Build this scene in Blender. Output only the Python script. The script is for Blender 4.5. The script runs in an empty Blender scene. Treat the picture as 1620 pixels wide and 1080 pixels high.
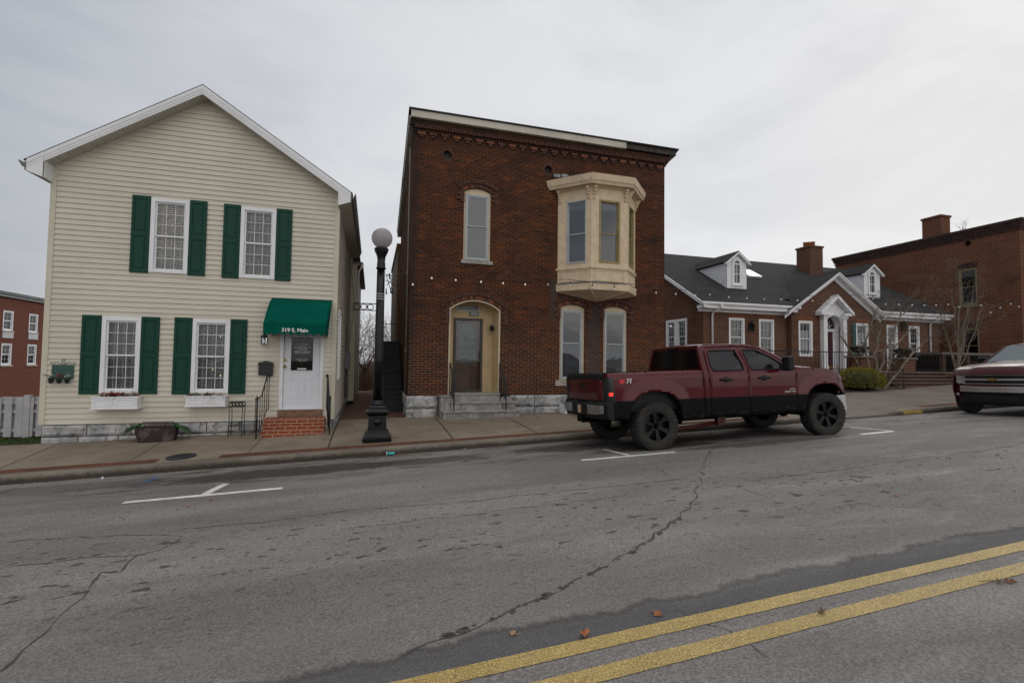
import bpy, bmesh, math, random
from mathutils import Vector, Matrix, geometry, noise
random.seed(7)
sc = bpy.context.scene
C = sc.collection
PI = math.pi
# ---------------------------------------------------------------- camera
H = 1.7; F = 761.2
YAW, PITCH, ROLL = .28231, .04052, -.013663
_f = Vector((math.sin(YAW)*math.cos(PITCH), math.cos(YAW)*math.cos(PITCH), math.sin(PITCH)))
_r = Vector((math.cos(YAW), -math.sin(YAW), 0)); _d = _f.cross(_r)
R0 = _r*math.cos(ROLL)+_d*math.sin(ROLL); D0 = -_r*math.sin(ROLL)+_d*math.cos(ROLL)
def ray(u, v): return R0*((u-810)/F) + D0*((v-540)/F) + _f
def px(u, v, Y):            # measured point on the plane Y: returns (X, Z)
    d = ray(u, v); k = Y/d.y; return d.x*k, d.z*k+H
def pxX(u, v, X):           # measured point on the plane X: returns (Y, Z)
    d = ray(u, v); k = X/d.x; return d.y*k, d.z*k+H
SL = .0385
def road_z(x, y): return SL*x - .09*min(max((y-7.3)/2.0, 0), 1)
def rd(u, v):               # point on the sloping road
    d = ray(u, v); x = y = 0
    k = 5
    for i in range(12):
        z = road_z(x, y); k = (z-H)/d.z; x, y = d.x*k, d.y*k
    return x, y
AX = [(-40, .25), (-7, .25), (-.8, .18), (1, .142), (5.5, .05), (9, .07), (12, .1), (60, .1)]
def lerp_t(tab, x):
    for (a, p), (b, q) in zip(tab, tab[1:]):
        if x <= b: return p+(q-p)*max(0, (x-a)/(b-a))
    return tab[-1][1]
def walk_z(x, y):
    t = min(max((y-9.45)/1.95, 0), 1)
    return SL*x + .05 + (lerp_t(AX, x)-.05)*t
cam = bpy.data.cameras.new('camera'); co = bpy.data.objects.new('camera', cam); C.objects.link(co)
cam.sensor_width = 36; cam.lens = 36*F/1620; cam.clip_end = 2000; cam.clip_start = .05
m = Matrix(((R0.x, -D0.x, -_f.x, 0), (R0.y, -D0.y, -_f.y, 0), (R0.z, -D0.z, -_f.z, H), (0, 0, 0, 1)))
co.matrix_world = m; sc.camera = co
# ---------------------------------------------------------------- nodes
class NT:
    def __init__(s, tree): s.t = tree; s.n = tree.nodes; s.l = tree.links
    def node(s, typ, **k):
        n = s.n.new(typ)
        for a, b in k.items(): setattr(n, a, b)
        return n
    def put(s, sock, v):
        if isinstance(v, bpy.types.NodeSocket): s.l.new(v, sock)
        elif isinstance(v, (tuple, list)) and len(v) == 3 and sock.type == 'RGBA': sock.default_value = (*v, 1)
        else: sock.default_value = v
    def coord(s, which='UV'): return s.node('ShaderNodeTexCoord').outputs[which]
    def map(s, vec, scale=(1, 1, 1), loc=(0, 0, 0), rot=(0, 0, 0)):
        n = s.node('ShaderNodeMapping'); s.put(n.inputs['Vector'], vec)
        n.inputs['Scale'].default_value = scale; n.inputs['Location'].default_value = loc; n.inputs['Rotation'].default_value = rot
        return n.outputs[0]
    def noise(s, vec, scale=5, detail=4, rough=.55, dist=0):
        n = s.node('ShaderNodeTexNoise'); s.put(n.inputs['Vector'], vec)
        n.inputs['Scale'].default_value = scale; n.inputs['Detail'].default_value = detail
        n.inputs['Roughness'].default_value = rough; n.inputs['Distortion'].default_value = dist
        return n.outputs['Fac']
    def voro(s, vec, scale=5, feature='F1', rnd=1):
        n = s.node('ShaderNodeTexVoronoi', feature=feature); s.put(n.inputs['Vector'], vec)
        n.inputs['Scale'].default_value = scale; n.inputs['Randomness'].default_value = rnd
        return n.outputs['Distance'], (n.outputs['Color'] if 'Color' in n.outputs else None)
    def ramp(s, fac, lo, hi, a=0., b=1.):       # smooth map of fac from [lo,hi] to [a,b]
        n = s.node('ShaderNodeMapRange'); n.interpolation_type = 'SMOOTHSTEP'
        s.put(n.inputs[0], fac); n.inputs[1].default_value = lo; n.inputs[2].default_value = hi
        n.inputs[3].default_value = a; n.inputs[4].default_value = b
        return n.outputs[0]
    def math(s, op, a, b=0., c=0.):
        n = s.node('ShaderNodeMath', operation=op); s.put(n.inputs[0], a); s.put(n.inputs[1], b); s.put(n.inputs[2], c)
        return n.outputs[0]
    def mix(s, fac, a, b, blend='MIX'):
        n = s.node('ShaderNodeMix', data_type='RGBA', blend_type=blend)
        s.put(n.inputs[0], fac); s.put(n.inputs[6], a); s.put(n.inputs[7], b)
        return n.outputs[2]
    def sep(s, vec):
        n = s.node('ShaderNodeSeparateXYZ'); s.put(n.inputs[0], vec); return n.outputs
    def bump(s, h, strength=.5, dist=.01):
        n = s.node('ShaderNodeBump'); s.put(n.inputs['Height'], h)
        n.inputs['Strength'].default_value = strength; n.inputs['Distance'].default_value = dist
        return n.outputs[0]
MATS = {}
def newmat(name):
    m = bpy.data.materials.new(name); m.use_nodes = True; t = NT(m.node_tree); t.n.clear()
    out = t.node('ShaderNodeOutputMaterial'); p = t.node('ShaderNodeBsdfPrincipled'); t.l.new(p.outputs[0], out.inputs[0])
    MATS[name] = m
    return m, t, p, out
def mk(name, col, rough=.6, metal=0, var=.12, vs=2.0, bump=0, bs=60, coat=0, spec=None, dirt=0, emit=0, coord='Object', dirtcol=(.05, .045, .04), dirts=1.3):
    if name in MATS: return MATS[name]
    m, t, p, o = newmat(name)
    vec = t.coord(coord)
    c = col
    if var: 
        n = t.noise(vec, vs, 5, .6)
        c = t.mix(t.ramp(n, .3, .7), tuple(x*(1-var) for x in col), tuple(min(1, x*(1+var)) for x in col))
    if dirt:
        n2 = t.noise(vec, dirts, 8, .7, .4)
        c = t.mix(t.ramp(n2, .62-.2*dirt, .8, 0, .8), c, dirtcol)
    t.put(p.inputs['Base Color'], c)
    p.inputs['Roughness'].default_value = rough; p.inputs['Metallic'].default_value = metal
    if spec is not None: p.inputs['Specular IOR Level'].default_value = spec
    if coat: p.inputs['Coat Weight'].default_value = coat; p.inputs['Coat Roughness'].default_value = .04
    if bump: t.put(p.inputs['Normal'], t.bump(t.noise(vec, bs, 4, .6), bump, .005))
    if emit:
        t.put(p.inputs['Emission Color'], col); p.inputs['Emission Strength'].default_value = emit
    return m
def brickmat(name, c1, c2, c3, mortar, soot=.5, bw=.213, bh=.0675, orange=(.34, .1, .04), mcol_amt=1., ms=.009, sootcol=(.035, .025, .022)):
    m, t, p, o = newmat(name); uv = t.coord('UV')
    b = t.node('ShaderNodeTexBrick'); t.put(b.inputs['Vector'], uv)
    b.inputs['Scale'].default_value = 1; b.inputs['Mortar Size'].default_value = ms; b.inputs['Mortar Smooth'].default_value = .3
    b.inputs['Brick Width'].default_value = bw; b.inputs['Row Height'].default_value = bh
    b.inputs['Bias'].default_value = -.1
    b.inputs['Color1'].default_value = (*c1, 1); b.inputs['Color2'].default_value = (*c2, 1); b.inputs['Mortar'].default_value = (*mortar, 1)
    # a second, per-brick random value from the brick grid
    b2 = t.node('ShaderNodeTexBrick'); t.put(b2.inputs['Vector'], uv); b2.offset_frequency = 2
    b2.inputs['Scale'].default_value = 1; b2.inputs['Mortar Size'].default_value = 0
    b2.inputs['Brick Width'].default_value = bw; b2.inputs['Row Height'].default_value = bh
    b2.inputs['Color1'].default_value = (0, 0, 0, 1); b2.inputs['Color2'].default_value = (1, 1, 1, 1); b2.inputs['Bias'].default_value = 0
    per = t.sep(b2.outputs['Color'])[0]
    big = t.noise(t.map(uv, (.8, 1.6, 1)), 1.1, 6, .6)
    mid = t.noise(t.map(uv, (1.0, 5, 1)), 1.9, 7, .72)
    fine = t.noise(uv, 45, 3, .6)
    c = b.outputs['Color']
    sel = t.math('ADD', t.math('MULTIPLY', per, .24), t.math('MULTIPLY', mid, 1.0))
    notm = t.math('SUBTRACT', 1, b.outputs['Fac'])
    c = t.mix(t.math('MULTIPLY', t.ramp(sel, .66, .82, 0, .85), notm), c, orange)
    c = t.mix(t.math('MULTIPLY', t.ramp(sel, .60, .44, 0, .85), notm), c, c3)
    c = t.mix(t.ramp(t.math('ADD', t.math('MULTIPLY', big, .7), t.math('MULTIPLY', mid, .3)), .50, .66, 0, soot), c, sootcol)
    big2 = t.noise(t.map(uv, (1.2, .9, 1)), .8, 7, .7, .4)
    c = t.mix(t.ramp(big2, .48, .70, 0, soot*.8), c, sootcol)
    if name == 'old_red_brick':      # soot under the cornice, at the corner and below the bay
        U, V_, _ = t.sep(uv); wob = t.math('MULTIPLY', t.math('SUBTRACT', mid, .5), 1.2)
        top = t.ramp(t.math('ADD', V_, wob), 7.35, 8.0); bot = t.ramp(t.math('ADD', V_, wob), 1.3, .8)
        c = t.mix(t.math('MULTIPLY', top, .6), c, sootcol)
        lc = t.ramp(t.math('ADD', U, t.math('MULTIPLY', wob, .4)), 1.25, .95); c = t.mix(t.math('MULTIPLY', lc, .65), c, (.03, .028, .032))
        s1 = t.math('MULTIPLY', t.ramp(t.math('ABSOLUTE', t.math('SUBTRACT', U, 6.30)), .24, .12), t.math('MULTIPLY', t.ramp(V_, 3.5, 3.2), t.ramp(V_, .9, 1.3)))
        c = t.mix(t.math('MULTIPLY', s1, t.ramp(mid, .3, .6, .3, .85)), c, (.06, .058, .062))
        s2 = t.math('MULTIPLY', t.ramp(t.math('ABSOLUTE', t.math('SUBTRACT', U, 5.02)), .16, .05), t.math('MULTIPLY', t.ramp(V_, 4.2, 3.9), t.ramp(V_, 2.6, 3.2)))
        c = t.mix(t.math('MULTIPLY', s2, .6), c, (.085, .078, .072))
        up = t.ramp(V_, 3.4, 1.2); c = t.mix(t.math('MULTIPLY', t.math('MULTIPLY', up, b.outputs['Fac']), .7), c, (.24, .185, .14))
    c = t.mix(t.ramp(fine, .35, .65, 0, .35), c, t.mix(1, c, (.6, .58, .55), 'MULTIPLY'))
    t.put(p.inputs['Base Color'], c); p.inputs['Roughness'].default_value = .95; p.inputs['Specular IOR Level'].default_value = .06
    h = t.math('ADD', t.math('MULTIPLY', notm, 1.0), t.math('MULTIPLY', fine, .5))
    t.put(p.inputs['Normal'], t.bump(h, .6, .008))
    return m
def glassmat(name, tint=(.55, .6, .6), base=.09, ior=1.5, wav=.15):
    m, t, p, o = newmat(name); t.n.remove(p)
    tr = t.node('ShaderNodeBsdfTransparent'); tr.inputs[0].default_value = (*tint, 1)
    gl = t.node('ShaderNodeBsdfGlossy'); gl.inputs['Roughness'].default_value = .015; gl.inputs[0].default_value = (.92, .95, 1, 1)
    fr = t.node('ShaderNodeFresnel'); fr.inputs[0].default_value = ior
    b = t.bump(t.noise(t.coord('Object'), 1.7, 2, .5), wav, .02); t.put(gl.inputs['Normal'], b)
    mx = t.node('ShaderNodeMixShader'); t.put(mx.inputs[0], t.math('MINIMUM', t.math('ADD', t.math('MULTIPLY', fr.outputs[0], 1.15), base), 1))
    t.l.new(tr.outputs[0], mx.inputs[1]); t.l.new(gl.outputs[0], mx.inputs[2]); t.l.new(mx.outputs[0], o.inputs[0])
    return m
# ---------------------------------------------------------------- mesh helpers
class Fr:       # a wall frame: a = across, b = up, n = out of the wall
    def __init__(s, O, A=(1, 0, 0), B=(0, 0, 1)):
        s.O = Vector(O); s.A = Vector(A).normalized(); s.B = Vector(B).normalized(); s.N = s.A.cross(s.B)
    def P(s, a, b, n=0): return s.O+s.A*a+s.B*b+s.N*n
W = Fr((0, 0, 0), (1, 0, 0), (0, 1, 0))         # plain world frame: a=x b=y n=z
class MB:
    def __init__(s): s.v = []; s.f = []; s.m = []; s.uv = {}; s.sm = []
    def add(s, vs, fs, mi=0, smooth=False):
        o = len(s.v); s.v += [tuple(p) for p in vs]
        for f in fs: s.f.append([i+o for i in f]); s.m.append(mi); s.sm.append(smooth)
        return o
    def box(s, fr, a0, a1, b0, b1, n0, n1, mi=0):
        if a0 > a1: a0, a1 = a1, a0
        if b0 > b1: b0, b1 = b1, b0
        if n0 > n1: n0, n1 = n1, n0
        P = fr.P
        vs = [P(a0, b0, n0), P(a1, b0, n0), P(a1, b1, n0), P(a0, b1, n0), P(a0, b0, n1), P(a1, b0, n1), P(a1, b1, n1), P(a0, b1, n1)]
        s.add(vs, [(3, 2, 1, 0), (4, 5, 6, 7), (0, 1, 5, 4), (1, 2, 6, 5), (2, 3, 7, 6), (3, 0, 4, 7)], mi); return s
    def quad(s, *p, mi=0): s.add(p, [tuple(range(len(p)))], mi); return s
    def prism(s, fr, pts, n0, n1, mi=0, smooth=False):     # outline pts (a,b), ccw seen from +n, extruded
        k = len(pts); vs = [fr.P(a, b, n0) for a, b in pts]+[fr.P(a, b, n1) for a, b in pts]
        s.add(vs, [tuple(range(k-1, -1, -1)), tuple(range(k, 2*k))], mi)
        o = len(s.v)-2*k
        for i in range(k):
            j = (i+1) % k; s.f.append([o+i, o+j, o+k+j, o+k+i]); s.m.append(mi); s.sm.append(smooth)
        return s
    def tube(s, pts, r, seg=8, mi=0, cap=True, smooth=True):
        pts = [Vector(p) for p in pts]; rr = r if isinstance(r, (list, tuple)) else [r]*len(pts)
        rings = []; prev = None
        for i, p in enumerate(pts):
            t = (pts[min(i+1, len(pts)-1)]-pts[max(i-1, 0)])
            if t.length < 1e-9: t = Vector((0, 0, 1))
            t.normalize()
            if prev is None:
                u = t.cross(Vector((0, 0, 1)));
                if u.length < .05: u = t.cross(Vector((1, 0, 0)))
            else:
                u = prev-t*prev.dot(t)
                if u.length < 1e-6: u = t.cross(Vector((1, 0, 0)))
            u.normalize(); w = t.cross(u); prev = u
            rings.append([p+(u*math.cos(2*PI*k/seg)+w*math.sin(2*PI*k/seg))*rr[i] for k in range(seg)])
        vs = [q for R in rings for q in R]; fs = []
        for i in range(len(rings)-1):
            for k in range(seg):
                k2 = (k+1) % seg; fs.append((i*seg+k, i*seg+k2, (i+1)*seg+k2, (i+1)*seg+k))
        s.add(vs, fs, mi, smooth)
        if cap:
            o = len(s.v)-len(vs); n = len(rings)-1
            s.f.append([o+k for k in range(seg-1, -1, -1)]); s.m.append(mi); s.sm.append(False)
            s.f.append([o+n*seg+k for k in range(seg)]); s.m.append(mi); s.sm.append(False)
        return s
    def lathe(s, prof, c=(0, 0, 0), seg=24, axis='z', mi=0, smooth=True, seg_shape=None, cap=True):   # prof: (r, h)
        c = Vector(c); vs = []; fs = []
        for r, h in prof:
            for k in range(seg):
                a = 2*PI*k/seg; x, y = r*math.cos(a), r*math.sin(a)
                if seg_shape: q = seg_shape(a); x *= q; y *= q
                vs.append(c+(Vector((x, y, h)) if axis == 'z' else Vector((x, -h, y)) if axis == 'y' else Vector((h, x, y))))
        n = len(prof)
        for i in range(n-1):
            for k in range(seg):
                k2 = (k+1) % seg; fs.append((i*seg+k, i*seg+k2, (i+1)*seg+k2, (i+1)*seg+k))
        s.add(vs, fs, mi, smooth); o = len(s.v)-len(vs)
        if cap and prof[0][0] > 1e-4: s.f.append([o+k for k in range(seg-1, -1, -1)]); s.m.append(mi); s.sm.append(False)
        if cap and prof[-1][0] > 1e-4: s.f.append([o+(n-1)*seg+k for k in range(seg)]); s.m.append(mi); s.sm.append(False)
        return s
    def ico(s, c, r, sub=1, mi=0, jit=0, sc3=(1, 1, 1)):
        bm = bmesh.new(); bmesh.ops.create_icosphere(bm, subdivisions=sub, radius=1)
        vs = []
        for v in bm.verts:
            k = r*(1+random.uniform(-jit, jit)); vs.append((c[0]+v.co.x*k*sc3[0], c[1]+v.co.y*k*sc3[1], c[2]+v.co.z*k*sc3[2]))
        s.add(vs, [[v.index for v in f.verts] for f in bm.faces], mi, True); bm.free(); return s
    def sheet(s, mapf, outline, holes=(), res=None, reveal=0, mi=0, rmi=None, smooth=False, thick=0):
        """flat outline (a,b) with holes, mapped by mapf(a,b,n) to 3-D; reveal = depth of the sides of the holes"""
        V = []; E = []
        def loop(pts):
            o = len(V); V.extend(Vector(p) for p in pts); k = len(pts); E.extend((o+i, o+(i+1) % k) for i in range(k)); return list(range(o, o+k))
        def dens(pts):
            if not res: return list(pts)
            o = []
            for i, p in enumerate(pts):
                q = pts[(i+1) % len(pts)]; L = math.hypot(q[0]-p[0], q[1]-p[1]); n = max(1, int(round(L/res)))
                o += [(p[0]+(q[0]-p[0])*k/n, p[1]+(q[1]-p[1])*k/n) for k in range(n)]
            return o
        ol = dens(outline); hl = [dens(h) for h in holes]
        loop(ol); [loop(h) for h in hl]
        def inside(p, poly):
            c = False; x, y = p
            for i in range(len(poly)):
                x1, y1 = poly[i]; x2, y2 = poly[i-1]
                if (y1 > y) != (y2 > y) and x < (x2-x1)*(y-y1)/(y2-y1)+x1: c = not c
            return c
        if res:
            xs = [p[0] for p in ol]; ys = [p[1] for p in ol]
            nx = int((max(xs)-min(xs))/res); ny = int((max(ys)-min(ys))/res)
            allp = ol+[p for h in hl for p in h]
            for i in range(1, nx+1):
                for j in range(1, ny+1):
                    p = (min(xs)+(i+.5*(j % 2)*0)*(max(xs)-min(xs))/(nx+1), min(ys)+j*(max(ys)-min(ys))/(ny+1))
                    if inside(p, ol) and not any(inside(p, h) for h in hl) and all((p[0]-q[0])**2+(p[1]-q[1])**2 > (res*.45)**2 for q in allp): V.append(Vector(p))
        r = geometry.delaunay_2d_cdt(V, E, [], 0, 1e-6)
        vv, ff = r[0], r[2]
        fs = []
        for f in ff:
            cx = sum(vv[i][0] for i in f)/len(f); cy = sum(vv[i][1] for i in f)/len(f)
            if inside((cx, cy), ol) and not any(inside((cx, cy), h) for h in hl):
                ar = sum(vv[f[i-1]][0]*vv[f[i]][1]-vv[f[i]][0]*vv[f[i-1]][1] for i in range(len(f)))
                fs.append(tuple(f) if ar > 0 else tuple(reversed(f)))
        s.add([mapf(p[0], p[1], 0) for p in vv], fs, mi, smooth)
        if rmi is None: rmi = mi
        if reveal:
            for h in hl:
                ar = sum(h[i-1][0]*h[i][1]-h[i][0]*h[i-1][1] for i in range(len(h)))
                h2 = h if ar > 0 else h[::-1]; k = len(h2)
                vs = [mapf(a, b, 0) for a, b in h2]+[mapf(a, b, -reveal) for a, b in h2]
                s.add(vs, [(i, (i+1) % k, k+(i+1) % k, k+i) for i in range(k)], rmi)
        if thick:
            ar = sum(ol[i-1][0]*ol[i][1]-ol[i][0]*ol[i-1][1] for i in range(len(ol)))
            h2 = ol if ar > 0 else ol[::-1]; k = len(h2)
            vs = [mapf(a, b, 0) for a, b in h2]+[mapf(a, b, -thick) for a, b in h2]
            s.add(vs, [(k+i, k+(i+1) % k, (i+1) % k, i) for i in range(k)], rmi)
        return s
    def build(s, name, mats, parent=None, bevel=0, uvf=None, segs=2, weld=False):
        me = bpy.data.meshes.new(name); me.from_pydata(s.v, [], s.f)
        if not isinstance(mats, (list, tuple)): mats = [mats]
        for q in mats: me.materials.append(q)
        for i, p in enumerate(me.polygons): p.material_index = s.m[i]; p.use_smooth = s.sm[i]
        ul = me.uv_layers.new(name='UVMap').data
        for p in me.polygons:
            n = p.normal; ax = max(range(3), key=lambda k: abs(n[k])+(.001 if k == 1 else 0))
            for li in p.loop_indices:
                c = me.vertices[me.loops[li].vertex_index].co
                ul[li].uv = (c.y, c.z) if ax == 0 else (c.x, c.z) if ax == 1 else (c.x, c.y)
        me.validate(); o = bpy.data.objects.new(name, me); C.objects.link(o)
        if parent: o.parent = parent
        if bevel:
            b = o.modifiers.new('bevel', 'BEVEL'); b.width = bevel; b.segments = segs; b.limit_method = 'ANGLE'; b.angle_limit = math.radians(40); b.harden_normals = False
        return o
def tag(o, label=None, cat=None, group=None, kind=None):
    if label: o['label'] = label
    if cat: o['category'] = cat
    if group: o['group'] = group
    if kind: o['kind'] = kind
    return o
def thing(name, loc, label, cat, group=None, rot=(0, 0, 0)):
    o = bpy.data.objects.new(name, None); C.objects.link(o); o.location = loc; o.rotation_euler = rot; o.empty_display_size = .2
    return tag(o, label, cat, group)
def rebase(root):       # children built in world coordinates under an empty placed at a base point
    inv = Matrix.Translation(root.location).inverted()
    for c in list(root.children):
        if c.type == 'MESH' and not c.get('_loc'): c.matrix_parent_inverse = inv
def copy_tree(o, parent=None):
    c = o.copy(); C.objects.link(c); c.parent = parent
    for ch in list(o.children): copy_tree(ch, c)
    return c
FONTS = {}
def textmesh(name, txt, size, fr, a, b, n, mat, parent, ext=.002, align='CENTER', sx=1, bold=0, shear=0):
    cu = bpy.data.curves.new(name, 'FONT'); cu.body = txt; cu.size = size; cu.extrude = ext; cu.align_x = align; cu.align_y = 'CENTER';  cu.shear = shear
    to = bpy.data.objects.new(name, cu); C.objects.link(to)
    dg = bpy.context.evaluated_depsgraph_get(); me = bpy.data.meshes.new_from_object(to.evaluated_get(dg))
    C.objects.unlink(to); bpy.data.objects.remove(to)
    if bold:            # thicken the strokes with shifted copies
        bm = bmesh.new(); bm.from_mesh(me); base = bm.verts[:]+bm.edges[:]+bm.faces[:]
        for i, (dx, dy) in enumerate(((bold, 0), (bold*2, 0), (0, bold*.6), (bold*2, bold*.6))):
            r_ = bmesh.ops.duplicate(bm, geom=base)
            for q in r_['geom']:
                if isinstance(q, bmesh.types.BMVert): q.co += Vector((dx, dy, .0004*(i+1)))
        bm.to_mesh(me); bm.free()
    for v in me.vertices: v.co = fr.P(a+v.co.x*sx, b+v.co.y, n+v.co.z)
    me.materials.clear(); me.materials.append(mat)
    o = bpy.data.objects.new(name, me); C.objects.link(o)
    if parent: o.parent = parent
    return o
# ---------------------------------------------------------------- materials
white = mk('white_vinyl', (.78, .79, .82), .45, var=.05, dirt=.15, dirtcol=(.45, .45, .42))
whitedoor = mk('white_door_paint', (.72, .74, .8), .4, var=.04)
cream_trim = mk('cream_trim', (.58, .55, .44), .5, var=.06)
shutter = mk('green_shutter', (.005, .052, .036), .55, spec=.25, var=.12, vs=6)
awn = mk('green_canvas', (.001, .085, .062), .9, spec=.05, var=.12, vs=3, bump=.15, bs=160)
black = mk('black_iron', (.008, .008, .009), .45, var=.3, vs=8)
blackgloss = mk('black_gloss_paint', (.005, .005, .007), .2, var=.2, vs=5, spec=.35)
rubber = mk('tyre_rubber', (.022, .021, .02), .85, var=.35, vs=14, bump=.3, bs=90)
dark = mk('dark_interior', (.02, .02, .02), .9, var=0)
room = mk('room_wall', (.12, .11, .1), .9, var=.1)
blindm = mk('blind_slat', (.85, .85, .87), .6, var=.05)
curtain = mk('lace_curtain', (.42, .42, .43), .9, var=.12, vs=9)
shingle_d = None
copper = mk('brass', (.5, .36, .12), .3, .9, var=.1)
steel = mk('brushed_steel', (.4, .4, .41), .35, .9, var=.1)
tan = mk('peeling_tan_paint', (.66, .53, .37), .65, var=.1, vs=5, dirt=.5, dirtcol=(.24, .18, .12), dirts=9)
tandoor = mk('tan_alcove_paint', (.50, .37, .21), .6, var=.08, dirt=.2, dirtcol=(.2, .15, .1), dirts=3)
creamwin = mk('weathered_cream_paint', (.52, .50, .44), .6, var=.12, vs=6, dirt=.25, dirtcol=(.25, .22, .17), dirts=8)
greywin = mk('grey_storm_frame', (.42, .45, .47), .4, var=.06)
fascia_m = mk('weathered_white_fascia', (.55, .52, .45), .6, var=.1, dirt=.2, dirtcol=(.2, .19, .16))
brass = copper
glass = glassmat('window_glass', (.86, .88, .88), .0)
glass_dark = glassmat('dark_window_glass', (.35, .38, .38), .0)
glass_blue = glassmat('sky_reflecting_glass', (.5, .53, .55), .05)
globe_m = None
def _st(): 
    m, t, p, o = newmat('painted_limestone'); v = t.coord('Object')
    n = t.noise(v, 2.2, 8, .65); n2 = t.noise(v, 9, 6, .7, .3)
    c = t.mix(t.ramp(n, .35, .65), (.27, .28, .29), (.55, .55, .56))
    c = t.mix(t.ramp(n2, .50, .66, 0, .85), c, (.09, .085, .08))
    t.put(p.inputs['Base Color'], c); p.inputs['Roughness'].default_value = .85
    t.put(p.inputs['Normal'], t.bump(t.math('ADD', n2, t.noise(v, 30, 4, .6)), .5, .02)); return m
stone = _st()
def _st2():
    m, t, p, o = newmat('weathered_step_stone'); v = t.coord('Object')
    n = t.noise(v, 3, 8, .7); n2 = t.noise(t.map(v, (6, 6, 1.2)), 3, 6, .7)
    c = t.mix(t.ramp(n, .35, .65), (.2, .19, .18), (.38, .37, .36))
    c = t.mix(t.ramp(n2, .52, .7, 0, .7), c, (.08, .075, .07))
    t.put(p.inputs['Base Color'], c); p.inputs['Roughness'].default_value = .85
    t.put(p.inputs['Normal'], t.bump(t.noise(v, 40, 5, .6), .4, .01)); return m
stepstone = _st2()
def _vinyl():
    m, t, p, o = newmat('cream_vinyl_siding'); v = t.coord('Object')
    n = t.noise(t.map(v, (.6, .6, .5)), 1.3, 5, .6); n2 = t.noise(t.map(v, (2, 2, 30)), 4, 4, .6)
    c = t.mix(t.ramp(n, .3, .7), (.56, .525, .445), (.64, .60, .51))
    c = t.mix(t.ramp(n2, .55, .8, 0, .35), c, (.36, .33, .26))
    t.put(p.inputs['Base Color'], c); p.inputs['Roughness'].default_value = .55
    t.put(p.inputs['Normal'], t.bump(t.noise(t.map(v, (3, 3, 60)), 6, 3, .6), .12, .003)); return m
vinyl = _vinyl()
def _shing(name, a, b, w=.3, h=.14):
    m, t, p, o = newmat(name); uv = t.coord('UV')
    br = t.node('ShaderNodeTexBrick'); t.put(br.inputs['Vector'], uv)
    br.inputs['Scale'].default_value = 1; br.inputs['Brick Width'].default_value = w; br.inputs['Row Height'].default_value = h
    br.inputs['Mortar Size'].default_value = .006; br.inputs['Color1'].default_value = (*a, 1); br.inputs['Color2'].default_value = (*b, 1); br.inputs['Mortar'].default_value = (.012, .012, .013, 1)
    n = t.noise(uv, 1.1, 6, .65); f = t.noise(uv, 90, 2, .6)
    c = t.mix(t.ramp(n, .4, .7, 0, .5), br.outputs['Color'], tuple(x*.5 for x in a))
    c = t.mix(t.ramp(f, .4, .7, 0, .5), c, tuple(x*1.8 for x in b))
    t.put(p.inputs['Base Color'], c); p.inputs['Roughness'].default_value = .93; p.inputs['Specular IOR Level'].default_value = .2
    t.put(p.inputs['Normal'], t.bump(t.math('ADD', f, br.outputs['Fac']), .4, .008)); return m
shingle = _shing('charcoal_shingles', (.022, .022, .024), (.036, .036, .038))
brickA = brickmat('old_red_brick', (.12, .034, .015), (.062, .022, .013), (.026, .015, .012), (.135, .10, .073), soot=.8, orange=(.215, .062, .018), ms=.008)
brickB = brickmat('cottage_red_brick', (.15, .052, .03), (.09, .035, .023), (.045, .023, .018), (.21, .16, .125), soot=.3, orange=(.20, .072, .035), ms=.012)
brickC = brickmat('far_red_brick', (.17, .042, .02), (.11, .03, .017), (.055, .02, .015), (.24, .17, .12), soot=.4, orange=(.22, .058, .024), ms=.012)
brickD = brickmat('left_red_brick', (.17, .05, .035), (.13, .04, .03), (.10, .035, .028), (.24, .16, .13), soot=.1, orange=(.24, .06, .04))
brick_bright = brickmat('step_red_brick', (.33, .075, .035), (.26, .06, .03), (.2, .05, .03), (.45, .36, .27), soot=.05, orange=(.36, .09, .04))
archbrick = mk('arch_brick', (.085, .036, .026), .9, var=.4, vs=14, bump=.3, bs=60, dirt=.4, dirtcol=(.03, .024, .02), dirts=9)
archorange = mk('arch_brick_orange', (.2, .07, .035), .9, var=.3, vs=14, bump=.3, bs=60, dirt=.3, dirtcol=(.03, .024, .02), dirts=9)
mortar_m = mk('mortar', (.17, .14, .115), .9, var=.3, vs=10)
vinylw = mk('white_dormer_siding', (.72, .73, .77), .55, var=.05)
bulb_m = mk('warm_bulb', (.9, .8, .62), .2, var=0, emit=.35)
# ---------------------------------------------------------------- world and sun
wd = bpy.data.worlds.new('World'); sc.world = wd; wd.use_nodes = True
t = NT(wd.node_tree); t.n.clear()
out = t.node('ShaderNodeOutputWorld'); bg = t.node('ShaderNodeBackground'); t.l.new(bg.outputs[0], out.inputs[0])
SUN_EL, SUN_AZ = math.radians(24), math.radians(58)     # azimuth from +Y towards +X
sky = t.node('ShaderNodeTexSky', sky_type='NISHITA'); sky.sun_disc = False; sky.sun_elevation = SUN_EL; sky.sun_rotation = SUN_AZ
g = t.coord('Generated')
cl0 = t.noise(t.map(g, (1, 1, 2.6), (.3, .2, 0)), 2.1, 6, .55, .5)
sd = Vector((math.sin(SUN_AZ-.3)*math.cos(SUN_EL*.8), math.cos(SUN_AZ-.3)*math.cos(SUN_EL*.8), math.sin(SUN_EL*.8)))
dp = t.node('ShaderNodeVectorMath', operation='DOT_PRODUCT'); t.put(dp.inputs[0], g); dp.inputs[1].default_value = sd
glow = t.math('MULTIPLY', t.ramp(dp.outputs['Value'], .1, 1.0), t.ramp(cl0, .30, .60, .75, 1.05))
back = t.ramp(t.sep(g)[1], -.1, -.9)                       # the brighter cloud deck behind the viewer
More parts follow.
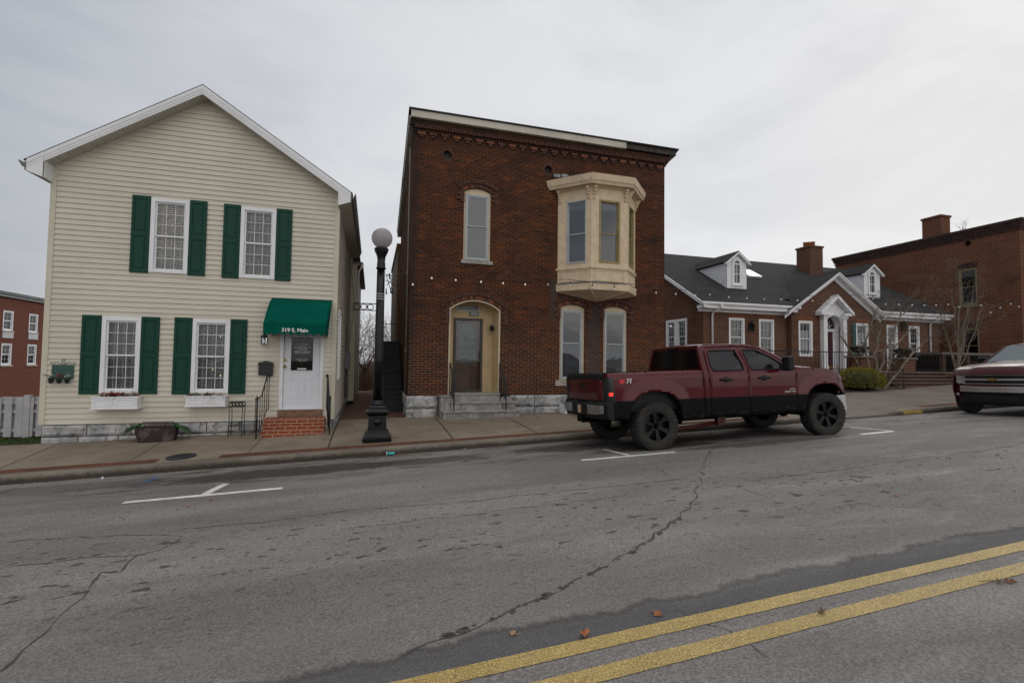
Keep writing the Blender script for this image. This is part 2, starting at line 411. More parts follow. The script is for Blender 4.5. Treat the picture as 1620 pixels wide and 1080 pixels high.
n1 = t.noise(t.map(g, (1.0, 1.0, 3.2)), 1.6, 5, .5, .4); n2 = t.noise(t.map(g, (1.4, 1.4, 5)), 4, 6, .55, .3)
cl = t.math('ADD', t.math('MULTIPLY', n1, .65), t.math('MULTIPLY', n2, .35))
c = t.mix(t.ramp(cl, .36, .64), (2.6, 2.95, 3.65), (4.0, 4.25, 4.75))
low = t.ramp(t.sep(g)[2], .55, .02)
c = t.mix(t.math('MULTIPLY', low, .45), c, (5.0, 5.0, 5.1))
c = t.mix(t.math('MULTIPLY', glow, .85), c, (8.2, 8.25, 8.4))
c = t.mix(t.math('MULTIPLY', back, .8), c, t.mix(t.ramp(n1, .42, .6), (9.0, 8.8, 8.6), (15.5, 14.6, 13.4)))
c = t.mix(t.ramp(t.sep(g)[2], .62, .95), c, (11.5, 11.2, 10.8))
c = t.mix(.06, c, sky.outputs[0])
t.put(bg.inputs[0], c); bg.inputs[1].default_value = .1
sl = bpy.data.lights.new('sun', 'SUN'); sl.energy = .7; sl.angle = math.radians(25); sl.color = (1, .96, .9)
so = bpy.data.objects.new('sun', sl); C.objects.link(so)
sv = Vector((math.sin(SUN_AZ)*math.cos(SUN_EL), math.cos(SUN_AZ)*math.cos(SUN_EL), math.sin(SUN_EL)))
so.rotation_euler = sv.to_track_quat('Z', 'Y').to_euler(); so.location = (0, 0, 30)
sc.view_settings.view_transform = 'Standard'; sc.view_settings.look = 'None'; sc.view_settings.exposure = .05; sc.view_settings.gamma = 1
sc.render.film_transparent = False
# ---------------------------------------------------------------- ground materials
def asphalt():
    m, t, p, o = newmat('worn_asphalt'); v = t.coord('Object'); X, Y, Z = t.sep(v)
    ag = t.voro(v, 95)[0]; f = t.noise(v, 130, 3, .7); sp = t.noise(v, 55, 2, .5)
    strk = t.noise(t.map(v, (.16, .9, 1)), 1.6, 6, .65, .3)
    c = t.mix(t.ramp(strk, .3, .7), (.19, .178, .172), (.30, .284, .274))
    c = t.mix(t.ramp(t.math('ADD', t.math('MULTIPLY', f, .6), t.math('MULTIPLY', sp, .4)), .38, .60, .0, .9), c, t.mix(1, c, (.40, .40, .41), 'MULTIPLY'))
    c = t.mix(t.ramp(f, .60, .70, 0, .75), c, (.46, .45, .44))
    # oil drips along the wheel paths
    def drips(sc3, scale, lo, hi, y0, y1, y2, y3, amt, col):
        nonlocal c
        d = t.noise(t.map(v, sc3), scale, 2, .5, .2)
        ym = t.math('MULTIPLY', t.ramp(Y, y0, y1), t.ramp(Y, y3, y2))
        c = t.mix(t.math('MULTIPLY', t.ramp(d, lo, hi, 0, amt), ym), c, col); return ym
    drips((3.2, 6, 1), 1.6, .635, .675, 3.6, 4.3, 5.2, 5.9, .8, (.035, .033, .032))
    drips((5, 9, 1), 2.0, .655, .69, 2.9, 3.5, 6.5, 7.6, .6, (.045, .042, .04))
    # damp, dirty parking lane
    dm = t.noise(t.map(v, (.55, 2.2, 1)), 1.9, 7, .65, .5)
    ym = t.ramp(Y, 7.0, 8.0)
    c = t.mix(t.math('MULTIPLY', t.ramp(dm, .52, .60, 0, .75), ym), c, (.045, .037, .031))
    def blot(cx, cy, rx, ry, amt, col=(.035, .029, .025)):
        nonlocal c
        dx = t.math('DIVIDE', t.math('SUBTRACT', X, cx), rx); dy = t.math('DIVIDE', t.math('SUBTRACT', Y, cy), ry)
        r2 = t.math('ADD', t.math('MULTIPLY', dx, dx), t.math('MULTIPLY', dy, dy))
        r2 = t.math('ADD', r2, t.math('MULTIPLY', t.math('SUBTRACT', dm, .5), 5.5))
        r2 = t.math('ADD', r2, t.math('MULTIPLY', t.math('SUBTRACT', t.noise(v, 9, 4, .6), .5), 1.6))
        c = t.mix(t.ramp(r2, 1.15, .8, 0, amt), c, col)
    blot(-1.2, 8.35, 1.9, .42, .85); blot(.9, 8.3, 1.0, .3, .6); blot(3.6, 8.5, 1.0, .4, .7); blot(5.0, 7.7, 1.2, .25, .85)
    blot(7.2, 7.25, 1.7, .2, .65); blot(-4.2, 8.5, 1.3, .35, .4); blot(6.6, 8.5, 2.6, .5, .75); blot(5.2, 8.1, 1.0, .4, .8); blot(8.9, 8.2, 1.0, .5, .6)  # blots under the pickup: damp stains, deepened to paint in its contact shadow
    # dark sealed band beside the yellow lines, ragged outer edge
    e = t.math('ADD', Y, t.math('MULTIPLY', t.math('SUBTRACT', t.noise(t.map(v, (.9, .25, 1)), 1.7, 8, .68, .2), .5), .48))
    yl = t.math('MULTIPLY_ADD', X, .028, 2.655)
    e2 = t.math('SUBTRACT', e, yl); y2 = t.math('SUBTRACT', Y, yl)
    band = t.math('MULTIPLY', t.ramp(e2, .23, .15), t.ramp(y2, -.02, .02))
    c = t.mix(t.math('MULTIPLY', band, .75), c, t.mix(t.ramp(f, .56, .68), (.055, .056, .062), (.22, .22, .23)))
    rim = t.math('MULTIPLY', t.ramp(e2, .16, .21), t.ramp(e2, .28, .22)); c = t.mix(t.math('MULTIPLY', rim, .6), c, (.03, .028, .028))
    br = t.math('MULTIPLY', t.ramp(e2, .25, .5), t.ramp(e2, 1.3, .5)); c = t.mix(t.math('MULTIPLY', br, t.ramp(strk, .35, .6, 0, .3)), c, (.08, .068, .06))
    t.put(p.inputs['Base Color'], c); t.put(p.inputs['Roughness'], t.ramp(dm, .5, .65, .88, .7)); p.inputs['Specular IOR Level'].default_value = .3
    t.put(p.inputs['Normal'], t.bump(t.math('ADD', f, ag), .55, .006)); return m
def concrete(name, a, b, rough=.85):
    m, t, p, o = newmat(name); v = t.coord('Object')
    n = t.noise(v, .9, 8, .65, .3); f = t.noise(v, 110, 3, .6); n3 = t.noise(t.map(v, (1, 2.5, 1)), 3, 6, .7)
    c = t.mix(t.ramp(n, .32, .68), a, b)
    c = t.mix(t.ramp(n3, .52, .72, 0, .6), c, tuple(x*.42 for x in a))
    c = t.mix(t.ramp(f, .4, .7, 0, .35), c, tuple(x*1.35 for x in b))
    c = t.mix(t.ramp(t.voro(v, 70)[0], .10, .02, 0, .25), c, (.06, .05, .04))
    t.put(p.inputs['Base Color'], c); p.inputs['Roughness'].default_value = rough; p.inputs['Specular IOR Level'].default_value = .3
    t.put(p.inputs['Normal'], t.bump(f, .3, .004)); return m
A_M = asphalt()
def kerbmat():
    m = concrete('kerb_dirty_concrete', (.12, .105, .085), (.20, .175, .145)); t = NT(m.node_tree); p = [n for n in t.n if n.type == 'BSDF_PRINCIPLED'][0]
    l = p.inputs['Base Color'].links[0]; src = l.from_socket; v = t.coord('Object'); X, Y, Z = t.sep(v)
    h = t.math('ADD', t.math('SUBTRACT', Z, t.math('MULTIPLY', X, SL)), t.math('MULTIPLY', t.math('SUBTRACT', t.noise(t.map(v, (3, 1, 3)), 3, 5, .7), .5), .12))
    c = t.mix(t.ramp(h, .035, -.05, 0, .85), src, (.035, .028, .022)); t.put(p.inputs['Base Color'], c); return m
 
CON = concrete('sidewalk_concrete', (.16, .13, .10), (.25, .205, .155)); KERB = kerbmat()
CON2 = concrete('plaza_concrete', (.115, .095, .08), (.17, .14, .12))
def grid(name, xs, ys, zf, mat, parent=None):
    b = MB(); nx = len(xs)
    b.add([(x, y, zf(x, y)) for y in ys for x in xs], [(j*nx+i, j*nx+i+1, (j+1)*nx+i+1, (j+1)*nx+i) for j in range(len(ys)-1) for i in range(nx-1)])
    return b.build(name, mat, parent)
def fr_(a, b, n): return [a+(b-a)*i/n for i in range(n+1)]
KY = 9.3
def gz(x, y): return SL*max(-60, min(x, 70))
tag(grid('ground', [-900, -300, -100]+fr_(-60, 70, 26)+[200, 500, 900], [-900, -300, -60, -20, 5, 9, 12, 14, 20, 30, 40, 60, 200, 900], lambda x, y: gz(x, y)-(.4 if y < 13 else .1)-(min(3.5, .09*max(0, y-13))*min(1, max(0, (-3-x)/5))) + (-3 if y > 100 else 0), mk('ground_soil', (.08, .075, .05), .95, var=.3, vs=.5)), kind='structure')
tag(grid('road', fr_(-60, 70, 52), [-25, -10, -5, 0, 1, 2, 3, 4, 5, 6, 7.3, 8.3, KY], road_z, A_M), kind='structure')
# yellow centre lines, white stall marks
def yellow():
    m, t, p, o = newmat('yellow_road_paint'); v = t.coord('Object')
    f = t.noise(v, 120, 3, .7); n = t.noise(v, 3, 6, .6)
    c = t.mix(t.ramp(n, .3, .7), (.27, .185, .05), (.36, .25, .08)); c = t.mix(t.ramp(f, .50, .66, 0, .8), c, (.75, .6, .25)); c = t.mix(t.ramp(f, .48, .34, 0, .85), c, (.13, .095, .04)); c = t.mix(t.ramp(t.noise(t.map(v, (1, 2.5, 1)), 7, 8, .75), .56, .66, 0, .7), c, (.14, .125, .10))
    t.put(p.inputs['Base Color'], c); p.inputs['Roughness'].default_value = .7; t.put(p.inputs['Normal'], t.bump(f, .5, .005)); return m
def strip(b, pts, w, dz=.004, jit=0):
    V = []
    for i, (x, y) in enumerate(pts):
        p = Vector(pts[max(i-1, 0)]); q = Vector(pts[min(i+1, len(pts)-1)]); d = (q-p).normalized(); n = Vector((-d.y, d.x))*(w/2*(1+random.uniform(-jit, jit)))
        V.append((x-n.x, y-n.y, road_z(x, y)+dz)); V.append((x+n.x, y+n.y, road_z(x, y)+dz))
    b.add(V, [(2*i, 2*i+2, 2*i+3, 2*i+1) for i in range(len(pts)-1)])
def line2(a, b, n): return [(a[0]+(b[0]-a[0])*k/n, a[1]+(b[1]-a[1])*k/n) for k in range(n+1)]
YM = yellow()
def ext(p, q, k0, k1): return ((p[0]+(q[0]-p[0])*k0, p[1]+(q[1]-p[1])*k0), (p[0]+(q[0]-p[0])*k1, p[1]+(q[1]-p[1])*k1))
for (p, q) in (((0, 2.60), (1, 2.628)), ((0, 2.35), (1, 2.378))):
    b = MB(); a0, a1 = ext(p, q, -20, 40)
    strip(b, line2(a0, a1, 900), .118, .004, .03); tag(b.build('centre_line', YM), kind='structure')
WP = mk('white_road_paint', (.62, .62, .6), .7, var=.2, vs=8, dirt=.25, dirtcol=(.2, .2, .19), dirts=6)
for segs in (((195, 795), (447, 772)), ((323, 783), (358, 765))), (((920, 728), (1068, 715)), ((994, 720), (955, 711))), (((1362, 687), (1413, 682)), ((1413, 682), (1345, 676))), (((1570, 656), (1640, 654)),):
    b = MB()
    for i, (p, q) in enumerate(segs):
        strip(b, line2(rd(*p), rd(*q), 14), .10, .004+.0015*i, .05)
    tag(b.build('parking_mark', WP), kind='structure')
# cracks in the asphalt
CR = mk('crack_filler', (.05, .047, .044), .9, var=.3, vs=4)
def crack(name, pts, w, j=.03):
    P = [Vector(rd(*p)) for p in pts]; o = []
    for a, c in zip(P, P[1:]):
        n = max(2, int((c-a).length/.07)); per = Vector((-(c-a).y, (c-a).x)).normalized()
        for k in range(n):
            q = a+(c-a)*k/n; o.append(tuple(q+per*j*noise.noise(Vector((q.x*4, q.y*4, 3)))*2))
    b = MB(); strip(b, o, w*.6, .003, .95); tag(b.build(name, CR), kind='structure')
crack('road_crack', [(1147, 699), (1122, 715), (1113, 735), (1108, 760), (1098, 790), (1075, 818), (1040, 845), (1000, 873), (960, 895), (920, 912)], .022)
crack('road_crack', [(920, 912), (860, 945), (800, 972), (735, 998), (680, 1022), (610, 1048)], .016)
crack('road_crack', [(0, 1062), (30, 1040), (65, 1002), (95, 975), (130, 945), (160, 905), (190, 905), (215, 880), (245, 872), (290, 848)], .022)
crack('road_crack', [(290, 848), (200, 846), (100, 852), (0, 857)], .014)
crack('road_crack', [(235, 876), (130, 884), (0, 897)], .013)
crack('road_crack', [(290, 836), (420, 825), (560, 806), (700, 797), (860, 780), (1000, 766), (1090, 755)], .014)
crack('road_crack', [(540, 838), (640, 826), (760, 812), (870, 798), (1000, 783)], .011)
crack('road_crack', [(1180, 760), (1290, 748), (1400, 733), (1480, 722), (1620, 704)], .018)
crack('road_crack', [(1120, 765), (1160, 768), (1230, 790)], .01)
crack('road_crack', [(1420, 716), (1465, 722), (1530, 733), (1590, 742)], .014)
crack('road_crack', [(1040, 742), (1060, 752), (1105, 760)], .011)
crack('road_crack', [(1070, 965), (1105, 978), (1150, 993), (1200, 1030), (1240, 1055)], .008)
crack('road_crack', [(1010, 695), (1100, 690), (1150, 699)], .012)
b = MB(); random.seed(9)
TR = [rd(*p) for p in ((1085, 812), (1040, 845), (990, 878), (930, 908), (860, 945), (800, 970), (735, 996), (690, 1014))]
for p, q in zip(TR, TR[1:]):
    for k in range(7):
        s_ = random.random(); x = p[0]+(q[0]-p[0])*s_+random.gauss(0, .012); y = p[1]+(q[1]-p[1])*s_+random.gauss(0, .012); r = random.uniform(.006, .016)*(2 if random.random() < .18 else 1)
        V = [(x+r*1.5*math.cos(a*PI/4)*random.uniform(.8, 1.1), y+r*math.sin(a*PI/4)*random.uniform(.8, 1.1), 0) for a in range(8)]; b.add([(a, c, road_z(a, c)+.0034) for a, c, _ in V], [tuple(range(8))])
tag(b.build('oil_drips', CR), kind='structure')
# kerb: rounded front edge; sidewalk sheets
def kerbtop(x, y): return SL*x+.05
b = MB(); xs = fr_(-60, 10.6, 70)
def kerbrun(b, xs, hfun=lambda x: 1.0):
    prof = [(0, -.2), (0, -.03), (.012, .028), (.04, .05), (.15, .05), (.15, -.2)]
    V = []
    for x in xs:
        for dy, z in prof:
            zz = z if z < 0 else z; top = road_z(x, KY)-SL*x+.006
            if z > top: zz = top+(z-top)*hfun(x)
            V.append((x, KY+dy+.006*noise.noise(Vector((x*1.3, 0, 0))), SL*x+zz))
    k = len(prof); b.add(V, [(i*k+j, (i+1)*k+j, (i+1)*k+j+1, i*k+j+1) for i in range(len(xs)-1) for j in range(k-1)], 0, True)
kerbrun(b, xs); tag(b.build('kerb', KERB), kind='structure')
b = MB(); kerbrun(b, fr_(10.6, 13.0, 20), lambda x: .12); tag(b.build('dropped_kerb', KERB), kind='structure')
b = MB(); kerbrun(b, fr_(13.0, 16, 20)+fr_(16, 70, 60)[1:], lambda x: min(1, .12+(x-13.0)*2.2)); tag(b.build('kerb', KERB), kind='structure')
b = MB(); 
for i in range(14):
    x = 13.4+i*.05; 
    b.add([(x, KY-.004, SL*x-.07), (x+.05, KY-.004, SL*(x+.05)-.07), (x+.05, KY+.002, SL*x+.02), (x, KY+.002, SL*x+.02)], [(0, 1, 2, 3)])
    b.add([(x, KY+.002, SL*x+.02), (x+.05, KY+.002, SL*x+.02), (x+.05, KY+.11, SL*x+.056), (x, KY+.11, SL*x+.056)], [(0, 1, 2, 3)])
tag(b.build('kerb_paint', mk('faded_yellow_paint', (.34, .23, .06), .8, var=.3, vs=9, dirt=.8, dirtcol=(.16, .14, .11), dirts=14)), kind='structure')
def wz(x, y): return walk_z(x, y)
def wz2(x, y):      # inside the dropped section the slab falls to the kerb
    d = max(0, min(1, (x-10.2)/.6, (13.45-x)/.4)); return walk_z(x, y)-.115*d*max(0, 1-(y-9.45)/1.2)
bm_ys = [9.45, 9.65, 9.72, 10.2, 10.8, 11.38, 11.9, 12.4, 13.05, 13.6]
tag(grid('sidewalk', fr_(-60, -1, 118)+fr_(-.9, 10, 44)[1:], bm_ys, wz, CON), kind='structure')
tag(grid('sidewalk', fr_(10, 70, 240), bm_ys+[14.6], wz2, CON2), kind='structure')
BB = brickmat('kerb_brick_band', (.17, .062, .038), (.12, .048, .034), (.08, .045, .035), (.13, .1, .08), soot=.7, bw=.2, bh=.07, orange=(.30, .10, .05))
for (x0, x1) in ((-30, -3.45), (-2.52, 9.9), (14.4, 40)):
    o = grid('brick_band', fr_(x0, x1, int((x1-x0)/.3)), [9.475, 9.68], lambda x, y: walk_z(x, y)+.004, BB); tag(o, kind='structure')
# slab joints
b = MB()
def joint(x0, y0, x1, y1, w=.018):
    n = max(2, int(math.hypot(x1-x0, y1-y0)/.25)); V = []
    d = Vector((x1-x0, y1-y0)).normalized(); q = Vector((-d.y, d.x))*w/2
    for k in range(n+1):
        x = x0+(x1-x0)*k/n; y = y0+(y1-y0)*k/n
        V += [(x-q.x, y-q.y, walk_z(x-q.x, y-q.y)+.0035), (x+q.x, y+q.y, walk_z(x+q.x, y+q.y)+.0035)]
    b.add(V, [(2*i, 2*i+1, 2*i+3, 2*i+2) for i in range(n)])
def wk(u, v):
    d = ray(u, v); x = y = 0
    for i in range(14):
        z = walk_z(x, y); k = (z-H)/d.z; x, y = d.x*k, d.y*k
    return x, y
for x in (-9.3, -7.5, -5.7, -3.9, -2.1): joint(x, 9.7, x, 11.36, .014)
joint(-.75, 9.7, -.75, 12.9, .03)
for x in (1.6, 3.4, 5.2, 7.0, 8.8): joint(x, 9.7, x, 12.5, .03)
joint(-.7, 11.42, 9, 11.42, .012)
for x in (12.5, 15, 17.5, 20, 22.5): joint(x, 9.9, x, 13.4, .02)
tag(b.build('sidewalk_joint', mk('joint_dirt', (.035, .03, .025), .95, var=.3)), kind='structure')
tag(grid('lawn_base', fr_(-60, -6.05, 40), [11.38, 12, 14, 20, 40, 70], lambda x, y: walk_z(x, 11.4)+.01+(0 if y < 12 else -.09*(y-12)), mk('lawn_soil', (.035, .05, .012), .95, var=.4, vs=3)), kind='structure')
b = MB()
for i in range(9000):
    x = -6.1-abs(random.gauss(0, 1))*1.9; y = random.uniform(11.38, 12.9); z = walk_z(x, 11.4); h = random.uniform(.02, .06); a = random.uniform(0, PI); w = .006
    dx, dy = math.cos(a)*w, math.sin(a)*w; lx, ly = random.uniform(-.02, .02), random.uniform(-.02, .02)
    b.add([(x-dx, y-dy, z), (x+dx, y+dy, z), (x+lx, y+ly, z+h)], [(0, 1, 2)])
tag(b.build('grass', mk('grass_blade', (.045, .075, .015), .8, var=.5, vs=4)), 'short winter grass at the foot of the picket fence', 'grass', kind='stuff')
# ================================================================= cream clapboard house
HY = 11.4
HX0, HX1 = -6.06, -.80; HEAVE = 5.38; HZ0 = .36
RX, RZ = -3.48, 7.12                     # ridge: wall apex
HB = 24.0                                # back of the house
house = thing('clapboard_house', (-3.5, HY, 0), 'cream lap sided gable house with green shutters, green awning and white door', 'house')
fh = Fr((0, HY, 0)); fhr = Fr((HX1, 0, 0), (0, 1, 0)); fhl = Fr((HX0, 0, 0), (0, -1, 0))
def rectpx(TL, BR, Y=HY, BL=None, TR=None):
    a0, b1 = px(*TL, Y); a1, b0 = px(*BR, Y)
    if BL: q = px(*BL, Y); a0 = (a0+q[0])/2; b0 = (b0+q[1])/2
    if TR: q = px(*TR, Y); a1 = (a1+q[0])/2; b1 = (b1+q[1])/2
    return a0, a1, b0, b1
win = [rectpx((240.7, 313.3), (296.7, 434), BL=(235.3, 430.7), TR=(301.7, 318)),
       rectpx((382.3, 326.7), (435, 442.7), BL=(378.3, 439.3), TR=(437.7, 331.7)),
       rectpx((162.8, 499.8), (219.8, 622), BL=(157.4, 621), TR=(224.8, 503)),
       rectpx((306, 504.5), (361.5, 620.5), BL=(301.3, 622.6), TR=(365.3, 506))]
dX0, _ = px(440.5, 648, HY); dX1, _ = px(509.5, 648, HY); dZ0 = px(475, 646, HY)[1]; dZ1 = dZ0+2.14
def rect(a0, a1, b0, b1): return [(a0, b0), (a1, b0), (a1, b1), (a0, b1)]
# lapped siding with real courses, cut round the openings
def siding(b, fr, x0f, x1f, z0, z1, openings, cw=.1055, proud=.021):
    k = 0; z = z0
    while z < z1-.01:
        zt = min(z+cw, z1)
        xs0, xs1 = x0f(z), x1f(z); xt0, xt1 = x0f(zt), x1f(zt)
        segs = [(None, None)]
        iv = sorted((o[0], o[1]) for o in openings if o[2] < zt-.004 and o[3] > z+.004)
        # vertical clipping inside openings: course trimmed where the opening covers only part of it
        cuts = []; a = None
        for (p, q) in iv:
            cuts.append((a, p)); a = q
        cuts.append((a, None))
        for (p, q) in cuts:
            l0, l1 = (xs0, xt0) if p is None else (p, p); r0, r1 = (xs1, xt1) if q is None else (q, q)
            if r1-l1 < .005 and r0-l0 < .005: continue
            P = fr.P
            vs = [P(l0, z, proud), P(r0, z, proud), P(r1, zt, .002), P(l1, zt, .002), P(l0, z, 0), P(r0, z, 0)]
            b.add(vs, [(0, 1, 2, 3), (4, 5, 1, 0)]); b.add([P(l0, z, .0035), P(r0, z, .0035), P(r0, z+.006, .0045), P(l0, z+.006, .0045)], [(0, 1, 2, 3)])
        for (o0, o1, ob0, ob1) in openings:       # partial courses above / below an opening
            if ob0 < zt-.004 and ob0 > z+.004:
                b.box(fr, o0, o1, z, ob0, .001, .011)
            if ob1 > z+.004 and ob1 < zt-.004: b.box(fr, o0, o1, ob1, zt, .001, .009)
        z = zt; k += 1
def gx0(z): return HX0+.05 if z < HEAVE else HX0+.05+(RX-HX0-.05)*(z-HEAVE)/(RZ-HEAVE)
def gx1(z): return HX1-.05 if z < HEAVE else HX1-.05+(RX-HX1+.05)*(z-HEAVE)/(RZ-HEAVE)
ops = list(win)+[(dX0, dX1, dZ0-.2, dZ1)]
b = MB(); siding(b, fh, lambda z: gx0(z-.06), lambda z: gx1(z-.06), HZ0, RZ+.06, ops)
b.build('wall', vinyl, house)
b = MB(); b.sheet(lambda a, c, n: fh.P(a, c, n-.004), [(HX0, HZ0), (HX1, HZ0), (HX1, HEAVE+.05), (RX, RZ+.06), (HX0, HEAVE+.05)], [rect(*o) for o in win]+[rect(dX0+.001, dX1-.001, dZ0, dZ1)], reveal=.12)
b.build('wall_sheathing', room, house)
b = MB(); siding(b, fhr, lambda z: HY+.05, lambda z: 17.0, HZ0, HEAVE+.1, [(12.05, 12.75, 1.2, 2.85)]); b.build('side_wall', vinyl, house)
b = MB(); b.quad(Vector((HX1-.004, HY, HZ0)), Vector((HX1-.004, 17, HZ0)), Vector((HX1-.004, 17, HEAVE+.1)), Vector((HX1-.004, HY, HEAVE+.1))); b.build('side_sheathing', vinyl, house)
b = MB(); siding(b, fhl, lambda z: -17, lambda z: -HY-.05, HZ0, HEAVE+.1, []); b.quad((HX0+.004, 17, HZ0), (HX0+.004, HY, HZ0), (HX0+.004, HY, HEAVE+.1), (HX0+.004, 17, HEAVE+.1)); b.box(W, HX0, HX1, 16.98, 17, HZ0, HEAVE+.1)
b.prism(Fr((0, 16.97, 0)), [(HX0, HEAVE), (HX1, HEAVE), (RX, RZ)], -.03, 0); b.build('side_wall', vinyl, house)
b = MB(); b.box(W, HX0, HX1, HY+3.2, HY+3.25, HZ0, HEAVE); b.box(W, HX0, HX1, HY+.13, HY+3.2, 3.05, 3.1); b.box(W, HX0, HX1, HY+.13, HY+3.2, HEAVE-.05, HEAVE); b.box(W, HX0, HX1, HY+.13, HY+3.2, HZ0, HZ0+.02); b.build('interior_wall', room, house)
# corner boards
b = MB(); b.box(fh, HX0-.002, HX0+.07, HZ0, HEAVE+.06, 0, .026); b.box(fhl, -HY-.07, -HY+.022, HZ0, HEAVE, 0, .0255); b.build('corner_board', cream_trim, house)
b = MB(); b.box(fh, HX1-.07, HX1+.026, HZ0, HEAVE+.1, 0, .026); b.box(fhr, HY-.02, HY+.07, HZ0, HEAVE+.1, 0, .0255)
b.build('corner_board', cream_trim, house)
# stone foundation
def stonewall(b, fr, a0, a1, zf0, z1, rows, lw=(.5, .95), depth=.05, gap=.02):
    h = (z1-zf0)/rows
    for r in range(rows):
        a = a0; z0 = zf0+r*h
        while a < a1-.03:
            w = random.uniform(*lw)*(.8 if r % 2 else 1); e = min(a+w, a1)
            if a1-e < .25: e = a1
            j = depth*random.uniform(.55, 1); g2 = gap/2
            n = 9; m2 = 5; V = []
            for jj in range(m2+1):
                for ii in range(n+1):
                    x = a+g2+(e-a-gap)*ii/n; z = z0+g2+(h-gap)*jj/m2
                    edge = ii in (0, n) or jj in (0, m2)
                    d = (.0 if edge else j+.03*noise.noise(Vector((x*5, z*7, a))))
                    V.append(fr.P(x+(.006*noise.noise(Vector((x*9, z*9, 1))) if edge else 0), z, d))
            b.add(V, [(q*(n+1)+i, q*(n+1)+i+1, (q+1)*(n+1)+i+1, (q+1)*(n+1)+i) for q in range(m2) for i in range(n)])
            a = e
b = MB(); stonewall(b, Fr((0, HY+.01, 0)), HX0+.01, HX1-.02, -.11, HZ0-.004, 2); stonewall(b, Fr((HX1-.02, 0, 0), (0, 1, 0)), HY+.02, 17, .0, HZ0-.004, 2, depth=.03); stonewall(b, Fr((HX0+.01, 0, 0), (0, -1, 0)), -17, -HY-.01, -.2, HZ0-.004, 2, depth=.03)
b.box(W, HX0+.02, HX1-.03, HY+.012, 17, -.6, HZ0-.01, 1)
b.build('foundation', [stone, mk('dark_mortar', (.06, .055, .05), .9, var=.4, vs=12)], house)
# roof, rakes, soffits, gutter
OV = .32; EO = .27
def roofpt(side, t, y, up=0):        # t=0 ridge, 1 eave edge of the overhang
    ex = (HX0-EO) if side < 0 else (HX1+EO); s = (RZ-HEAVE)/((RX-HX0) if side < 0 else (HX1-RX))
    w = (RX-ex) if side < 0 else (ex-RX); n = Vector((0, 0, 1))
    return Vector((RX+side*w*t, y, RZ+.075-s*w*t))+n*up
b = MB()
for side in (-1, 1):
    a = [roofpt(side, 0, HY-OV, .10), roofpt(side, 1.01, HY-OV, .10), roofpt(side, 1.01, HB, .10), roofpt(side, 0, HB, .10)]
    c2 = [roofpt(side, 0, HY-OV, .08), roofpt(side, 1.01, HY-OV, .08), roofpt(side, 1.01, HB, .08), roofpt(side, 0, HB, .08)]
    if side < 0: b.add(a+c2, [(3, 2, 1, 0), (4, 5, 6, 7), (0, 1, 5, 4), (1, 2, 6, 5)])
    else: b.add(a+c2, [(0, 1, 2, 3), (7, 6, 5, 4), (4, 5, 1, 0), (5, 6, 2, 1)])
b.build('roof', shingle, house)
b = MB()
for side in (-1, 1):
    for (y0, y1, u0, u1) in ((HY-OV+.012, HY-OV+.03, -.10, .08), (HY-OV-.002, HY-OV+.012, .0, .08), (HY-OV+.005, HY-OV+.012, -.055, 0)):
        q = [roofpt(side, 0, y0, u0), roofpt(side, .995, y0, u0), roofpt(side, .995, y0, u1), roofpt(side, 0, y0, u1), roofpt(side, 0, y1, u0), roofpt(side, .995, y1, u0), roofpt(side, .995, y1, u1), roofpt(side, 0, y1, u1)]
        b.add(q, [(0, 1, 2, 3), (7, 6, 5, 4), (0, 4, 5, 1), (2, 6, 7, 3), (1, 5, 6, 2)] if side > 0 else [(3, 2, 1, 0), (4, 5, 6, 7), (1, 5, 4, 0), (3, 7, 6, 2), (2, 6, 5, 1)])
    # boxed cornice return at the eave
    ex = HX0-EO if side < 0 else HX1+EO; wx = HX0 if side < 0 else HX1
    zb = roofpt(side, 1, 0, -.12).z; zw = roofpt(side, (RX-HX0)/(RX-HX0+EO) if side < 0 else (HX1-RX)/(HX1+EO-RX), 0, 0).z
    pts = [(ex, zb), (wx, zb-.10), (wx, zw), (ex, roofpt(side, 1, 0, .06).z)] if side < 0 else [(wx, zb-.10), (ex, zb), (ex, roofpt(side, 1, 0, .06).z), (wx, zw)]
    b.prism(Fr((0, HY-OV+.008, 0)), pts, -.02, .0)
    if side < 0: b.quad((wx, HY-OV, zb-.1), (wx, HY, zb-.1), (wx, HY, zw), (wx, HY-OV, zw))
    else: b.quad((wx, HY, zb-.1), (wx, HY-OV, zb-.1), (wx, HY-OV, zw), (wx, HY, zw))
b.build('rake_board', white, house)
for side in (-1, 1):
    b = MB(); n = 46                               # ribbed gable soffit
    for k in range(n):
        t0, t1 = k/n, (k+.93)/n; u = -.085 if k % 3 else -.088
        q = [roofpt(side, t0*.93, HY-OV+.02, u), roofpt(side, t1*.93, HY-OV+.02, u), roofpt(side, t1*.93, HY+.02, u), roofpt(side, t0*.93, HY+.02, u)]
        b.add(q, [(3, 2, 1, 0)] if side > 0 else [(0, 1, 2, 3)])
    b.build('soffit', mk('beige_soffit', (.50, .48, .42), .6, var=.06), house); b = MB()
    ex = HX0-EO if side < 0 else HX1+EO; wx = HX0 if side < 0 else HX1
    zb = roofpt(side, 1, 0, -.12).z
    for k in range(60):                  # eave soffit
        y0 = HY-OV+.01+k*.1; b.add([(ex, y0, zb), (wx, y0, zb-.1), (wx, y0+.092, zb-.1), (ex, y0+.092, zb)], [(0, 1, 2, 3)] if side < 0 else [(3, 2, 1, 0)])
    b.build('soffit', mk('beige_soffit', (.50, .48, .42), .6, var=.06), house)
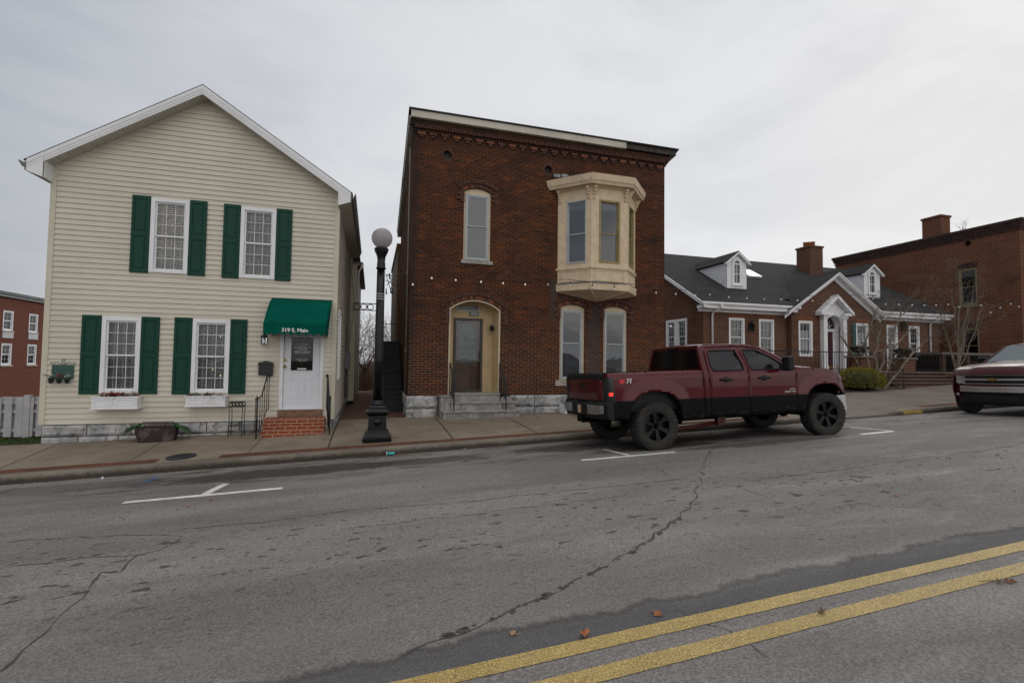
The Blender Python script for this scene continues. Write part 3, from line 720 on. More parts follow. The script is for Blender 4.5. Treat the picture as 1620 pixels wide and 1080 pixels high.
for side in (-1, 1):
    b = MB()
    ex = HX0-EO if side < 0 else HX1+EO; z = roofpt(side, 1, 0, .06).z
    pr = [(0, -.11), (.05, -.11), (.09, -.04), (.10, .0), (.085, .0), (.04, -.09), (0, -.09)]
    V = []; k = len(pr)
    for y in (HY-OV-.01, 17.2): V += [(ex+side*a, y, z+c2) for a, c2 in pr]
    b.add(V, [tuple(range(k)), tuple(range(2*k-1, k-1, -1))]+[(i, k+i, k+(i+1) % k, (i+1) % k) for i in range(k)])
    b.box(W, min(ex-.01, ex+.01), max(ex-.01, ex+.01), HY-OV, 17.2, roofpt(side, 1, 0, -.12).z, z-.02)
    b.build('gutter', mk('brown_gutter', (.16, .15, .14), .5, var=.15), house)
# rear wing with its own eave, seen down the alley
b = MB(); b.box(W, HX1+.05, HX1+.24, 17.0, 23.0, .3, 4.9); b.box(W, HX0+.3, HX1+.05, 17.1, 23, .3, 5.3); b.build('rear_wing', mk('cream_wing_wall', (.50, .47, .37), .6, var=.08), house)
b = MB(); b.box(W, HX1+.02, HX1+.42, 17.25, 23.2, 4.9, 5.03); b.build('rear_soffit', mk('taupe_soffit', (.25, .22, .18), .6), house)
b = MB(); b.tube([(HX1+.42, 17.25, 4.95), (HX1+.38, 17.1, 4.8), (HX1+.3, 16.95, 4.65), (HX1+.29, 16.92, .5)], .035, 8); b.build('downspout', mk('white_pipe', (.5, .5, .48), .4), house)
# windows
def dh_window(parent, fr, a0, a1, b0, b1, fm, fw=.055, casing=.0, cm=None, cols=3, rows=3, cover='blind', setback=.03, gm=None, meet=.5, proud=.02, sash=.035, rows2=None, covermat=None, cover_z=0):
    """double hung window in the opening a0..a1 x b0..b1; returns the frame"""
    b = MB(); cm = cm or fm
    b.box(fr, a0-casing, a0+fw, b0-casing, b1+casing, -.1, proud); b.box(fr, a1-fw, a1+casing, b0-casing, b1+casing, -.1, proud)
    b.box(fr, a0+fw, a1-fw, b1-fw, b1+casing, -.1, proud-.001); b.box(fr, a0+fw, a1-fw, b0-casing, b0+fw*.8, -.1, proud+.008)
    A0, A1, B0, B1 = a0+fw, a1-fw, b0+fw*.8, b1-fw; mz = B0+(B1-B0)*meet; s = sash
    for (z0, z1, n) in ((mz-s*.4, B1, -setback), (B0, mz+s*.4, -setback-.022)):
        b.box(fr, A0, A0+s, z0, z1, n-.02, n); b.box(fr, A1-s, A1, z0, z1, n-.02, n); b.box(fr, A0+s, A1-s, z0, z0+s, n-.02, n-.0005); b.box(fr, A0+s, A1-s, z1-s, z1, n-.02, n-.0005)
        rr = rows if z1 == B1 else (rows2 if rows2 is not None else rows)
        for k in range(1, cols): x = A0+s+(A1-A0-2*s)*k/cols; b.box(fr, x-.0055, x+.0055, z0+s, z1-s, n-.016, n-.006)
        for k in range(1, rr): z = z0+s+(z1-z0-2*s)*k/rr; b.box(fr, A0+s, A1-s, z-.0055, z+.0055, n-.0155, n-.0065)
    wf = b.build('window', fm, parent, bevel=.004)
    p = MB(); n = -setback-.011; p.quad(fr.P(A0+s*.5, mz, n), fr.P(A1-s*.5, mz, n), fr.P(A1-s*.5, B1-s*.5, n), fr.P(A0+s*.5, B1-s*.5, n)); n -= .022
    p.quad(fr.P(A0+s*.5, B0+s*.5, n), fr.P(A1-s*.5, B0+s*.5, n), fr.P(A1-s*.5, mz, n), fr.P(A0+s*.5, mz, n)); p.build('pane', gm or glass, wf)
    if cover == 'blind':
        q = MB(); z = B0+.01
        while z < B1:
            c2 = [fr.P(A0, z, -.125), fr.P(A1, z, -.125), fr.P(A1, z+.024, -.100), fr.P(A0, z+.024, -.100)]; q.add(c2, [(0, 1, 2, 3)]); z += .043
        for x in (A0+.1, (A0+A1)/2, A1-.1): q.box(fr, x-.004, x+.004, B0, B1, -.094, -.092)
        q.box(fr, A0, A1, B1-.05, B1, -.13, -.085)
        q.build('blind', covermat or blindm, wf)
    elif cover == 'curtain':
        q = MB(); n2 = 40; V = []; zt = B1-.02 if not cover_z else B0+(B1-B0)*cover_z
        for i in range(n2+1):
            x = A0+(A1-A0)*i/n2; d = -.12+(0 if covermat else 1)*(.012*math.sin(i*1.9)+.008*math.sin(i*.7))
            V += [fr.P(x, B0, d), fr.P(x, zt, d)]
        q.add(V, [(2*i, 2*i+2, 2*i+3, 2*i+1) for i in range(n2)], 0, True); q.build('curtain', covermat or curtain, wf)
    return wf
for i, w in enumerate(win): dh_window(house, fh, *w, white, fw=.075, setback=.0, sash=.03, proud=.035)
# side wall window
dh_window(house, fhr, 12.05, 12.75, 1.2, 2.85, white, fw=.06, proud=.04, cover='none', gm=glass_dark)
b = MB(); b.box(fhr, 12.06, 12.74, 1.22, 2.83, -.13, -.12); b.build('window_backing', dark, house)
# lamps seen inside the rooms
lit = mk('ceiling_light_diffuser', (1, .85, .55), .4, var=0, emit=9)
b = MB(); b.box(W, -4.62, -4.22, HY+.7, HY+1.9, HEAVE-.09, HEAVE-.052); b.build('ceiling_light', lit, house)
tiny = mk('fairy_light', (1, .8, .4), .4, var=0, emit=5)
for i in range(12):
    b = MB(); b.ico((win[3][0]+.12+random.random()*.6, HY+.25+random.random()*.25, win[3][2]+.25+random.random()*1.0), .008, 1); b.build('fairy_light', tiny, house)
# shutters
def shutter_(a0, a1, b0, b1):
    b = MB(); e = .05; mid = b0+(b1-b0)*.5
    b.box(fh, a0, a1, b0, b1, .012, .030)
    b.box(fh, a0, a0+e, b0, b1, .030, .045); b.box(fh, a1-e, a1, b0, b1, .030, .045)
    for z0, z1 in ((b0, b0+.07), (mid-.045, mid+.045), (b1-.07, b1)): b.box(fh, a0+e, a1-e, z0, z1, .030, .0445)
    for z0, z1 in ((b0+.105, mid-.08), (mid+.08, b1-.105)): b.box(fh, a0+e+.035, a1-e-.035, z0, z1, .030, .041)
    b.build('shutter', shutter, house, bevel=.006)
for i, ((l, r)) in enumerate((((213.3, 240), (302.3, 329)), ((356, 381.5), (438.3, 462.3)), ((132.9, 162), (225.5, 253.5)), ((277.7, 305.3), (366, 392)))):
    a0, a1, b0, b1 = win[i]; yy = 313+15*(i == 1) if i < 2 else 503
    for (u0, u1) in (l, r):
        x0 = px(u0, yy, HY)[0]; x1 = px(u1, yy+2, HY)[0]
        wd_ = .315
        if u0 < 0.5*(l[0]+r[1]): x1 = a0-.005; x0 = x1-wd_-.005
        else: x0 = a1+.005; x1 = x0+wd_
        shutter_(x0, x1, b0-.02, b1+.02)
# door
b = MB(); tw = .07
b.box(fh, dX0, dX0+tw, dZ0-.02, dZ1, -.08, .03); b.box(fh, dX1-tw, dX1, dZ0-.02, dZ1, -.08, .03); b.box(fh, dX0+tw, dX1-tw, dZ1-tw, dZ1, -.08, .029)
b.build('door_frame', white, house, bevel=.006)
gx_0, gz1 = px(461.5, 533, HY+.03); gx_1, gz0 = px(494.5, 586, HY+.03)
b = MB(); D0x, D1x = dX0+tw+.004, dX1-tw-.004
b.sheet(lambda a, c, n: fh.P(a, c, n-.03), rect(D0x, D1x, dZ0+.005, dZ1-tw-.004), [rect(gx_0, gx_1, gz0, gz1)], reveal=.04)
b.box(fh, D0x, D1x, dZ0-.02, dZ0+.006, -.06, .02)
for (a, c) in ((gx_0, gx_1),):
    b.box(fh, a-.03, a, gz0-.03, gz1+.03, -.03, -.018); b.box(fh, c, c+.03, gz0-.03, gz1+.03, -.03, -.018); b.box(fh, a, c, gz0-.03, gz0, -.03, -.0185); b.box(fh, a, c, gz1, gz1+.03, -.03, -.0185)
pw = (D1x-D0x)
for (p0, p1) in ((.17, .45), (.56, .84)):
    a, c = D0x+pw*p0, D0x+pw*p1; z0, z1 = dZ0+.22, gz0-.16
    for q in ((a, a+.02, z0, z1), (c-.02, c, z0, z1), (a+.02, c-.02, z0, z0+.02), (a+.02, c-.02, z1-.02, z1)): b.box(fh, *q, -.03, -.022)
    b.box(fh, a+.045, c-.045, z0+.045, z1-.045, -.03, -.024)
door = b.build('door', whitedoor, house, bevel=.003)
b = MB(); b.quad(fh.P(gx_0, gz0, -.045), fh.P(gx_1, gz0, -.045), fh.P(gx_1, gz1, -.045), fh.P(gx_0, gz1, -.045)); b.build('pane', glass_dark, door)
b = MB(); b.box(fh, gx_0-.05, gx_1+.05, gz0-.1, gz1+.1, -.9, -.88, 0); b.box(fh, gx_0+.10, gx_0+.15, gz0, gz1, -.8, -.76, 1); b.box(fh, gx_0, gx_1, gz1-.16, gz1-.1, -.8, -.76, 1); b.build('hallway', [room, mk('wood_trim_inside', (.3, .16, .07), .5)], house)
lett = mk('white_lettering', (.75, .75, .75), .5, var=0)
gxc = (gx_0+gx_1)/2; gh = gz1-gz0
for txt, k, s in (('319 S. Main Street', .80, .034), ('The Office of', .745, .030), ('MERCER COUNTY', .69, .042), ('ATTORNEY', .64, .040), ('MERCER COUNTY', .575, .040), ('CHILD SUPPORT', .525, .042), ('Monday - Friday', .335, .034), ('8:00 - 4:30', .285, .032)):
    textmesh('door_lettering', txt, s, fh, gxc, gz0+gh*k, -.041, lett, door, .0005)
b = MB(); b.box(fh, gxc-.09, gxc+.09, gz0+.02, gz0+.05, -.043, -.035); b.build('door_sticker', lett, door)
kx, kz = px(447.6+1.5, 591, HY); b = MB(); b.lathe([(.03, 0), (.03, .012), (.012, .016), (.012, .04), (.028, .05), (.03, .065), (.0, .078)], (kx+.012, HY+.03, dZ0+.93-.16+.14), 16, 'y'); b.build('door_knob', brass, door)
b = MB(); b.lathe([(.034, 0), (.034, .012), (.02, .018), (0, .02)], (kx+.012, HY+.03, dZ0+.93+.12), 16, 'y'); b.build('deadbolt', brass, door)
# threshold board and brick steps
b = MB(); b.box(fh, dX0-.02, dX1+.02, dZ0-.17, dZ0-.022, -.05, .03); b.build('threshold', mk('worn_wood', (.2, .12, .08), .8, var=.3, vs=12), house, bevel=.008)
sx0 = px(416, 672, HY-.3)[0]; sx1 = px(513, 668, HY-.3)[0]
b = MB(); top = dZ0-.175
b.box(fh, sx0, sx1, .0, top, 0, .36); b.box(fh, sx0-.0, sx1+.0, -.1, top-.225, .36, .52)
b.build('brick_step', brick_bright, house, bevel=.01)
# awning: hipped canvas with a scalloped valance
aX0, aZ1 = px(433, 471, HY); aX1 = px(524, 475, HY)[0]+.02; AD = .72
fX0, fZ1 = px(416.7, 513, HY-AD); fX1, _ = px(515.3, 516.5, HY-AD); aX0 = min(aX0, fX0+.02)
aZf = fZ1; 
def ax(t): return fX0+(fX1-fX0)*t
b = MB(); n = 24
V = []
for j in range(7):
    s = j/6; y = HY-.02-AD*(s**.85); z = aZ1+(aZf-aZ1)*(s**1.15)
    for i in range(n+1): t = i/n; V.append((aX0+(fX0-aX0)*s+(aX1-aX0+((fX1-aX1)-(fX0-aX0))*s)*t, y, z-.008*math.sin(PI*t*4)**2*math.sin(PI*s)))
b.add(V, [(j*(n+1)+i, (j+1)*(n+1)+i, (j+1)*(n+1)+i+1, j*(n+1)+i+1) for j in range(6) for i in range(n)], 0, True)
def valance(p, q, nsc, h=.205):
    p = Vector(p); q = Vector(q); k = nsc*8; V = []
    for i in range(k+1):
        s = i/k; ph = (s*nsc) % 1; d = h-.05*(abs(math.cos(PI*s*nsc))**1.6); V += [p+(q-p)*s, p+(q-p)*s-Vector((0, 0, d))]
    b.add(V, [(2*i+1, 2*i+3, 2*i+2, 2*i) for i in range(k)])
fy = HY-.02-AD
valance((fX0, fy-.002, aZf), (fX1, fy-.002, aZf), 8); valance((fX0, HY-.02, aZf), (fX0, fy, aZf), 5); valance((fX1, fy, aZf), (fX1, HY-.02, aZf), 5)
for X, Xt, flip in ((fX0, aX0, 0), (fX1, aX1, 1)):
    V = [(Xt, HY-.02, aZ1)]+[(Xt+(X-Xt)*(j/6), HY-.02-AD*((j/6)**.85), aZ1+(aZf-aZ1)*((j/6)**1.15)) for j in range(1, 7)]+[(X, HY-.02, aZf)]
    b.add(V, [tuple(range(len(V))) if not flip else tuple(range(len(V)-1, -1, -1))])
aw = b.build('awning', awn, house)
sol = aw.modifiers.new('solid', 'SOLIDIFY'); sol.thickness = .004
tx = (px(445, 520, fy)[0]+px(487.5, 521, fy)[0])/2; tz = px(466, 520.5, fy)[1]
textmesh('awning_lettering', '319 S. Main', .108, Fr((0, fy, 0)), tx, fZ1-.105, .013, mk('awning_letter_white', (.8, .8, .8), .6, var=0), aw, .001, bold=.0035)
# wall lantern, mailbox, junction plate
lx, lz = px(418, 536, HY-.12)
b = MB(); b.box(fh, lx-.03, lx+.03, lz-.03, lz+.1, .012, .03); b.tube([(lx, HY-.03, lz+.06), (lx, HY-.08, lz+.13), (lx, HY-.13, lz+.11)], .008, 6)
b.lathe([(.0, .13), (.02, .12), (.02, .1), (.075, .055), (.08, .045), (.06, .045)], (lx, HY-.13, lz), 6); b.lathe([(.05, -.12), (.058, -.11), (.05, -.1)], (lx, HY-.13, lz), 6)
for k in range(6): a = k*PI/3; b.tube([(lx+.058*math.cos(a), HY-.13+.058*math.sin(a), lz+.05), (lx+.05*math.cos(a), HY-.13+.05*math.sin(a), lz-.11)], .005, 5)
lan = b.build('wall_lantern', black, house)
b = MB(); b.lathe([(.045, -.1), (.052, .045)], (lx, HY-.13, lz), 6, smooth=False); b.build('lantern_glass', glass, lan)
b = MB(); b.lathe([(.012, -.09), (.012, -.02), (.0, 0)], (lx, HY-.13, lz), 8); b.build('candle_bulb', mk('candle_bulb', (.8, .75, .6), .3, emit=.3, var=0), lan)
mx0, mz0 = px(407.7, 593, HY-.06); mx1, mz1 = px(433.5, 572.5, HY-.06); b = MB(); mc = (mx0+mx1)/2
mz1 = mz0+.30; b.prism(fh, [(mx0+.015, mz0), (mx1-.015, mz0), (mx1-.015, mz1-.05), (mc, mz1-.02), (mx0+.015, mz1-.05)], .014, .10)
b.prism(fh, [(mx0, mz1-.08), (mx1, mz1-.08), (mx1-.02, mz1-.03), (mc+.06, mz1-.02), (mc, mz1+.01), (mc-.06, mz1-.02), (mx0+.02, mz1-.03)], .014, .125)
b.box(fh, mc-.075, mc+.075, mz0+.05, mz0+.17, .10, .106); b.build('mailbox', mk('mailbox_black', (.014, .016, .018), .35, var=.2), house, bevel=.006)
# stair handrails
def handrail(xw, xf, parent):
    b = MB(); zt = dZ0-.17; yw = HY-.04; yf = HY-.62; zs = walk_z(xf, yf); xr = xw
    _tube = b.tube
    def tb(pts, r, seg): return _tube([(xw+(xf-xw)*(yw-p[1])/(yw-yf), p[1], p[2]) for p in pts], r, seg)
    b.tube = tb
    top = [(xr, yw, zt+.90), (xr, yw-.10, zt+.90), (xr, yw-.16, zt+.84), (xr, yf+.22, zt+.50), (xr, yf+.12, zt+.44), (xr, yf-.08, zt+.44)]
    bot = [(xr, yw, zt+.18), (xr, yw-.1, zt+.16), (xr, yf+.2, zt-.17), (xr, yf+.1, zt-.2), (xr, yf-.08, zt-.2)]
    b.tube(top, .014, 6); b.tube(bot, .009, 6)
    b.tube([(xr, yf, zs), (xr, yf, zt+.44)], .014, 6); b.ico((xf, yf, zt+.47), .022, 1)
    for k in range(7):
        s = k/6; y = yf-.07+(yw-.02-yf+.07)*s
        def zz(P, y):
            for (p, q) in zip(P, P[1:]):
                if min(p[1], q[1])-1e-6 <= y <= max(p[1], q[1])+1e-6: return p[2]+(q[2]-p[2])*((y-p[1])/(q[1]-p[1]+1e-9))
            return P[0][2]
        b.tube([(xr, y, zz(bot, y)), (xr, y, zz(top, y))], .008, 5)
    b.tube([(xr, yw, zt+.90), (xr, yw+.03, zt+.88)], .03, 6)
    b.build('handrail', black, parent)
handrail(px(427, 608, HY)[0], px(407, 630, HY-.62)[0], house); handrail(px(517.5, 608, HY)[0], px(522.5, 630, HY-.62)[0], house)
b = MB(); b.tube([(HX1+.04, 15.5, 2.9), (HX1+.05, 15.5, .5)], .03, 8); b.box(fhr, 15.2, 15.5, 1.4, 1.9, .02, .16); b.tube([(HX1+.05, 14, 5.2), (HX1+.25, 15.4, 3.4), (HX1+.1, 15.4, 2.0)], .008, 5)
b.build('electric_meter', mk('grey_meter', (.12, .12, .13), .5), house)
rebase(house)
# ---------------- window boxes with flowers
def leafcluster(b, c, r, n, mi, size=.02, sz=1.0):
    for i in range(n):
        d = Vector((random.gauss(0, 1), random.gauss(0, 1), random.gauss(0, 1)*sz)).normalized()*r*random.random()**.4
        p = Vector(c)+d; a = random.uniform(0, 2*PI); t2 = random.uniform(-.8, .8); u = Vector((math.cos(a), math.sin(a), t2)).normalized(); w = u.cross(Vector((random.random()-.5, random.random()-.5, 1))).normalized()
        s = size*random.uniform(.6, 1.3); b.add([p-w*s*.35, p+u*s, p+w*s*.35, p-u*s*.5], [(0, 1, 2, 3)], mi)
petal = [mk('petal_red', (.35, .02, .03), .6, var=.2), mk('petal_white', (.7, .68, .6), .6, var=.1), mk('petal_yellow', (.5, .3, .03), .6, var=.2), mk('leaf_green', (.05, .08, .02), .7, var=.4, vs=20)]
for i, (TL, BR, lab) in enumerate((((141.5, 627), (222, 646.5), 'white panelled window box of red flowers under the left ground floor window'), ((290.5, 626.5), (361, 644), 'white panelled window box of pale flowers beside the plant stand'))):
    D = .22; x0 = px(TL[0]+.8, 640, HY-D)[0]; x1 = px(BR[0]-3.5, 640, HY-D)[0]; zt = px(180, TL[1]+.5, HY-D)[1]; zb = px(180, BR[1]+1, HY-D)[1]
    t_ = thing('window_box', ((x0+x1)/2, HY-D/2-.02, zb), lab, 'window box', 'window boxes under the house windows')
    b = MB(); b.box(fh, x0+.02, x1-.02, zb+.03, zt-.02, .02, D); b.box(fh, x0, x1, zt-.025, zt, .015, D+.015); b.box(fh, x0, x1, zb, zb+.03, .015, D+.015)
    xm = (x0+x1)/2
    for (p, q) in ((x0+.06, xm-.03), (xm+.03, x1-.06)):
        for r in ((p, p+.02, zb+.06, zt-.05), (q-.02, q, zb+.06, zt-.05), (p+.02, q-.02, zb+.06, zb+.08), (p+.02, q-.02, zt-.07, zt-.05)): b.box(fh, *r, D, D+.008)
    b.build('box', white, t_, bevel=.004)
    b = MB()
    for k in range(26):
        xx = random.uniform(x0+.05, x1-.05); yy = HY-random.uniform(.05, D-.02); hh = zt+random.uniform(0, .05); 
        if i == 0 and (abs(xx-x0-.2) < .12 or abs(xx-x1+.12) < .07 or abs(xx-xm-.02) < .12): leafcluster(b, (xx, yy, hh+.03), .035, 14, 0, .025)
        else: leafcluster(b, (xx, yy, hh), .03, 10, random.choice([1, 1, 2, 0, 3, 3]), .022)
        leafcluster(b, (xx, yy, zt), .06, 10, 3, .04)
    b.build('flowers', petal, t_); rebase(t_)
# ---------------- wall planter on the left corner
x0, z1 = px(83.5, 577, HY); x1, z0 = px(117.5, 598.5, HY); xm = (x0+x1)/2
t_ = thing('wall_planter', (xm, HY-.04, z0-.08), 'green scrolled metal wall planter with three small flower pots near the house corner', 'wall planter')
b = MB(); b.box(fh, x0, x1, z0, z1, .02, .03); 
for s in (-1, 1):
    b.tube([(xm, HY-.03, z1+.01), (xm+s*.05, HY-.03, z1+.035), (xm+s*.11, HY-.03, z1+.06), (xm+s*.15, HY-.03, z1+.03), (xm+s*.19, HY-.03, z1+.06), (xm+s*.2, HY-.03, z1+.02)], .005, 5)
b.tube([(xm+.022*math.cos(a*PI/6), HY-.03, z1+.08+.034*math.sin(a*PI/6)) for a in range(13)], .005, 5)
b.build('back_panel', mk('verdigris_panel', (.03, .085, .07), .6, var=.5, vs=30), t_)
for k in range(3):
    c = (x0+.03+k*(x1-x0)*.36, HY-.09, z0-.09); b = MB(); b.lathe([(.03, 0), (.045, .085), (.052, .085), (.052, .1), (.042, .1), (.04, .08)], c, 12); p_ = b.build('flower_pot', mk('pot_dark_teal', (.02, .045, .045), .6), t_)
    b = MB(); leafcluster(b, (c[0], c[1], c[2]+.14), .04 if k != 1 else .055, 40, 0 if k == 1 else 1, .022); leafcluster(b, (c[0], c[1], c[2]+.11), .04, 20, 3, .03); b.build('flowers', petal, p_)
b = MB(); b.tube([(x0-.02, HY-.05, z0+.06), (HX0+.1, HY-.05, z0+.06)], .006, 5); b.ico((x0-.07, HY-.05, z0+.075), .014, 1); b.ico((x0-.11, HY-.05, z0+.075), .012, 1); b.build('side_arm', black, t_)
rebase(t_)
# ---------------- plant stand on the sidewalk
sxa, sza = px(361, 685, HY-.35); sxb, _ = px(383, 684, HY-.35); zt = px(372, 636, HY-.3)[1]
t_ = thing('plant_stand', ((sxa+sxb)/2, HY-.25, sza), 'empty black wrought iron plant stand with scrolled top on four thin legs', 'plant stand')
b = MB(); y0, y1 = HY-.36, HY-.16; hb = .09
for z in (zt, zt-hb): 
    b.tube([(sxa, y0, z), (sxb, y0, z), (sxb, y1, z), (sxa, y1, z), (sxa, y0, z)], .008, 6)
for k in range(4):
    xx = sxa+(sxb-sxa)*(k+.5)/4
    for yy in (y0, y1): b.tube([(xx+.032*math.cos(a*PI/5), yy, zt-hb/2+.036*math.sin(a*PI/5)) for a in range(11)], .007, 5)
b.build('scrolled_top', black, t_)
for xx in (sxa, sxb):
    for yy in (y0, y1):
        b = MB(); zg = walk_z(xx, yy); b.tube([(xx, yy, zg), (xx+(.012 if xx == sxa else -.012), yy, (zg+zt)/2), (xx, yy, zt-.02)], .008, 6); b.build('leg', black, t_)
b = MB(); b.tube([(sxa, y0, sza+.14), (sxb, y0, sza+.14)], .006, 5); b.tube([(sxa, y1, sza+.14), (sxb, y1, sza+.14)], .006, 5); b.tube([(sxa, y0, sza+.14), (sxa, y1, sza+.14)], .006, 5); b.build('stretcher', black, t_); rebase(t_)
# ---------------- basket planter with ferns
cx, cz = px(247, 690, HY-.35); cz = walk_z(cx, HY-.3)
t_ = thing('basket_planter', (cx, HY-.3, cz), 'dark wicker trough planter with green ferns at both ends against the stone foundation', 'planter')
b = MB(); Lh = .36
def lattice():
    m, t, p, o = newmat('dark_wicker'); v = t.coord('Object')
    w = t.node('ShaderNodeTexChecker'); t.put(w.inputs[0], t.map(v, (55, 55, 55), (0, 0, 0), (0, PI/4, 0))); w.inputs['Scale'].default_value = 1
    n = t.noise(v, 4, 4, .6)
    t.put(p.inputs['Base Color'], t.mix(t.math('MULTIPLY', w.outputs['Fac'], t.ramp(n, .52, .6)), (.03, .018, .018), (.16, .13, .12))); p.inputs['Roughness'].default_value = .7; return m
lm = lattice(); k = 18; V = []
for (zz, s) in ((0, .86), (.16, .97), (.27, 1.0), (.27, .94), (.2, .9)):
    for i in range(k): a = 2*PI*i/k; V.append((cx+Lh*s*(abs(math.cos(a))**.5)*math.copysign(1, math.cos(a)), HY-.3+.14*s*(abs(math.sin(a))**.5)*math.copysign(1, math.sin(a)), cz+zz))
b.add(V, [(r*k+i, r*k+(i+1) % k, (r+1)*k+(i+1) % k, (r+1)*k+i) for r in range(4) for i in range(k)]+[tuple(range(k-1, -1, -1))])
b.build('trough', lm, t_)
b = MB()
for i in range(30):
    x = cx-.25+.5*i/29; b.tube([(x, HY-.3, cz+.2), (x+.03, HY-.3, cz+.36)], .004, 4); b.tube([(x+.03, HY-.3, cz+.2), (x, HY-.3, cz+.36)], .004, 4)
b.tube([(cx-.26, HY-.3, cz+.37), (cx+.28, HY-.3, cz+.37)], .008, 5); b.build('wire_fence', mk('dark_wire', (.05, .03, .03), .6), t_)
fernm = mk('fern_green', (.04, .11, .03), .7, var=.5, vs=14)
b = MB()
for s in (-1, 1):
    for i in range(34):
        a = random.uniform(0, 2*PI); base = Vector((cx+s*.30, HY-.3, cz+.24)); L = random.uniform(.22, .36); out_ = Vector((math.cos(a)*.5+s*.5, math.sin(a)*.35, random.uniform(.3, 1.1))).normalized()
        pts = [base+out_*L*q+Vector((0, 0, -.22*q*q*L/.3)) for q in (0, .25, .5, .75, 1)]
        for p, q in zip(pts, pts[1:]):
            d = (q-p); sd2 = d.cross(Vector((0, 0, 1))); 
            if sd2.length < 1e-6: continue
            sd2.normalize()
            for kk in range(6):
                r = p+d*kk/6; w = .036
                for g2 in (-1, 1): b.add([r, r+sd2*g2*w+d*.16, r+sd2*g2*w*.85+d*.26, r+d*.07], [(0, 1, 2, 3)])
b.build('fern', fernm, t_); rebase(t_)
# ---------------- picket fence by the lawn
FY = 12.3; t_ = thing('picket_fence', (-8, FY, -.1), 'weathered white shadowbox picket fence left of the house', 'fence')
fm = mk('weathered_white_fence', (.42, .42, .44), .7, var=.12, vs=6, dirt=.25, dirtcol=(.2, .2, .2), dirts=4)
fz1 = px(30, 627, FY)[1]; fz0 = px(30, 691, FY)[1]; b = MB(); x = -6.2; i = 0
while x > -13:
    b.box(Fr((0, FY, 0)), x-.125, x, fz0+random.uniform(0, .015), fz1-random.uniform(0, .02), .03 if i % 2 else -.045, .048 if i % 2 else -.028); x -= .088 if i % 2 else .088; i += 1
b.build('pickets', fm, t_, bevel=.004)
b = MB(); 
for z in (fz0+.14, fz0+.52, fz1-.12): b.box(Fr((0, FY, 0)), -13, -6.2, z-.03, z+.03, -.025, .027)
b.build('rail', fm, t_)
for xx in (-6.75, -9.2, -11.6): b = MB(); b.box(Fr((0, FY, 0)), xx-.055, xx+.055, fz0-.1, fz1+.03, -.05, .065); b.build('post', fm, t_, bevel=.005)
rebase(t_)
# ================================================================= old brick building
BY = 13.0; BX0, BX1 = .93, 8.69; BZ0, BZT = .76, 8.16; BR = 18.4
bb = thing('brick_building', (4.8, BY, .2), 'tall weathered dark red brick building with a tan bay window and arched doorway', 'building')
fb = Fr((0, BY, 0)); fbl = Fr((BX0, 0, 0), (0, -1, 0)); fbr = Fr((BX1, 0, 0), (0, 1, 0))
def arch(a0, a1, b0, bs, rise, n=14):
    w = (a1-a0)/2; c = (a0+a1)/2; R = (w*w+rise*rise)/(2*rise); cz = bs+rise-R; th = math.asin(w/R)
    return [(a0, b0), (a1, b0)]+[(c+R*math.sin(th*(1-2*k/n)), cz+R*math.cos(th*(1-2*k/n))) for k in range(n+1)]
W1 = (2.335, 3.105, 4.46, 6.38, .11); W2 = (5.21, 6.0, 1.17, 3.27, .10); W3 = (6.61, 7.40, 1.17, 3.27, .10); DR = (1.98, 3.42, .76, 3.10, .26)
circ = [(1.854, 7.33), (4.81, 7.28), (7.62, 7.28)]
def circle(c, r, n=16): return [(c[0]+r*math.cos(2*PI*k/n), c[1]+r*math.sin(2*PI*k/n)) for k in range(n)]
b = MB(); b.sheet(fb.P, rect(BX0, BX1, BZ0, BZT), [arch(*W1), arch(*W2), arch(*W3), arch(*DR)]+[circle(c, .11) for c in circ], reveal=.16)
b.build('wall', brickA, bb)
ZB = 6.45
def roofz(y): return 8.30-(y-12.8)*(8.30-ZB)/(BR-12.8)
b = MB(); b.sheet(fbl.P, [(-BR, .2), (-BY, .2), (-BY, BZT), (-BR, roofz(BR)-.12)]); b.sheet(fbr.P, [(BY, .2), (BR, .2), (BR, roofz(BR)-.12), (BY, BZT)])
b.quad((BX1, BR, .2), (BX0, BR, .2), (BX0, BR, roofz(BR)-.12), (BX1, BR, roofz(BR)-.12)); b.build('side_wall', brickA, bb)
b = MB(); b.box(W, BX0+.17, BX1-.02, BY+.17, BR-.1, 3.85, 3.9); b.box(W, BX0+.05, BX1-.05, BY+1.6, BY+1.64, .8, 7.9); b.build('interior_wall', room, bb)
# cornice: projecting courses, corbel blocks, fascia board, roof edge
b = MB(); 
for fr, a0, a1 in ((fb, BX0-.0, BX1+.0),):
    b.box(fr, a0-.03, a1+.03, 7.86, 7.93, 0, .035); b.box(fr, a0-.05, a1+.05, 7.93, 8.0, 0, .055); b.box(fr, a0-.09, a1+.09, 8.0, 8.16, 0, .10)
b.box(fbl, -BR, -BY-.0, 7.86, 7.9, 0, .001)
b.build('corbel_course', brickA, bb)
b = MB(); x = BX0+.03; i = 0
while x < BX1-.03:
    b.box(fb, x, x+.055, 7.935, 8.03, .055, .10+random.uniform(-.004, .008)); x += .082; i += 1
b.build('soldier_course', archbrick, bb)
b = MB(); x = BX0+.1; i = 0
while x < BX1-.25:
    j = random.uniform(-.006, .006)
    b.box(fb, x, x+.21, 7.79+j, 7.855+j, .002, .055, 1 if random.random() < .5 else 0); b.box(fb, x+.05, x+.16, 7.72+j, 7.785+j, .002, .04, 0); x += .32
b.build('corbel_block', [archbrick, archorange], bb, bevel=.004)
XF = px(991, 237, 12.80)[0]
b = MB(); b.box(fb, BX0-.13, XF, 8.165, 8.345, -.05, .20); b.build('fascia_board', fascia_m, bb)
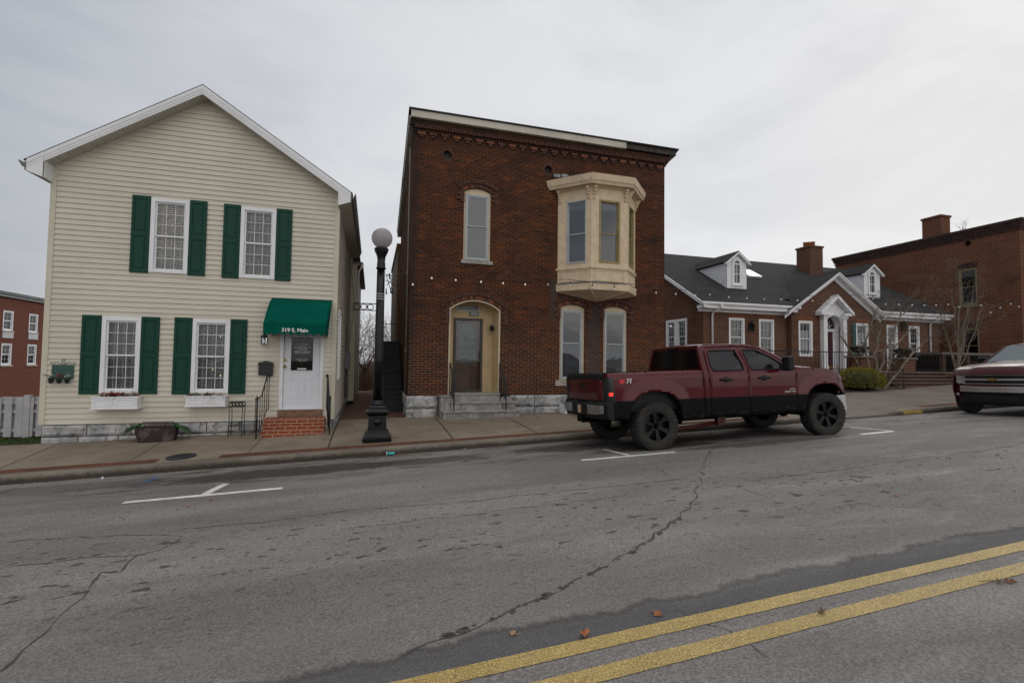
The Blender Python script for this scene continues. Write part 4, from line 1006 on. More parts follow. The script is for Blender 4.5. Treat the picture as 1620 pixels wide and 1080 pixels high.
b = MB(); b.box(fb, XF+.003, BX1+.30, 8.19, 8.35, -.05, .17); b.prism(fb, [(BX1+.10, 8.0), (BX1+.30, 8.19), (BX1+.10, 8.19)], -.05, .12); b.build('bare_fascia', mk('rotten_fascia', (.05, .042, .038), .8, var=.4, vs=6), bb)
b = MB(); q = lambda x, y, u: (x, y, roofz(y)+u)
for (x, yy, x2, y2, u0, u1) in ((BX0-.15, 12.76, BX1+.36, BR+.1, .045, .075),):
    b.add([q(x, yy, u0), q(x2, yy, u0), q(x2, y2, u0), q(x, y2, u0), q(x, yy, u1), q(x2, yy, u1), q(x2, y2, u1), q(x, y2, u1)], [(3, 2, 1, 0), (4, 5, 6, 7), (0, 1, 5, 4), (1, 2, 6, 5), (2, 3, 7, 6), (3, 0, 4, 7)])
b.build('roof', mk('black_roofing', (.03, .03, .032), .8, var=.3), bb)
b = MB(); x, x2 = BX0-.13, BX0-.09
b.add([q(x, 12.80, -.17), q(x2, 12.80, -.17), q(x2, BR, -.17), q(x, BR, -.17), q(x, 12.80, .04), q(x2, 12.80, .04), q(x2, BR, .04), q(x, BR, .04)], [(3, 2, 1, 0), (4, 5, 6, 7), (0, 1, 5, 4), (1, 2, 6, 5), (2, 3, 7, 6), (3, 0, 4, 7)])
b.add([q(x2, 12.9, -.16), q(BX0, 12.9, -.16), q(BX0, BR, -.16), q(x2, BR, -.16)], [(0, 1, 2, 3)]); b.build('side_fascia', fascia_m, bb)
# hood mould arches of header bricks
def hood(a0, a1, bs, rise, rings=2, drop=3, grow=.02):
    b = MB(); w = (a1-a0)/2; c = (a0+a1)/2; R = (w*w+rise*rise)/(2*rise); cz = bs+rise-R; th = math.asin(w/R)
    for r in range(rings):
        r0 = R+.012+r*.118; tt = th+(.1 if r else .02); n = int(2*tt*r0/.072)
        for k in range(n):
            a = -tt+2*tt*(k+.5)/n; hw = .03; u = Vector((math.sin(a), math.cos(a))); v = Vector((u.y, -u.x)); p0 = Vector((c, cz))
            P = [p0+u*r0-v*hw, p0+u*r0+v*hw, p0+u*(r0+.108)+v*hw, p0+u*(r0+.108)-v*hw]
            b.prism(fb, [(P[0].x, P[0].y), (P[1].x, P[1].y), (P[2].x, P[2].y), (P[3].x, P[3].y)], .002, (.012 if r == 0 else .045)+random.uniform(-.003, .003), 1 if r == 0 and random.random() < .35 else 0)
    # stepped drops at each end
    for s in (-1, 1):
        x = c+s*(w+.10); z = bs+.03
        for k in range(drop): b.box(fb, x-.10*(k % 2), x+.11, z-.07*(k+1)+.006, z-.07*k, .002, .03, 0)
    return b.build('brick_arch', [archbrick, archorange], bb, bevel=.003)
hood(W1[0], W1[1], W1[3], W1[4], drop=5); hood(W2[0], W2[1], W2[3], W2[4], drop=5); hood(W3[0], W3[1], W3[3], W3[4], drop=5); hood(DR[0], DR[1], DR[3], DR[4], drop=6)
for c in circ:
    b = MB()
    for k in range(18):
        a = 2*PI*k/18; u = Vector((math.cos(a), math.sin(a))); v = Vector((-u.y, u.x)); p0 = Vector(c)
        P = [p0+u*.115-v*.016, p0+u*.20-v*.024, p0+u*.20+v*.024, p0+u*.115+v*.016]; b.prism(fb, [tuple(q_) for q_ in P], .002, .012)
    rg = b.build('round_vent', archbrick, bb)
    b = MB(); b.prism(fb, circle(c, .115), -.12, -.10)
    for k in range(-2, 3): b.box(fb, c[0]+k*.04-.006, c[0]+k*.04+.006, c[1]-.1, c[1]+.1, -.10, -.09)
    b.build('vent_grille', mk('vent_iron', (.03, .03, .03), .7, var=.3), rg)
# window with arched head
def arched(wd, cover=1.0, cm=None, gm=None):
    a0, a1, b0, bs, rise = wd; out_ = arch(*wd)
    b = MB(); zz = bs-.055
    b.sheet(lambda a, c, n: fb.P(a, c, n-.05), out_, [rect(a0+.05, a1-.05, b0+.03, zz)], reveal=.06); b.build('arched_surround', mk('weathered_tan_trim', (.60, .50, .35), .7, var=.15, vs=8, dirt=.3, dirtcol=(.2, .16, .1), dirts=8), bb)
    dh_window(bb, fb, a0+.055, a1-.055, b0+.03, zz-.005, greywin, fw=.045, cols=1, rows=1, cover='curtain', setback=.055, proud=-.04, sash=.03, gm=gm or glass_blue, cover_z=cover, covermat=cm, meet=.52)
arched(W1, 1.0, mk('shade_grey', (.26, .28, .31), .9, var=.1)); arched(W2, .5); arched(W3, .5)
b = MB(); b.box(fb, W1[0]-.06, W1[1]+.06, W1[2]-.10, W1[2]-.002, -.05, .06); b.build('stone_sill', stepstone, bb, bevel=.008)
for w_ in (W2, W3): b = MB(); b.box(fb, w_[0]-.13, w_[1]+.06, w_[2]-.17, w_[2]-.002, -.05, .03); b.build('stone_sill', mk('pale_sill_stone', (.36, .33, .29), .85, var=.2, vs=6), bb, bevel=.008)
# foundation
b = MB(); stonewall(b, Fr((0, BY-.02, 0)), BX0-.05, DR[0]-.27, .06, BZ0-.004, 2, (.6, 1.0), .06); stonewall(b, Fr((0, BY-.02, 0)), DR[1]+.30, BX1+.03, .10, BZ0-.004, 2, (.7, 1.3), .05); stonewall(b, Fr((BX0-.03, 0, 0), (0, -1, 0)), -BR, -BY+.02, .06, BZ0-.004, 2, (.5, .9), .03)
b.box(W, BX0-.02, DR[0]-.1, BY-.015, BR, -.3, BZ0-.008, 1); b.box(W, DR[1]+.1, BX1+.01, BY-.015, BR, -.3, BZ0-.008, 1); b.box(W, DR[0]-.1, DR[1]+.1, BY+.6, BR, -.3, BZ0-.008, 1)
b.build('foundation', [stone, MATS['dark_mortar']], bb)
# doorway alcove
AD2 = .5
b = MB(); sh = arch(*DR); ins = arch(DR[0]+.045, DR[1]-.045, DR[2], DR[3]-.01, DR[4]-.02)
b.sheet(lambda a, c, n: fb.P(a, c, n+.01), [(a, c) for a, c in sh], [[(a, c+(.0005 if c < DR[2]+.001 else 0)) for a, c in ins]], reveal=.03)
b.build('door_arch_trim', mk('cream_arch_trim', (.52, .45, .33), .6, var=.1, vs=6, dirt=.25, dirtcol=(.22, .18, .12), dirts=8), bb)
b = MB(); k = len(sh)
inner = [(p[0]*.0+(DR[0]+.11 if i in (0,) else DR[1]-.11 if i == 1 else min(max(p[0], DR[0]+.11), DR[1]-.11)), p[1]) for i, p in enumerate(sh)]
V = [fb.P(a, c, -.02) for a, c in sh]+[fb.P(a, c, -AD2) for a, c in inner]
b.add(V, [(i, (i+1) % k, k+(i+1) % k, k+i) for i in range(1, k)])
dx0, dx1, dz0, dz1 = 2.19, 3.03, .81, 2.90
b.sheet(lambda a, c, n: fb.P(a, c, -AD2+n), inner, [rect(dx0, dx1, dz0, dz1), rect(2.30, 2.88, 3.13, 3.26)], reveal=.05)
for xx in (3.10, 3.22): b.box(fb, xx-.004, xx+.004, .78, 3.05, -AD2, -AD2+.004)
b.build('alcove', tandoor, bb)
b = MB(); b.box(fb, 2.27, 2.91, 3.10, 3.13, -AD2, -AD2+.02); b.box(fb, 2.27, 2.30, 3.13, 3.27, -AD2, -AD2+.02); b.box(fb, 2.88, 2.91, 3.13, 3.27, -AD2, -AD2+.02); tw_ = b.build('transom', greywin, bb)
b = MB(); b.box(fb, 2.29, 2.89, 3.12, 3.28, -AD2-.06, -AD2-.045); b.build('pane', mk('dark_pane', (.02, .022, .022), .15), tw_)
b = MB(); f_ = .07
b.box(fb, dx0, dx0+f_, dz0, dz1, -AD2-.03, -AD2+.03); b.box(fb, dx1-f_, dx1, dz0, dz1, -AD2-.03, -AD2+.03); b.box(fb, dx0+f_, dx1-f_, dz1-f_, dz1, -AD2-.03, -AD2+.029); b.box(fb, dx0+f_, dx1-f_, dz0, dz0+.06, -AD2-.03, -AD2+.029)
sd_ = b.build('storm_door', mk('bronze_door_frame', (.035, .028, .024), .45, var=.2), bb, bevel=.004)
b = MB(); b.quad(fb.P(dx0+f_, dz0+.06, -AD2+.0), fb.P(dx1-f_, dz0+.06, -AD2+.0), fb.P(dx1-f_, dz1-f_, -AD2), fb.P(dx0+f_, dz1-f_, -AD2)); b.build('pane', glassmat('storm_glass', (.75, .77, .77), .02), sd_)
b = MB(); b.box(fb, dx1-f_-.03, dx1-f_+.02, 1.75, 1.95, -AD2+.03, -AD2+.05); b.build('door_handle', black, sd_)
b = MB(); n_ = -AD2-.10; mz_ = 1.55
b.box(fb, dx0+.06, dx1-.06, dz0, dz1, n_-.03, n_)
b.box(fb, dx0+.06, dx0+.16, dz0, dz1, n_, n_+.02); b.box(fb, dx1-.16, dx1-.06, dz0, dz1, n_, n_+.02)
for z0, z1 in ((dz0, dz0+.12), (mz_-.08, mz_+.08), (dz1-.16, dz1)): b.box(fb, dx0+.16, dx1-.16, z0, z1, n_, n_+.0195)
b.box(fb, (dx0+dx1)/2-.05, (dx0+dx1)/2+.05, dz0+.12, mz_-.08, n_, n_+.0185)
id_ = b.build('inner_door', mk('varnished_wood_door', (.16, .065, .028), .35, var=.35, vs=5), bb, bevel=.004)
b = MB(); b.box(fb, dx0+.16, dx1-.16, mz_+.08, dz1-.16, n_, n_+.008); b.build('curtained_pane', mk('door_curtain', (.20, .225, .23), .6, var=.35, vs=6), id_)
b = MB(); b.lathe([(.03, 0), (.03, .01), (.012, .02), (.012, .04), (.028, .055), (0, .07)], (dx1-.11, BY+AD2+.08, 1.62), 12, 'y'); b.build('door_knob', brass, id_)
px0, pz0 = px(750, 494.5, BY+AD2); pz0 -= .035
b = MB(); b.prism(fb, [(px0-.17+.035*(abs(c) < .9)*0+.17*(1+s), pz0+c) for s, c in ((0, 0),)]*0+[(px0-.14, pz0-.07), (px0+.14, pz0-.07), (px0+.14, pz0+.06), (px0, pz0+.085), (px0-.14, pz0+.06)], -AD2, -AD2+.012); pl = b.build('number_plaque', mk('slate_plaque', (.16, .17, .18), .7, var=.2), bb)
textmesh('plaque_lettering', '323', .11, fb, px0, pz0, -AD2+.013, lett, pl, .001, sx=1.25)
lx, lz = 3.30, 2.47; lx = px(778, 518, BY+.3)[0]; lz = px(778, 518, BY+.3)[1]
b = MB(); b.tube([(lx+.09, BY+.36, lz+.05), (lx+.02, BY+.32, lz+.09), (lx, BY+.3, lz+.06)], .012, 6); b.lathe([(0, .07), (.03, .055), (.075, .02), (.06, .0), (.065, -.05), (.03, -.09), (0, -.1)], (lx, BY+.3, lz), 8)
b.build('alcove_lamp', black, bb)
b = MB(); b.box(fb, lx+.02, lx+.12, lz+.035, lz+.09, -.36, -.33); b.build('lamp_bracket', mk('pale_bracket', (.3, .36, .36), .6), bb)
# stone steps
b = MB(); S0, S1 = 1.76, 3.80
b.box(fb, 2.02, 3.40, .0, .765, -.44, .16); b.box(fb, 2.02, 3.40, .0, .56, .16, .42); b.box(fb, 1.78, 3.80, .0, .35, .42, .70) 
b.box(fb, 1.74, 2.0, .0, .69, .0, .40); b.box(fb, 1.74, 2.0, .69, .73, -.0, .36); b.box(fb, 3.42, 3.78, .0, .56, .0, .40); b.box(fb, 3.42, 3.74, .56, .70, .0, .2)
b.build('stone_step', stepstone, bb, bevel=.008)
b = MB(); b.box(fb, 2.0, 3.42, .765, .80, -.44, .185); b.box(fb, 2.0, 3.42, .562, .60, .162, .445); b.box(fb, 1.75, 3.83, .352, .392, .162, .73); b.box(fb, 1.72, 2.0, .732, .765, .0, .38); b.box(fb, 3.42, 3.80, .562, .60, .0, .445)
b.build('step_slab', mk('step_slab_stone', (.30, .29, .28), .85, var=.25, vs=5, dirt=.35, dirtcol=(.1, .095, .09), dirts=4), bb, bevel=.008)
for (xw, xf, yf) in ((2.03, 2.05, 12.34), (3.42, 3.44, 12.36)):
    b = MB(); yw = BY-.02; zs = walk_z(xf, yf); zt = .76
    top = [(xw, yw, zt+.86), (xw, yw-.1, zt+.80), (xf, yf+.12, zs+1.02), (xf, yf, zs+.82)]; bot = [(xw, yw, zt+.10), (xf, yf+.06, zs+.5), (xf, yf, zs+.42)]
    b.tube(top, .018, 6); b.tube(bot, .011, 6); b.tube([(xf, yf, zs+.82), (xf, yf, zs)], .018, 6); b.tube([top[0], (xw, yw, zt+.05)], .012, 6)
    for k in range(1, 6):
        s = k/6; y = yf+(yw-yf)*s; b.tube([(xf, y, zs+.42+(zt+.1-zs-.42)*s), (xf, y, zs+.86+(zt+.84-zs-.86)*s)], .007, 5)
    b.build('handrail', mk('worn_black_rail', (.014, .016, .02), .6, var=.4, vs=20), bb)
# white kerbed light well by the wall
b = MB(); b.box(fb, 5.18, 5.24, .1, .50, .10, .55); b.box(fb, 5.24, 6.6, .44, .50, .5, .55); b.build('light_well', white, bb, bevel=.005)
b = MB(); b.box(fb, 5.25, 6.6, .1, .43, .05, .50); b.build('light_well_cover', mk('mossy_board', (.05, .042, .025), .95, var=.5, vs=7), bb, bevel=.02)
# ---------------- bay window

BYF = 12.25; BP = [(5.12, 13.0), (5.83, BYF), (6.96, BYF), (7.66, 13.0)]
def bz(v, u=936.5): return px(u, v, BYF)[1]
zr, zp0, zp1, zw0, zw1, zs_, zt_ = bz(457.5), bz(446), bz(421), bz(414), bz(314), bz(296), bz(277)
def bayring(off):       # plan polygon pushed outwards by off
    c = Vector((6.39, 13.0)); o = []
    for i, p in enumerate(BP):
        if i in (0, 3): o.append((p[0]+(-1 if i == 0 else 1)*off*1.414, 13.0))
        else: o.append((p[0]+(-1 if i == 1 else 1)*off*.414, p[1]-off))
    return o
def bayband(b, z0, z1, off, top=True, off1=None):
    r0 = bayring(off); r1 = bayring(off if off1 is None else off1)
    V = [(x, y, z0) for x, y in r0]+[(x, y, z1) for x, y in r1]
    b.add(V, [(0, 1, 5, 4), (1, 2, 6, 5), (2, 3, 7, 6), (7, 4, 5, 6)[::1], (3, 2, 1, 0)])
faces = []
for i in range(3):
    p, q = Vector((*BP[i], 0)), Vector((*BP[i+1], 0)); fr = Fr(p, (q-p)); faces.append((fr, (q-p).length))
holes = [(.28, .88), (.24, .90), (.19, .80)]
b = MB()
for (fr, L), (h0, h1) in zip(faces, holes):
    b.sheet(fr.P, rect(0, L, zp1-.01, zs_), [rect(h0, h1, zw0, zw1)], reveal=.08)
bayw_ = b.build('bay_window', tan, bb)
for (fr, L), (h0, h1), k in zip(faces, holes, range(3)):
    cov = mk('bay_shade', (.2, .215, .235), .9, var=.1) if k == 0 else mk('bay_shade_dark', (.035, .04, .045), .9, var=.3)
    fm_ = greywin if k == 0 else mk('ochre_sash', (.30, .24, .11), .7, var=.15, vs=8)
    d_ = dh_window(bayw_, fr, h0, h1, zw0, zw1, fm_, fw=.03 if k == 0 else .055, cols=1, rows=1, cover='curtain', setback=.04, proud=.012, sash=.03, gm=glass_blue, covermat=cov, meet=.47)
    b = MB(); b.box(fr, h0+.05, h1-.05, zw1-.26, zw1-.03, -.10, -.095); b.build('roller_blind', mk('pale_blind', (.5, .52, .56), .8), bayw_)
    if k == 1: b = MB(); pts = [fr.P(h1-.12, zw1-.25, -.085), fr.P(h1-.13, zw1-.7, -.085), fr.P(h1-.18, zw0+.4, -.085), fr.P(h1-.27, zw0+.08, -.085)]; b.tube(pts, .008, 5); b.build('hanging_cord', mk('cord_white', (.6, .6, .6), .7), bayw_)
b = MB(); bayband(b, zp1-.05, zp1+.01, .035); bayband(b, zp0, zp1-.05, .0); bayband(b, zr-.0, zp0-.0, .03)
for (fr, L) in faces:
    e = .10
    for r in ((e, e+.025, zp0+.05, zp1-.08), (L-e-.025, L-e, zp0+.05, zp1-.08), (e+.025, L-e-.025, zp0+.05, zp0+.075), (e+.025, L-e-.025, zp1-.105, zp1-.08)): b.box(fr, *r, .0, .016)
r0 = bayring(.02); tip = (6.34, 13.0, px(942, 477, BY)[1])
b.add([(x, y, zr) for x, y in r0]+[tip], [(1, 0, 4), (2, 1, 4), (3, 2, 4)])
for i in range(4): b.tube([Vector((*r0[i], zr)), Vector(tip)+Vector((0, -.02, 0))], .016, 5)
b.build('panelled_base', tan, bayw_)
b = MB(); fr, L = faces[0]; b.box(fr, .0, L-.0, zp0-.012, zp0+.022, .031, .045); fr, L = faces[1]; b.box(fr, .0, L-.0, zp0-.012, zp0+.022, .031, .045); b.build('grey_batten', mk('grey_batten', (.15, .15, .17), .7, var=.3, vs=9), bayw_)
b = MB(); bayband(b, zs_+.0, zs_+.05, .05); bayband(b, zs_+.05, zs_+.085, .20); bayband(b, zs_+.085, zs_+.13, .205, off1=.215); bayband(b, zs_+.13, zs_+.15, .235); bayband(b, zs_+.15, zt_-.02, .232, off1=.265); b.build('cornice', tan, bayw_, bevel=.008)
b = MB(); bayband(b, zt_-.02, zt_+.05, .27, off1=.08); b.build('tin_roof', mk('red_tin', (.10, .035, .03), .6, var=.4, vs=6, dirt=.3, dirtcol=(.2, .2, .2)), bayw_)
for k, (fx, a_) in enumerate(((5.0, 0), (5.25, .05), (5.5, .0), (5.72, .1), (5.95, .14), (6.15, .15))):
    b = MB(); x = fx; b.box(Fr((x, 12.86-.0, zt_+.06+a_*.5)), -.08, .12, 0, .09, 0, .02); b.build('loose_flashing', mk('zinc_flashing', (.24, .28, .3), .5, .3, var=.3), bayw_)
for (fr, L) in faces:      # scrolled brackets
    for a in (.07, .07+.0 if False else L-.07):
        b = MB(); zc = zs_
        prof = [(0, zc), (.17, zc), (.165, zc-.05), (.12, zc-.08), (.13, zc-.12), (.085, zc-.16), (.09, zc-.20), (.045, zc-.25), (.05, zc-.29), (.02, zc-.33), (0, zc-.33)]
        f2 = Fr(fr.P(a, 0, 0), fr.N, (0, 0, 1)); b.prism(f2, prof[::-1], -.03, .03); b.build('bracket', tan, bayw_, bevel=.004)
# dark streak fittings on the side wall, conduit, drainpipe
b = MB(); b.tube([(BX0-.05, BY+.45, 7.6), (BX0-.05, BY+.45, .8)], .02, 6); b.build('conduit', mk('conduit_grey', (.2, .19, .18), .6), bb)
b = MB(); b.box(fbl, -BY-.8, -BY-.65, 1.9, 2.05, .01, .06); b.build('outlet_box', mk('fixture_grey', (.3, .29, .28), .5), bb)
b = MB(); b.ico((BX0-.06, BY+.5, 4.1), .035, 2); b.build('wall_fixture', MATS['fixture_grey'], bb)
b = MB(); b.tube([(BX0-.12, BY+1.2, 6.5), (BX0-.19, BY+1.25, 6.55), (BX0-.2, BY+1.3, 6.9), (BX0-.14, BY+1.2, 7.2)], .008, 5); b.build('cable_loop', black, bb)
# lower rear block
b = MB(); b.box(W, BX0-.10, BX1-1, BR+.02, 24, .2, 5.9); b.box(W, BX0-.14, BX1-.9, BR+.0, 24.1, 5.9, 6.05); b.build('rear_block', mk('brown_board', (.11, .065, .035), .8, var=.3, vs=3), bb)
rebase(bb)
for o in list(bb.children_recursive):
    pass
# ---------------- outside stair in the alley
t_ = thing('alley_stair', (.6, 14.2, .2), 'dark painted steep stair rising between the cream house and the brick building', 'stair')
ns = 13
b = MB()
for k in range(ns):
    y0 = 14.2+k*.22; z1 = .26+(k+1)*.158
    b.box(W, .28, .88, y0, y0+.24, .1, z1-.03); b.box(W, .27, .885, y0-.02, y0+.24, z1-.03, z1)
b.build('steps', mk('dark_slate_paint', (.018, .022, .028), .7, var=.3, vs=5), t_)
b = MB(); zt = .26+ns*.158; yt = 14.2+ns*.22
b.box(W, .2, .9, yt, 18.2, zt-.15, zt); b.build('landing', mk('landing_wood', (.12, .1, .08), .8, var=.3), t_)
b = MB(); b.tube([(.24, yt, zt+.6), (.88, yt, zt+.6)], .012, 6); b.tube([(.24, yt, zt), (.24, yt, zt+.62)], .018, 6)
b.tube([(.24, 14.3, 1.3), (.24, yt, zt+.9)], .014, 6); b.build('railing', black, t_); rebase(t_)
o = grid('alley_paving', fr_(-.78, .92, 8), [13.05, 13.6, 14.3, 16, 24], lambda x, y: walk_z(x, 13)+.006+.02*min(1, (y-13)/1), mk('alley_brick', (.10, .045, .03), .9, var=.4, vs=6)); tag(o, kind='structure')
# ================================================================= lamp post
LX, LY = .13, 10.05; LZ = walk_z(LX, LY)
t_ = thing('street_lamp', (LX, LY, LZ), 'glossy black fluted street lamp with frosted globe on the sidewalk between the buildings', 'street lamp')
def sq(hw0, z0, hw1, z1, b): V = [(LX+sx*hw0, LY+sy*hw0, LZ+z0) for sx, sy in ((-1, -1), (1, -1), (1, 1), (-1, 1))]+[(LX+sx*hw1, LY+sy*hw1, LZ+z1) for sx, sy in ((-1, -1), (1, -1), (1, 1), (-1, 1))]; b.add(V, [(3, 2, 1, 0), (4, 5, 6, 7), (0, 1, 5, 4), (1, 2, 6, 5), (2, 3, 7, 6), (3, 0, 4, 7)])
b = MB()
for q_ in ((.275, 0, .275, .075), (.262, .075, .255, .10), (.245, .10, .215, .16), (.235, .16, .205, .19), (.19, .19, .185, .22), (.178, .22, .165, .50), (.175, .50, .215, .545), (.222, .545, .222, .585), (.205, .585, .16, .63), (.155, .63, .15, .655), (.165, .655, .14, .70)): sq(*q_, b)
b.build('pedestal', blackgloss, t_, bevel=.008)
b = MB(); b.lathe([(.0, -.002), (.07, .002), (.075, .01), (.06, .015), (.03, .02), (0, .025)], (LX, LY-.172, LZ+.37), 14, 'y'); b.build('medallion', blackgloss, t_)
TZ = px(604, 393, LY)[1]-LZ       # underside of the globe
b = MB(); fl = lambda a: 1-.055*(abs(math.sin(a*6)))
b.lathe([(.15, .70), (.15, .725), (.128, .75), (.135, .78), (.115, .80)], (LX, LY, LZ), 28)
b.lathe([(.100, .80), (.092, 1.6), (.084, 2.4), (.077, TZ-.42)], (LX, LY, LZ), 48, seg_shape=fl)
b.lathe([(.098, TZ-.42), (.098, TZ-.40), (.082, TZ-.385), (.082, TZ-.32), (.075, TZ-.26), (.085, TZ-.17), (.115, TZ-.10), (.135, TZ-.07), (.128, TZ-.05), (.14, TZ-.035), (.14, TZ-.01), (.12, TZ+.01)], (LX, LY, LZ), 28)
b.build('post', blackgloss, t_)
m_, tt, pp, oo = newmat('frosted_globe'); v_ = tt.coord('Object'); z_ = tt.sep(v_)[2]
pp.inputs['Base Color'].default_value = (.42, .40, .41, 1); pp.inputs['Roughness'].default_value = .12; pp.inputs['Transmission Weight'].default_value = .0; pp.inputs['Coat Weight'].default_value = .6
trn = tt.node('ShaderNodeBsdfTranslucent'); trn.inputs[0].default_value = (.7, .68, .7, 1); mx_ = tt.node('ShaderNodeMixShader'); mx_.inputs[0].default_value = .5
tt.l.new(pp.outputs[0], mx_.inputs[1]); tt.l.new(trn.outputs[0], mx_.inputs[2]); tt.l.new(mx_.outputs[0], oo.inputs[0])
gr = (px(622, 377, LY)[0]-px(588, 377, LY)[0])/2*.98; gc = px(604.5, 377, LY)
n_ = 18; b = MB(); b.lathe([(gr*math.sin(PI*(.14+.86*k/n_)) if k < n_ else 0, -gr*math.cos(PI*(.14+.86*k/n_))) for k in range(n_+1)], (gc[0], LY, gc[1]), 36); b.build('globe', m_, t_)
# ringed bracket arm
za, zb_ = px(590, 480.5, LY)[1], px(590, 491, LY)[1]; xa = px(558, 480, LY)[0]
b = MB(); b.tube([(LX, LY, za), (xa, LY, za)], .010, 6); b.tube([(LX, LY, zb_), (xa, LY, zb_)], .010, 6)
cc = (za+zb_)/2; rr_ = (za-zb_)/2-.012
for k in range(3): x = LX-.13-rr_-k*(2*rr_+.02); b.tube([(x+rr_*math.cos(a*PI/8), LY, cc+rr_*math.sin(a*PI/8)) for a in range(17)], .008, 5); b.tube([(x-rr_-.01, LY, za), (x-rr_-.01, LY, zb_)], .006, 5)
b.build('bracket_arm', black, t_)
b = MB(); b.tube([(LX+.09, LY-.02, 3.30), (LX+.16, LY, 3.28), (LX+.3, LY+.02, 3.2), (LX+.33, LY+.02, 3.3), (LX+.25, LY, 3.36), (LX+.12, LY, 3.2)], .008, 5)
for (dx, dz) in ((.11, 3.02), (.20, 3.04), (.24, 3.03), (.36, 3.12), (.37, 3.25), (.17, 3.33)): b.tube([(LX+dx, LY, dz+.12), (LX+dx, LY, dz+.05)], .01, 5); b.tube([(LX+dx, LY, dz+.06), (LX+dx+.01, LY, dz)], [.014, .02], 6)
b.tube([(LX+.10, LY, 3.42), (LX+.2, LY, 3.1)], .006, 5); b.tube([(LX+.2, LY, 3.42), (LX+.22, LY, 3.1)], .006, 5); b.tube([(LX+.1, LY, 3.42), (LX+.2, LY, 3.42)], .006, 5)
b.build('cord_bundle', black, t_)
b = MB(); 
for z in (3.0, 2.95, 2.9): b.lathe([(.083, 0), (.087, .008), (.083, .02)], (LX, LY, z), 20)
b.build('tape_wrap', mk('grey_tape', (.35, .35, .37), .5), t_)
rebase(t_)
# ================================================================= brick cottage with dormers
CY = 18.0; CX0, CX1 = 14.0, 28.6; EZ = 4.42; SR = .58; RY = 23.6; CB = 29.2
cot = thing('brick_cottage', (21, CY, 1.2), 'low red brick house with charcoal roof, two white dormers and an arched white entrance', 'house')
fc = Fr((0, CY, 0)); fcl = Fr((CX0, 0, 0), (0, -1, 0)); fcr = Fr((CX1, 0, 0), (0, 1, 0))
def rz(y): return EZ+SR*(min(y, 2*RY-y)-17.6)
cw = {'a': (15.35, 16.2, 2.05, 3.78), 'b': (17.0, 17.85, 2.05, 3.78)}
fw_ = [(24.87, 25.62, 1.55, 3.78), (26.4, 27.16, 1.55, 3.78)]
bmats = [brickB, archbrick]
b = MB(); b.sheet(fc.P, rect(CX0, 18.6, 1.0, 4.2), [rect(*cw['a']), rect(*cw['b'])], reveal=.1); b.sheet(fc.P, rect(23.6, CX1, 1.0, 4.2), [rect(*q) for q in fw_], reveal=.1)
sw = [(-20.72, -20.02, 2.2, 3.75), (-19.88, -19.18, 2.2, 3.75)]
b.sheet(fcl.P, [(-CB, .3), (-CY, .3), (-CY, 4.25), (-RY, rz(RY)-.12), (-CB, 4.25)], [rect(*q) for q in sw], reveal=.1)
b.sheet(fcr.P, [(CY, .3), (CB, .3), (CB, 4.25), (RY, rz(RY)-.12), (CY, 4.25)]); b.quad((CX1, CB, .3), (CX0, CB, .3), (CX0, CB, 4.25), (CX1, CB, 4.25))
b.build('wall', brickB, cot)
for q in list(cw.values())+fw_:
    b = MB(); x = q[0]-.02
    while x < q[1]: b.box(fc, x, x+.062, q[3]+.0, q[3]+.2, .002, .008+random.random()*.004); x += .073
    b.build('soldier_lintel', archorange, cot)
GX0, GX1, GAX, GAZ = 18.62, 23.62, 21.15, 5.95; GY = 17.75; fg = Fr((0, GY, 0))
gw = [(19.02, 19.84, 2.1, 3.76), (22.52, 23.32, 2.1, 3.76)]
EN = (20.55, 21.50, 1.45, 3.62, .47)
b = MB(); b.sheet(fg.P, [(GX0, 1.0), (GX1, 1.0), (GX1, 4.25), (GAX, GAZ), (GX0, 4.25)], [rect(*q) for q in gw]+[arch(*EN)], reveal=.05)
b.box(W, GX0, GX0+.001, GY, CY, 1.0, 4.2); b.box(W, GX1-.001, GX1, GY, CY, 1.0, 4.2); b.build('gable_wall', brickB, cot)
for q in gw:
    b = MB(); x = q[0]-.02
    while x < q[1]: b.box(fg, x, x+.062, q[3], q[3]+.2, .002, .01); x += .073
    b.build('soldier_lintel', archorange, cot)
b = MB(); b.box(W, CX0+.2, CX1-.2, CY+1.2, CY+1.25, 1.2, 4.2); b.build('interior_wall', room, cot)
for q, f_, cv in ((cw['a'], fc, 'blind'), (cw['b'], fc, 'blind'), (gw[0], fg, 'curtain'), (gw[1], fg, 'curtain')): dh_window(cot, f_, *q, white, fw=.09, rows=2, cover=cv, setback=.03, sash=.04, proud=.02, covermat=blindm if cv == 'blind' else mk('white_curtain', (.55, .56, .6), .9, var=.1), cover_z=.75, rows2=2)
for q in sw: dh_window(cot, fcl, *q, white, fw=.07, rows=3, cover='none', setback=.03, sash=.035, proud=.03, casing=.05)
b = MB(); b.box(fcl, sw[0][0], sw[1][1], 2.2, 3.75, -.3, -.28); b.build('interior_wall', dark, cot)
for q in fw_:
    dh_window(cot, fc, q[0], q[1], q[2]+.45, q[3], white, fw=.1, rows=3, cover='none', setback=.03, sash=.04, proud=.02); b = MB(); b.box(fc, q[0], q[1], q[2], q[2]+.45, -.05, .0); b.box(fc, q[0]+.1, q[1]-.1, q[2]+.06, q[2]+.38, .0, .015); b.build('door_panel', white, cot, bevel=.004)
b = MB(); b.box(fg, 22.24, 22.50, 2.1, 3.76, .01, .04); b.box(fg, 22.28, 22.46, 2.2, 3.66, .04, .05); b.build('shutter', mk('dark_teal_shutter', (.02, .07, .06), .6), cot, bevel=.004)
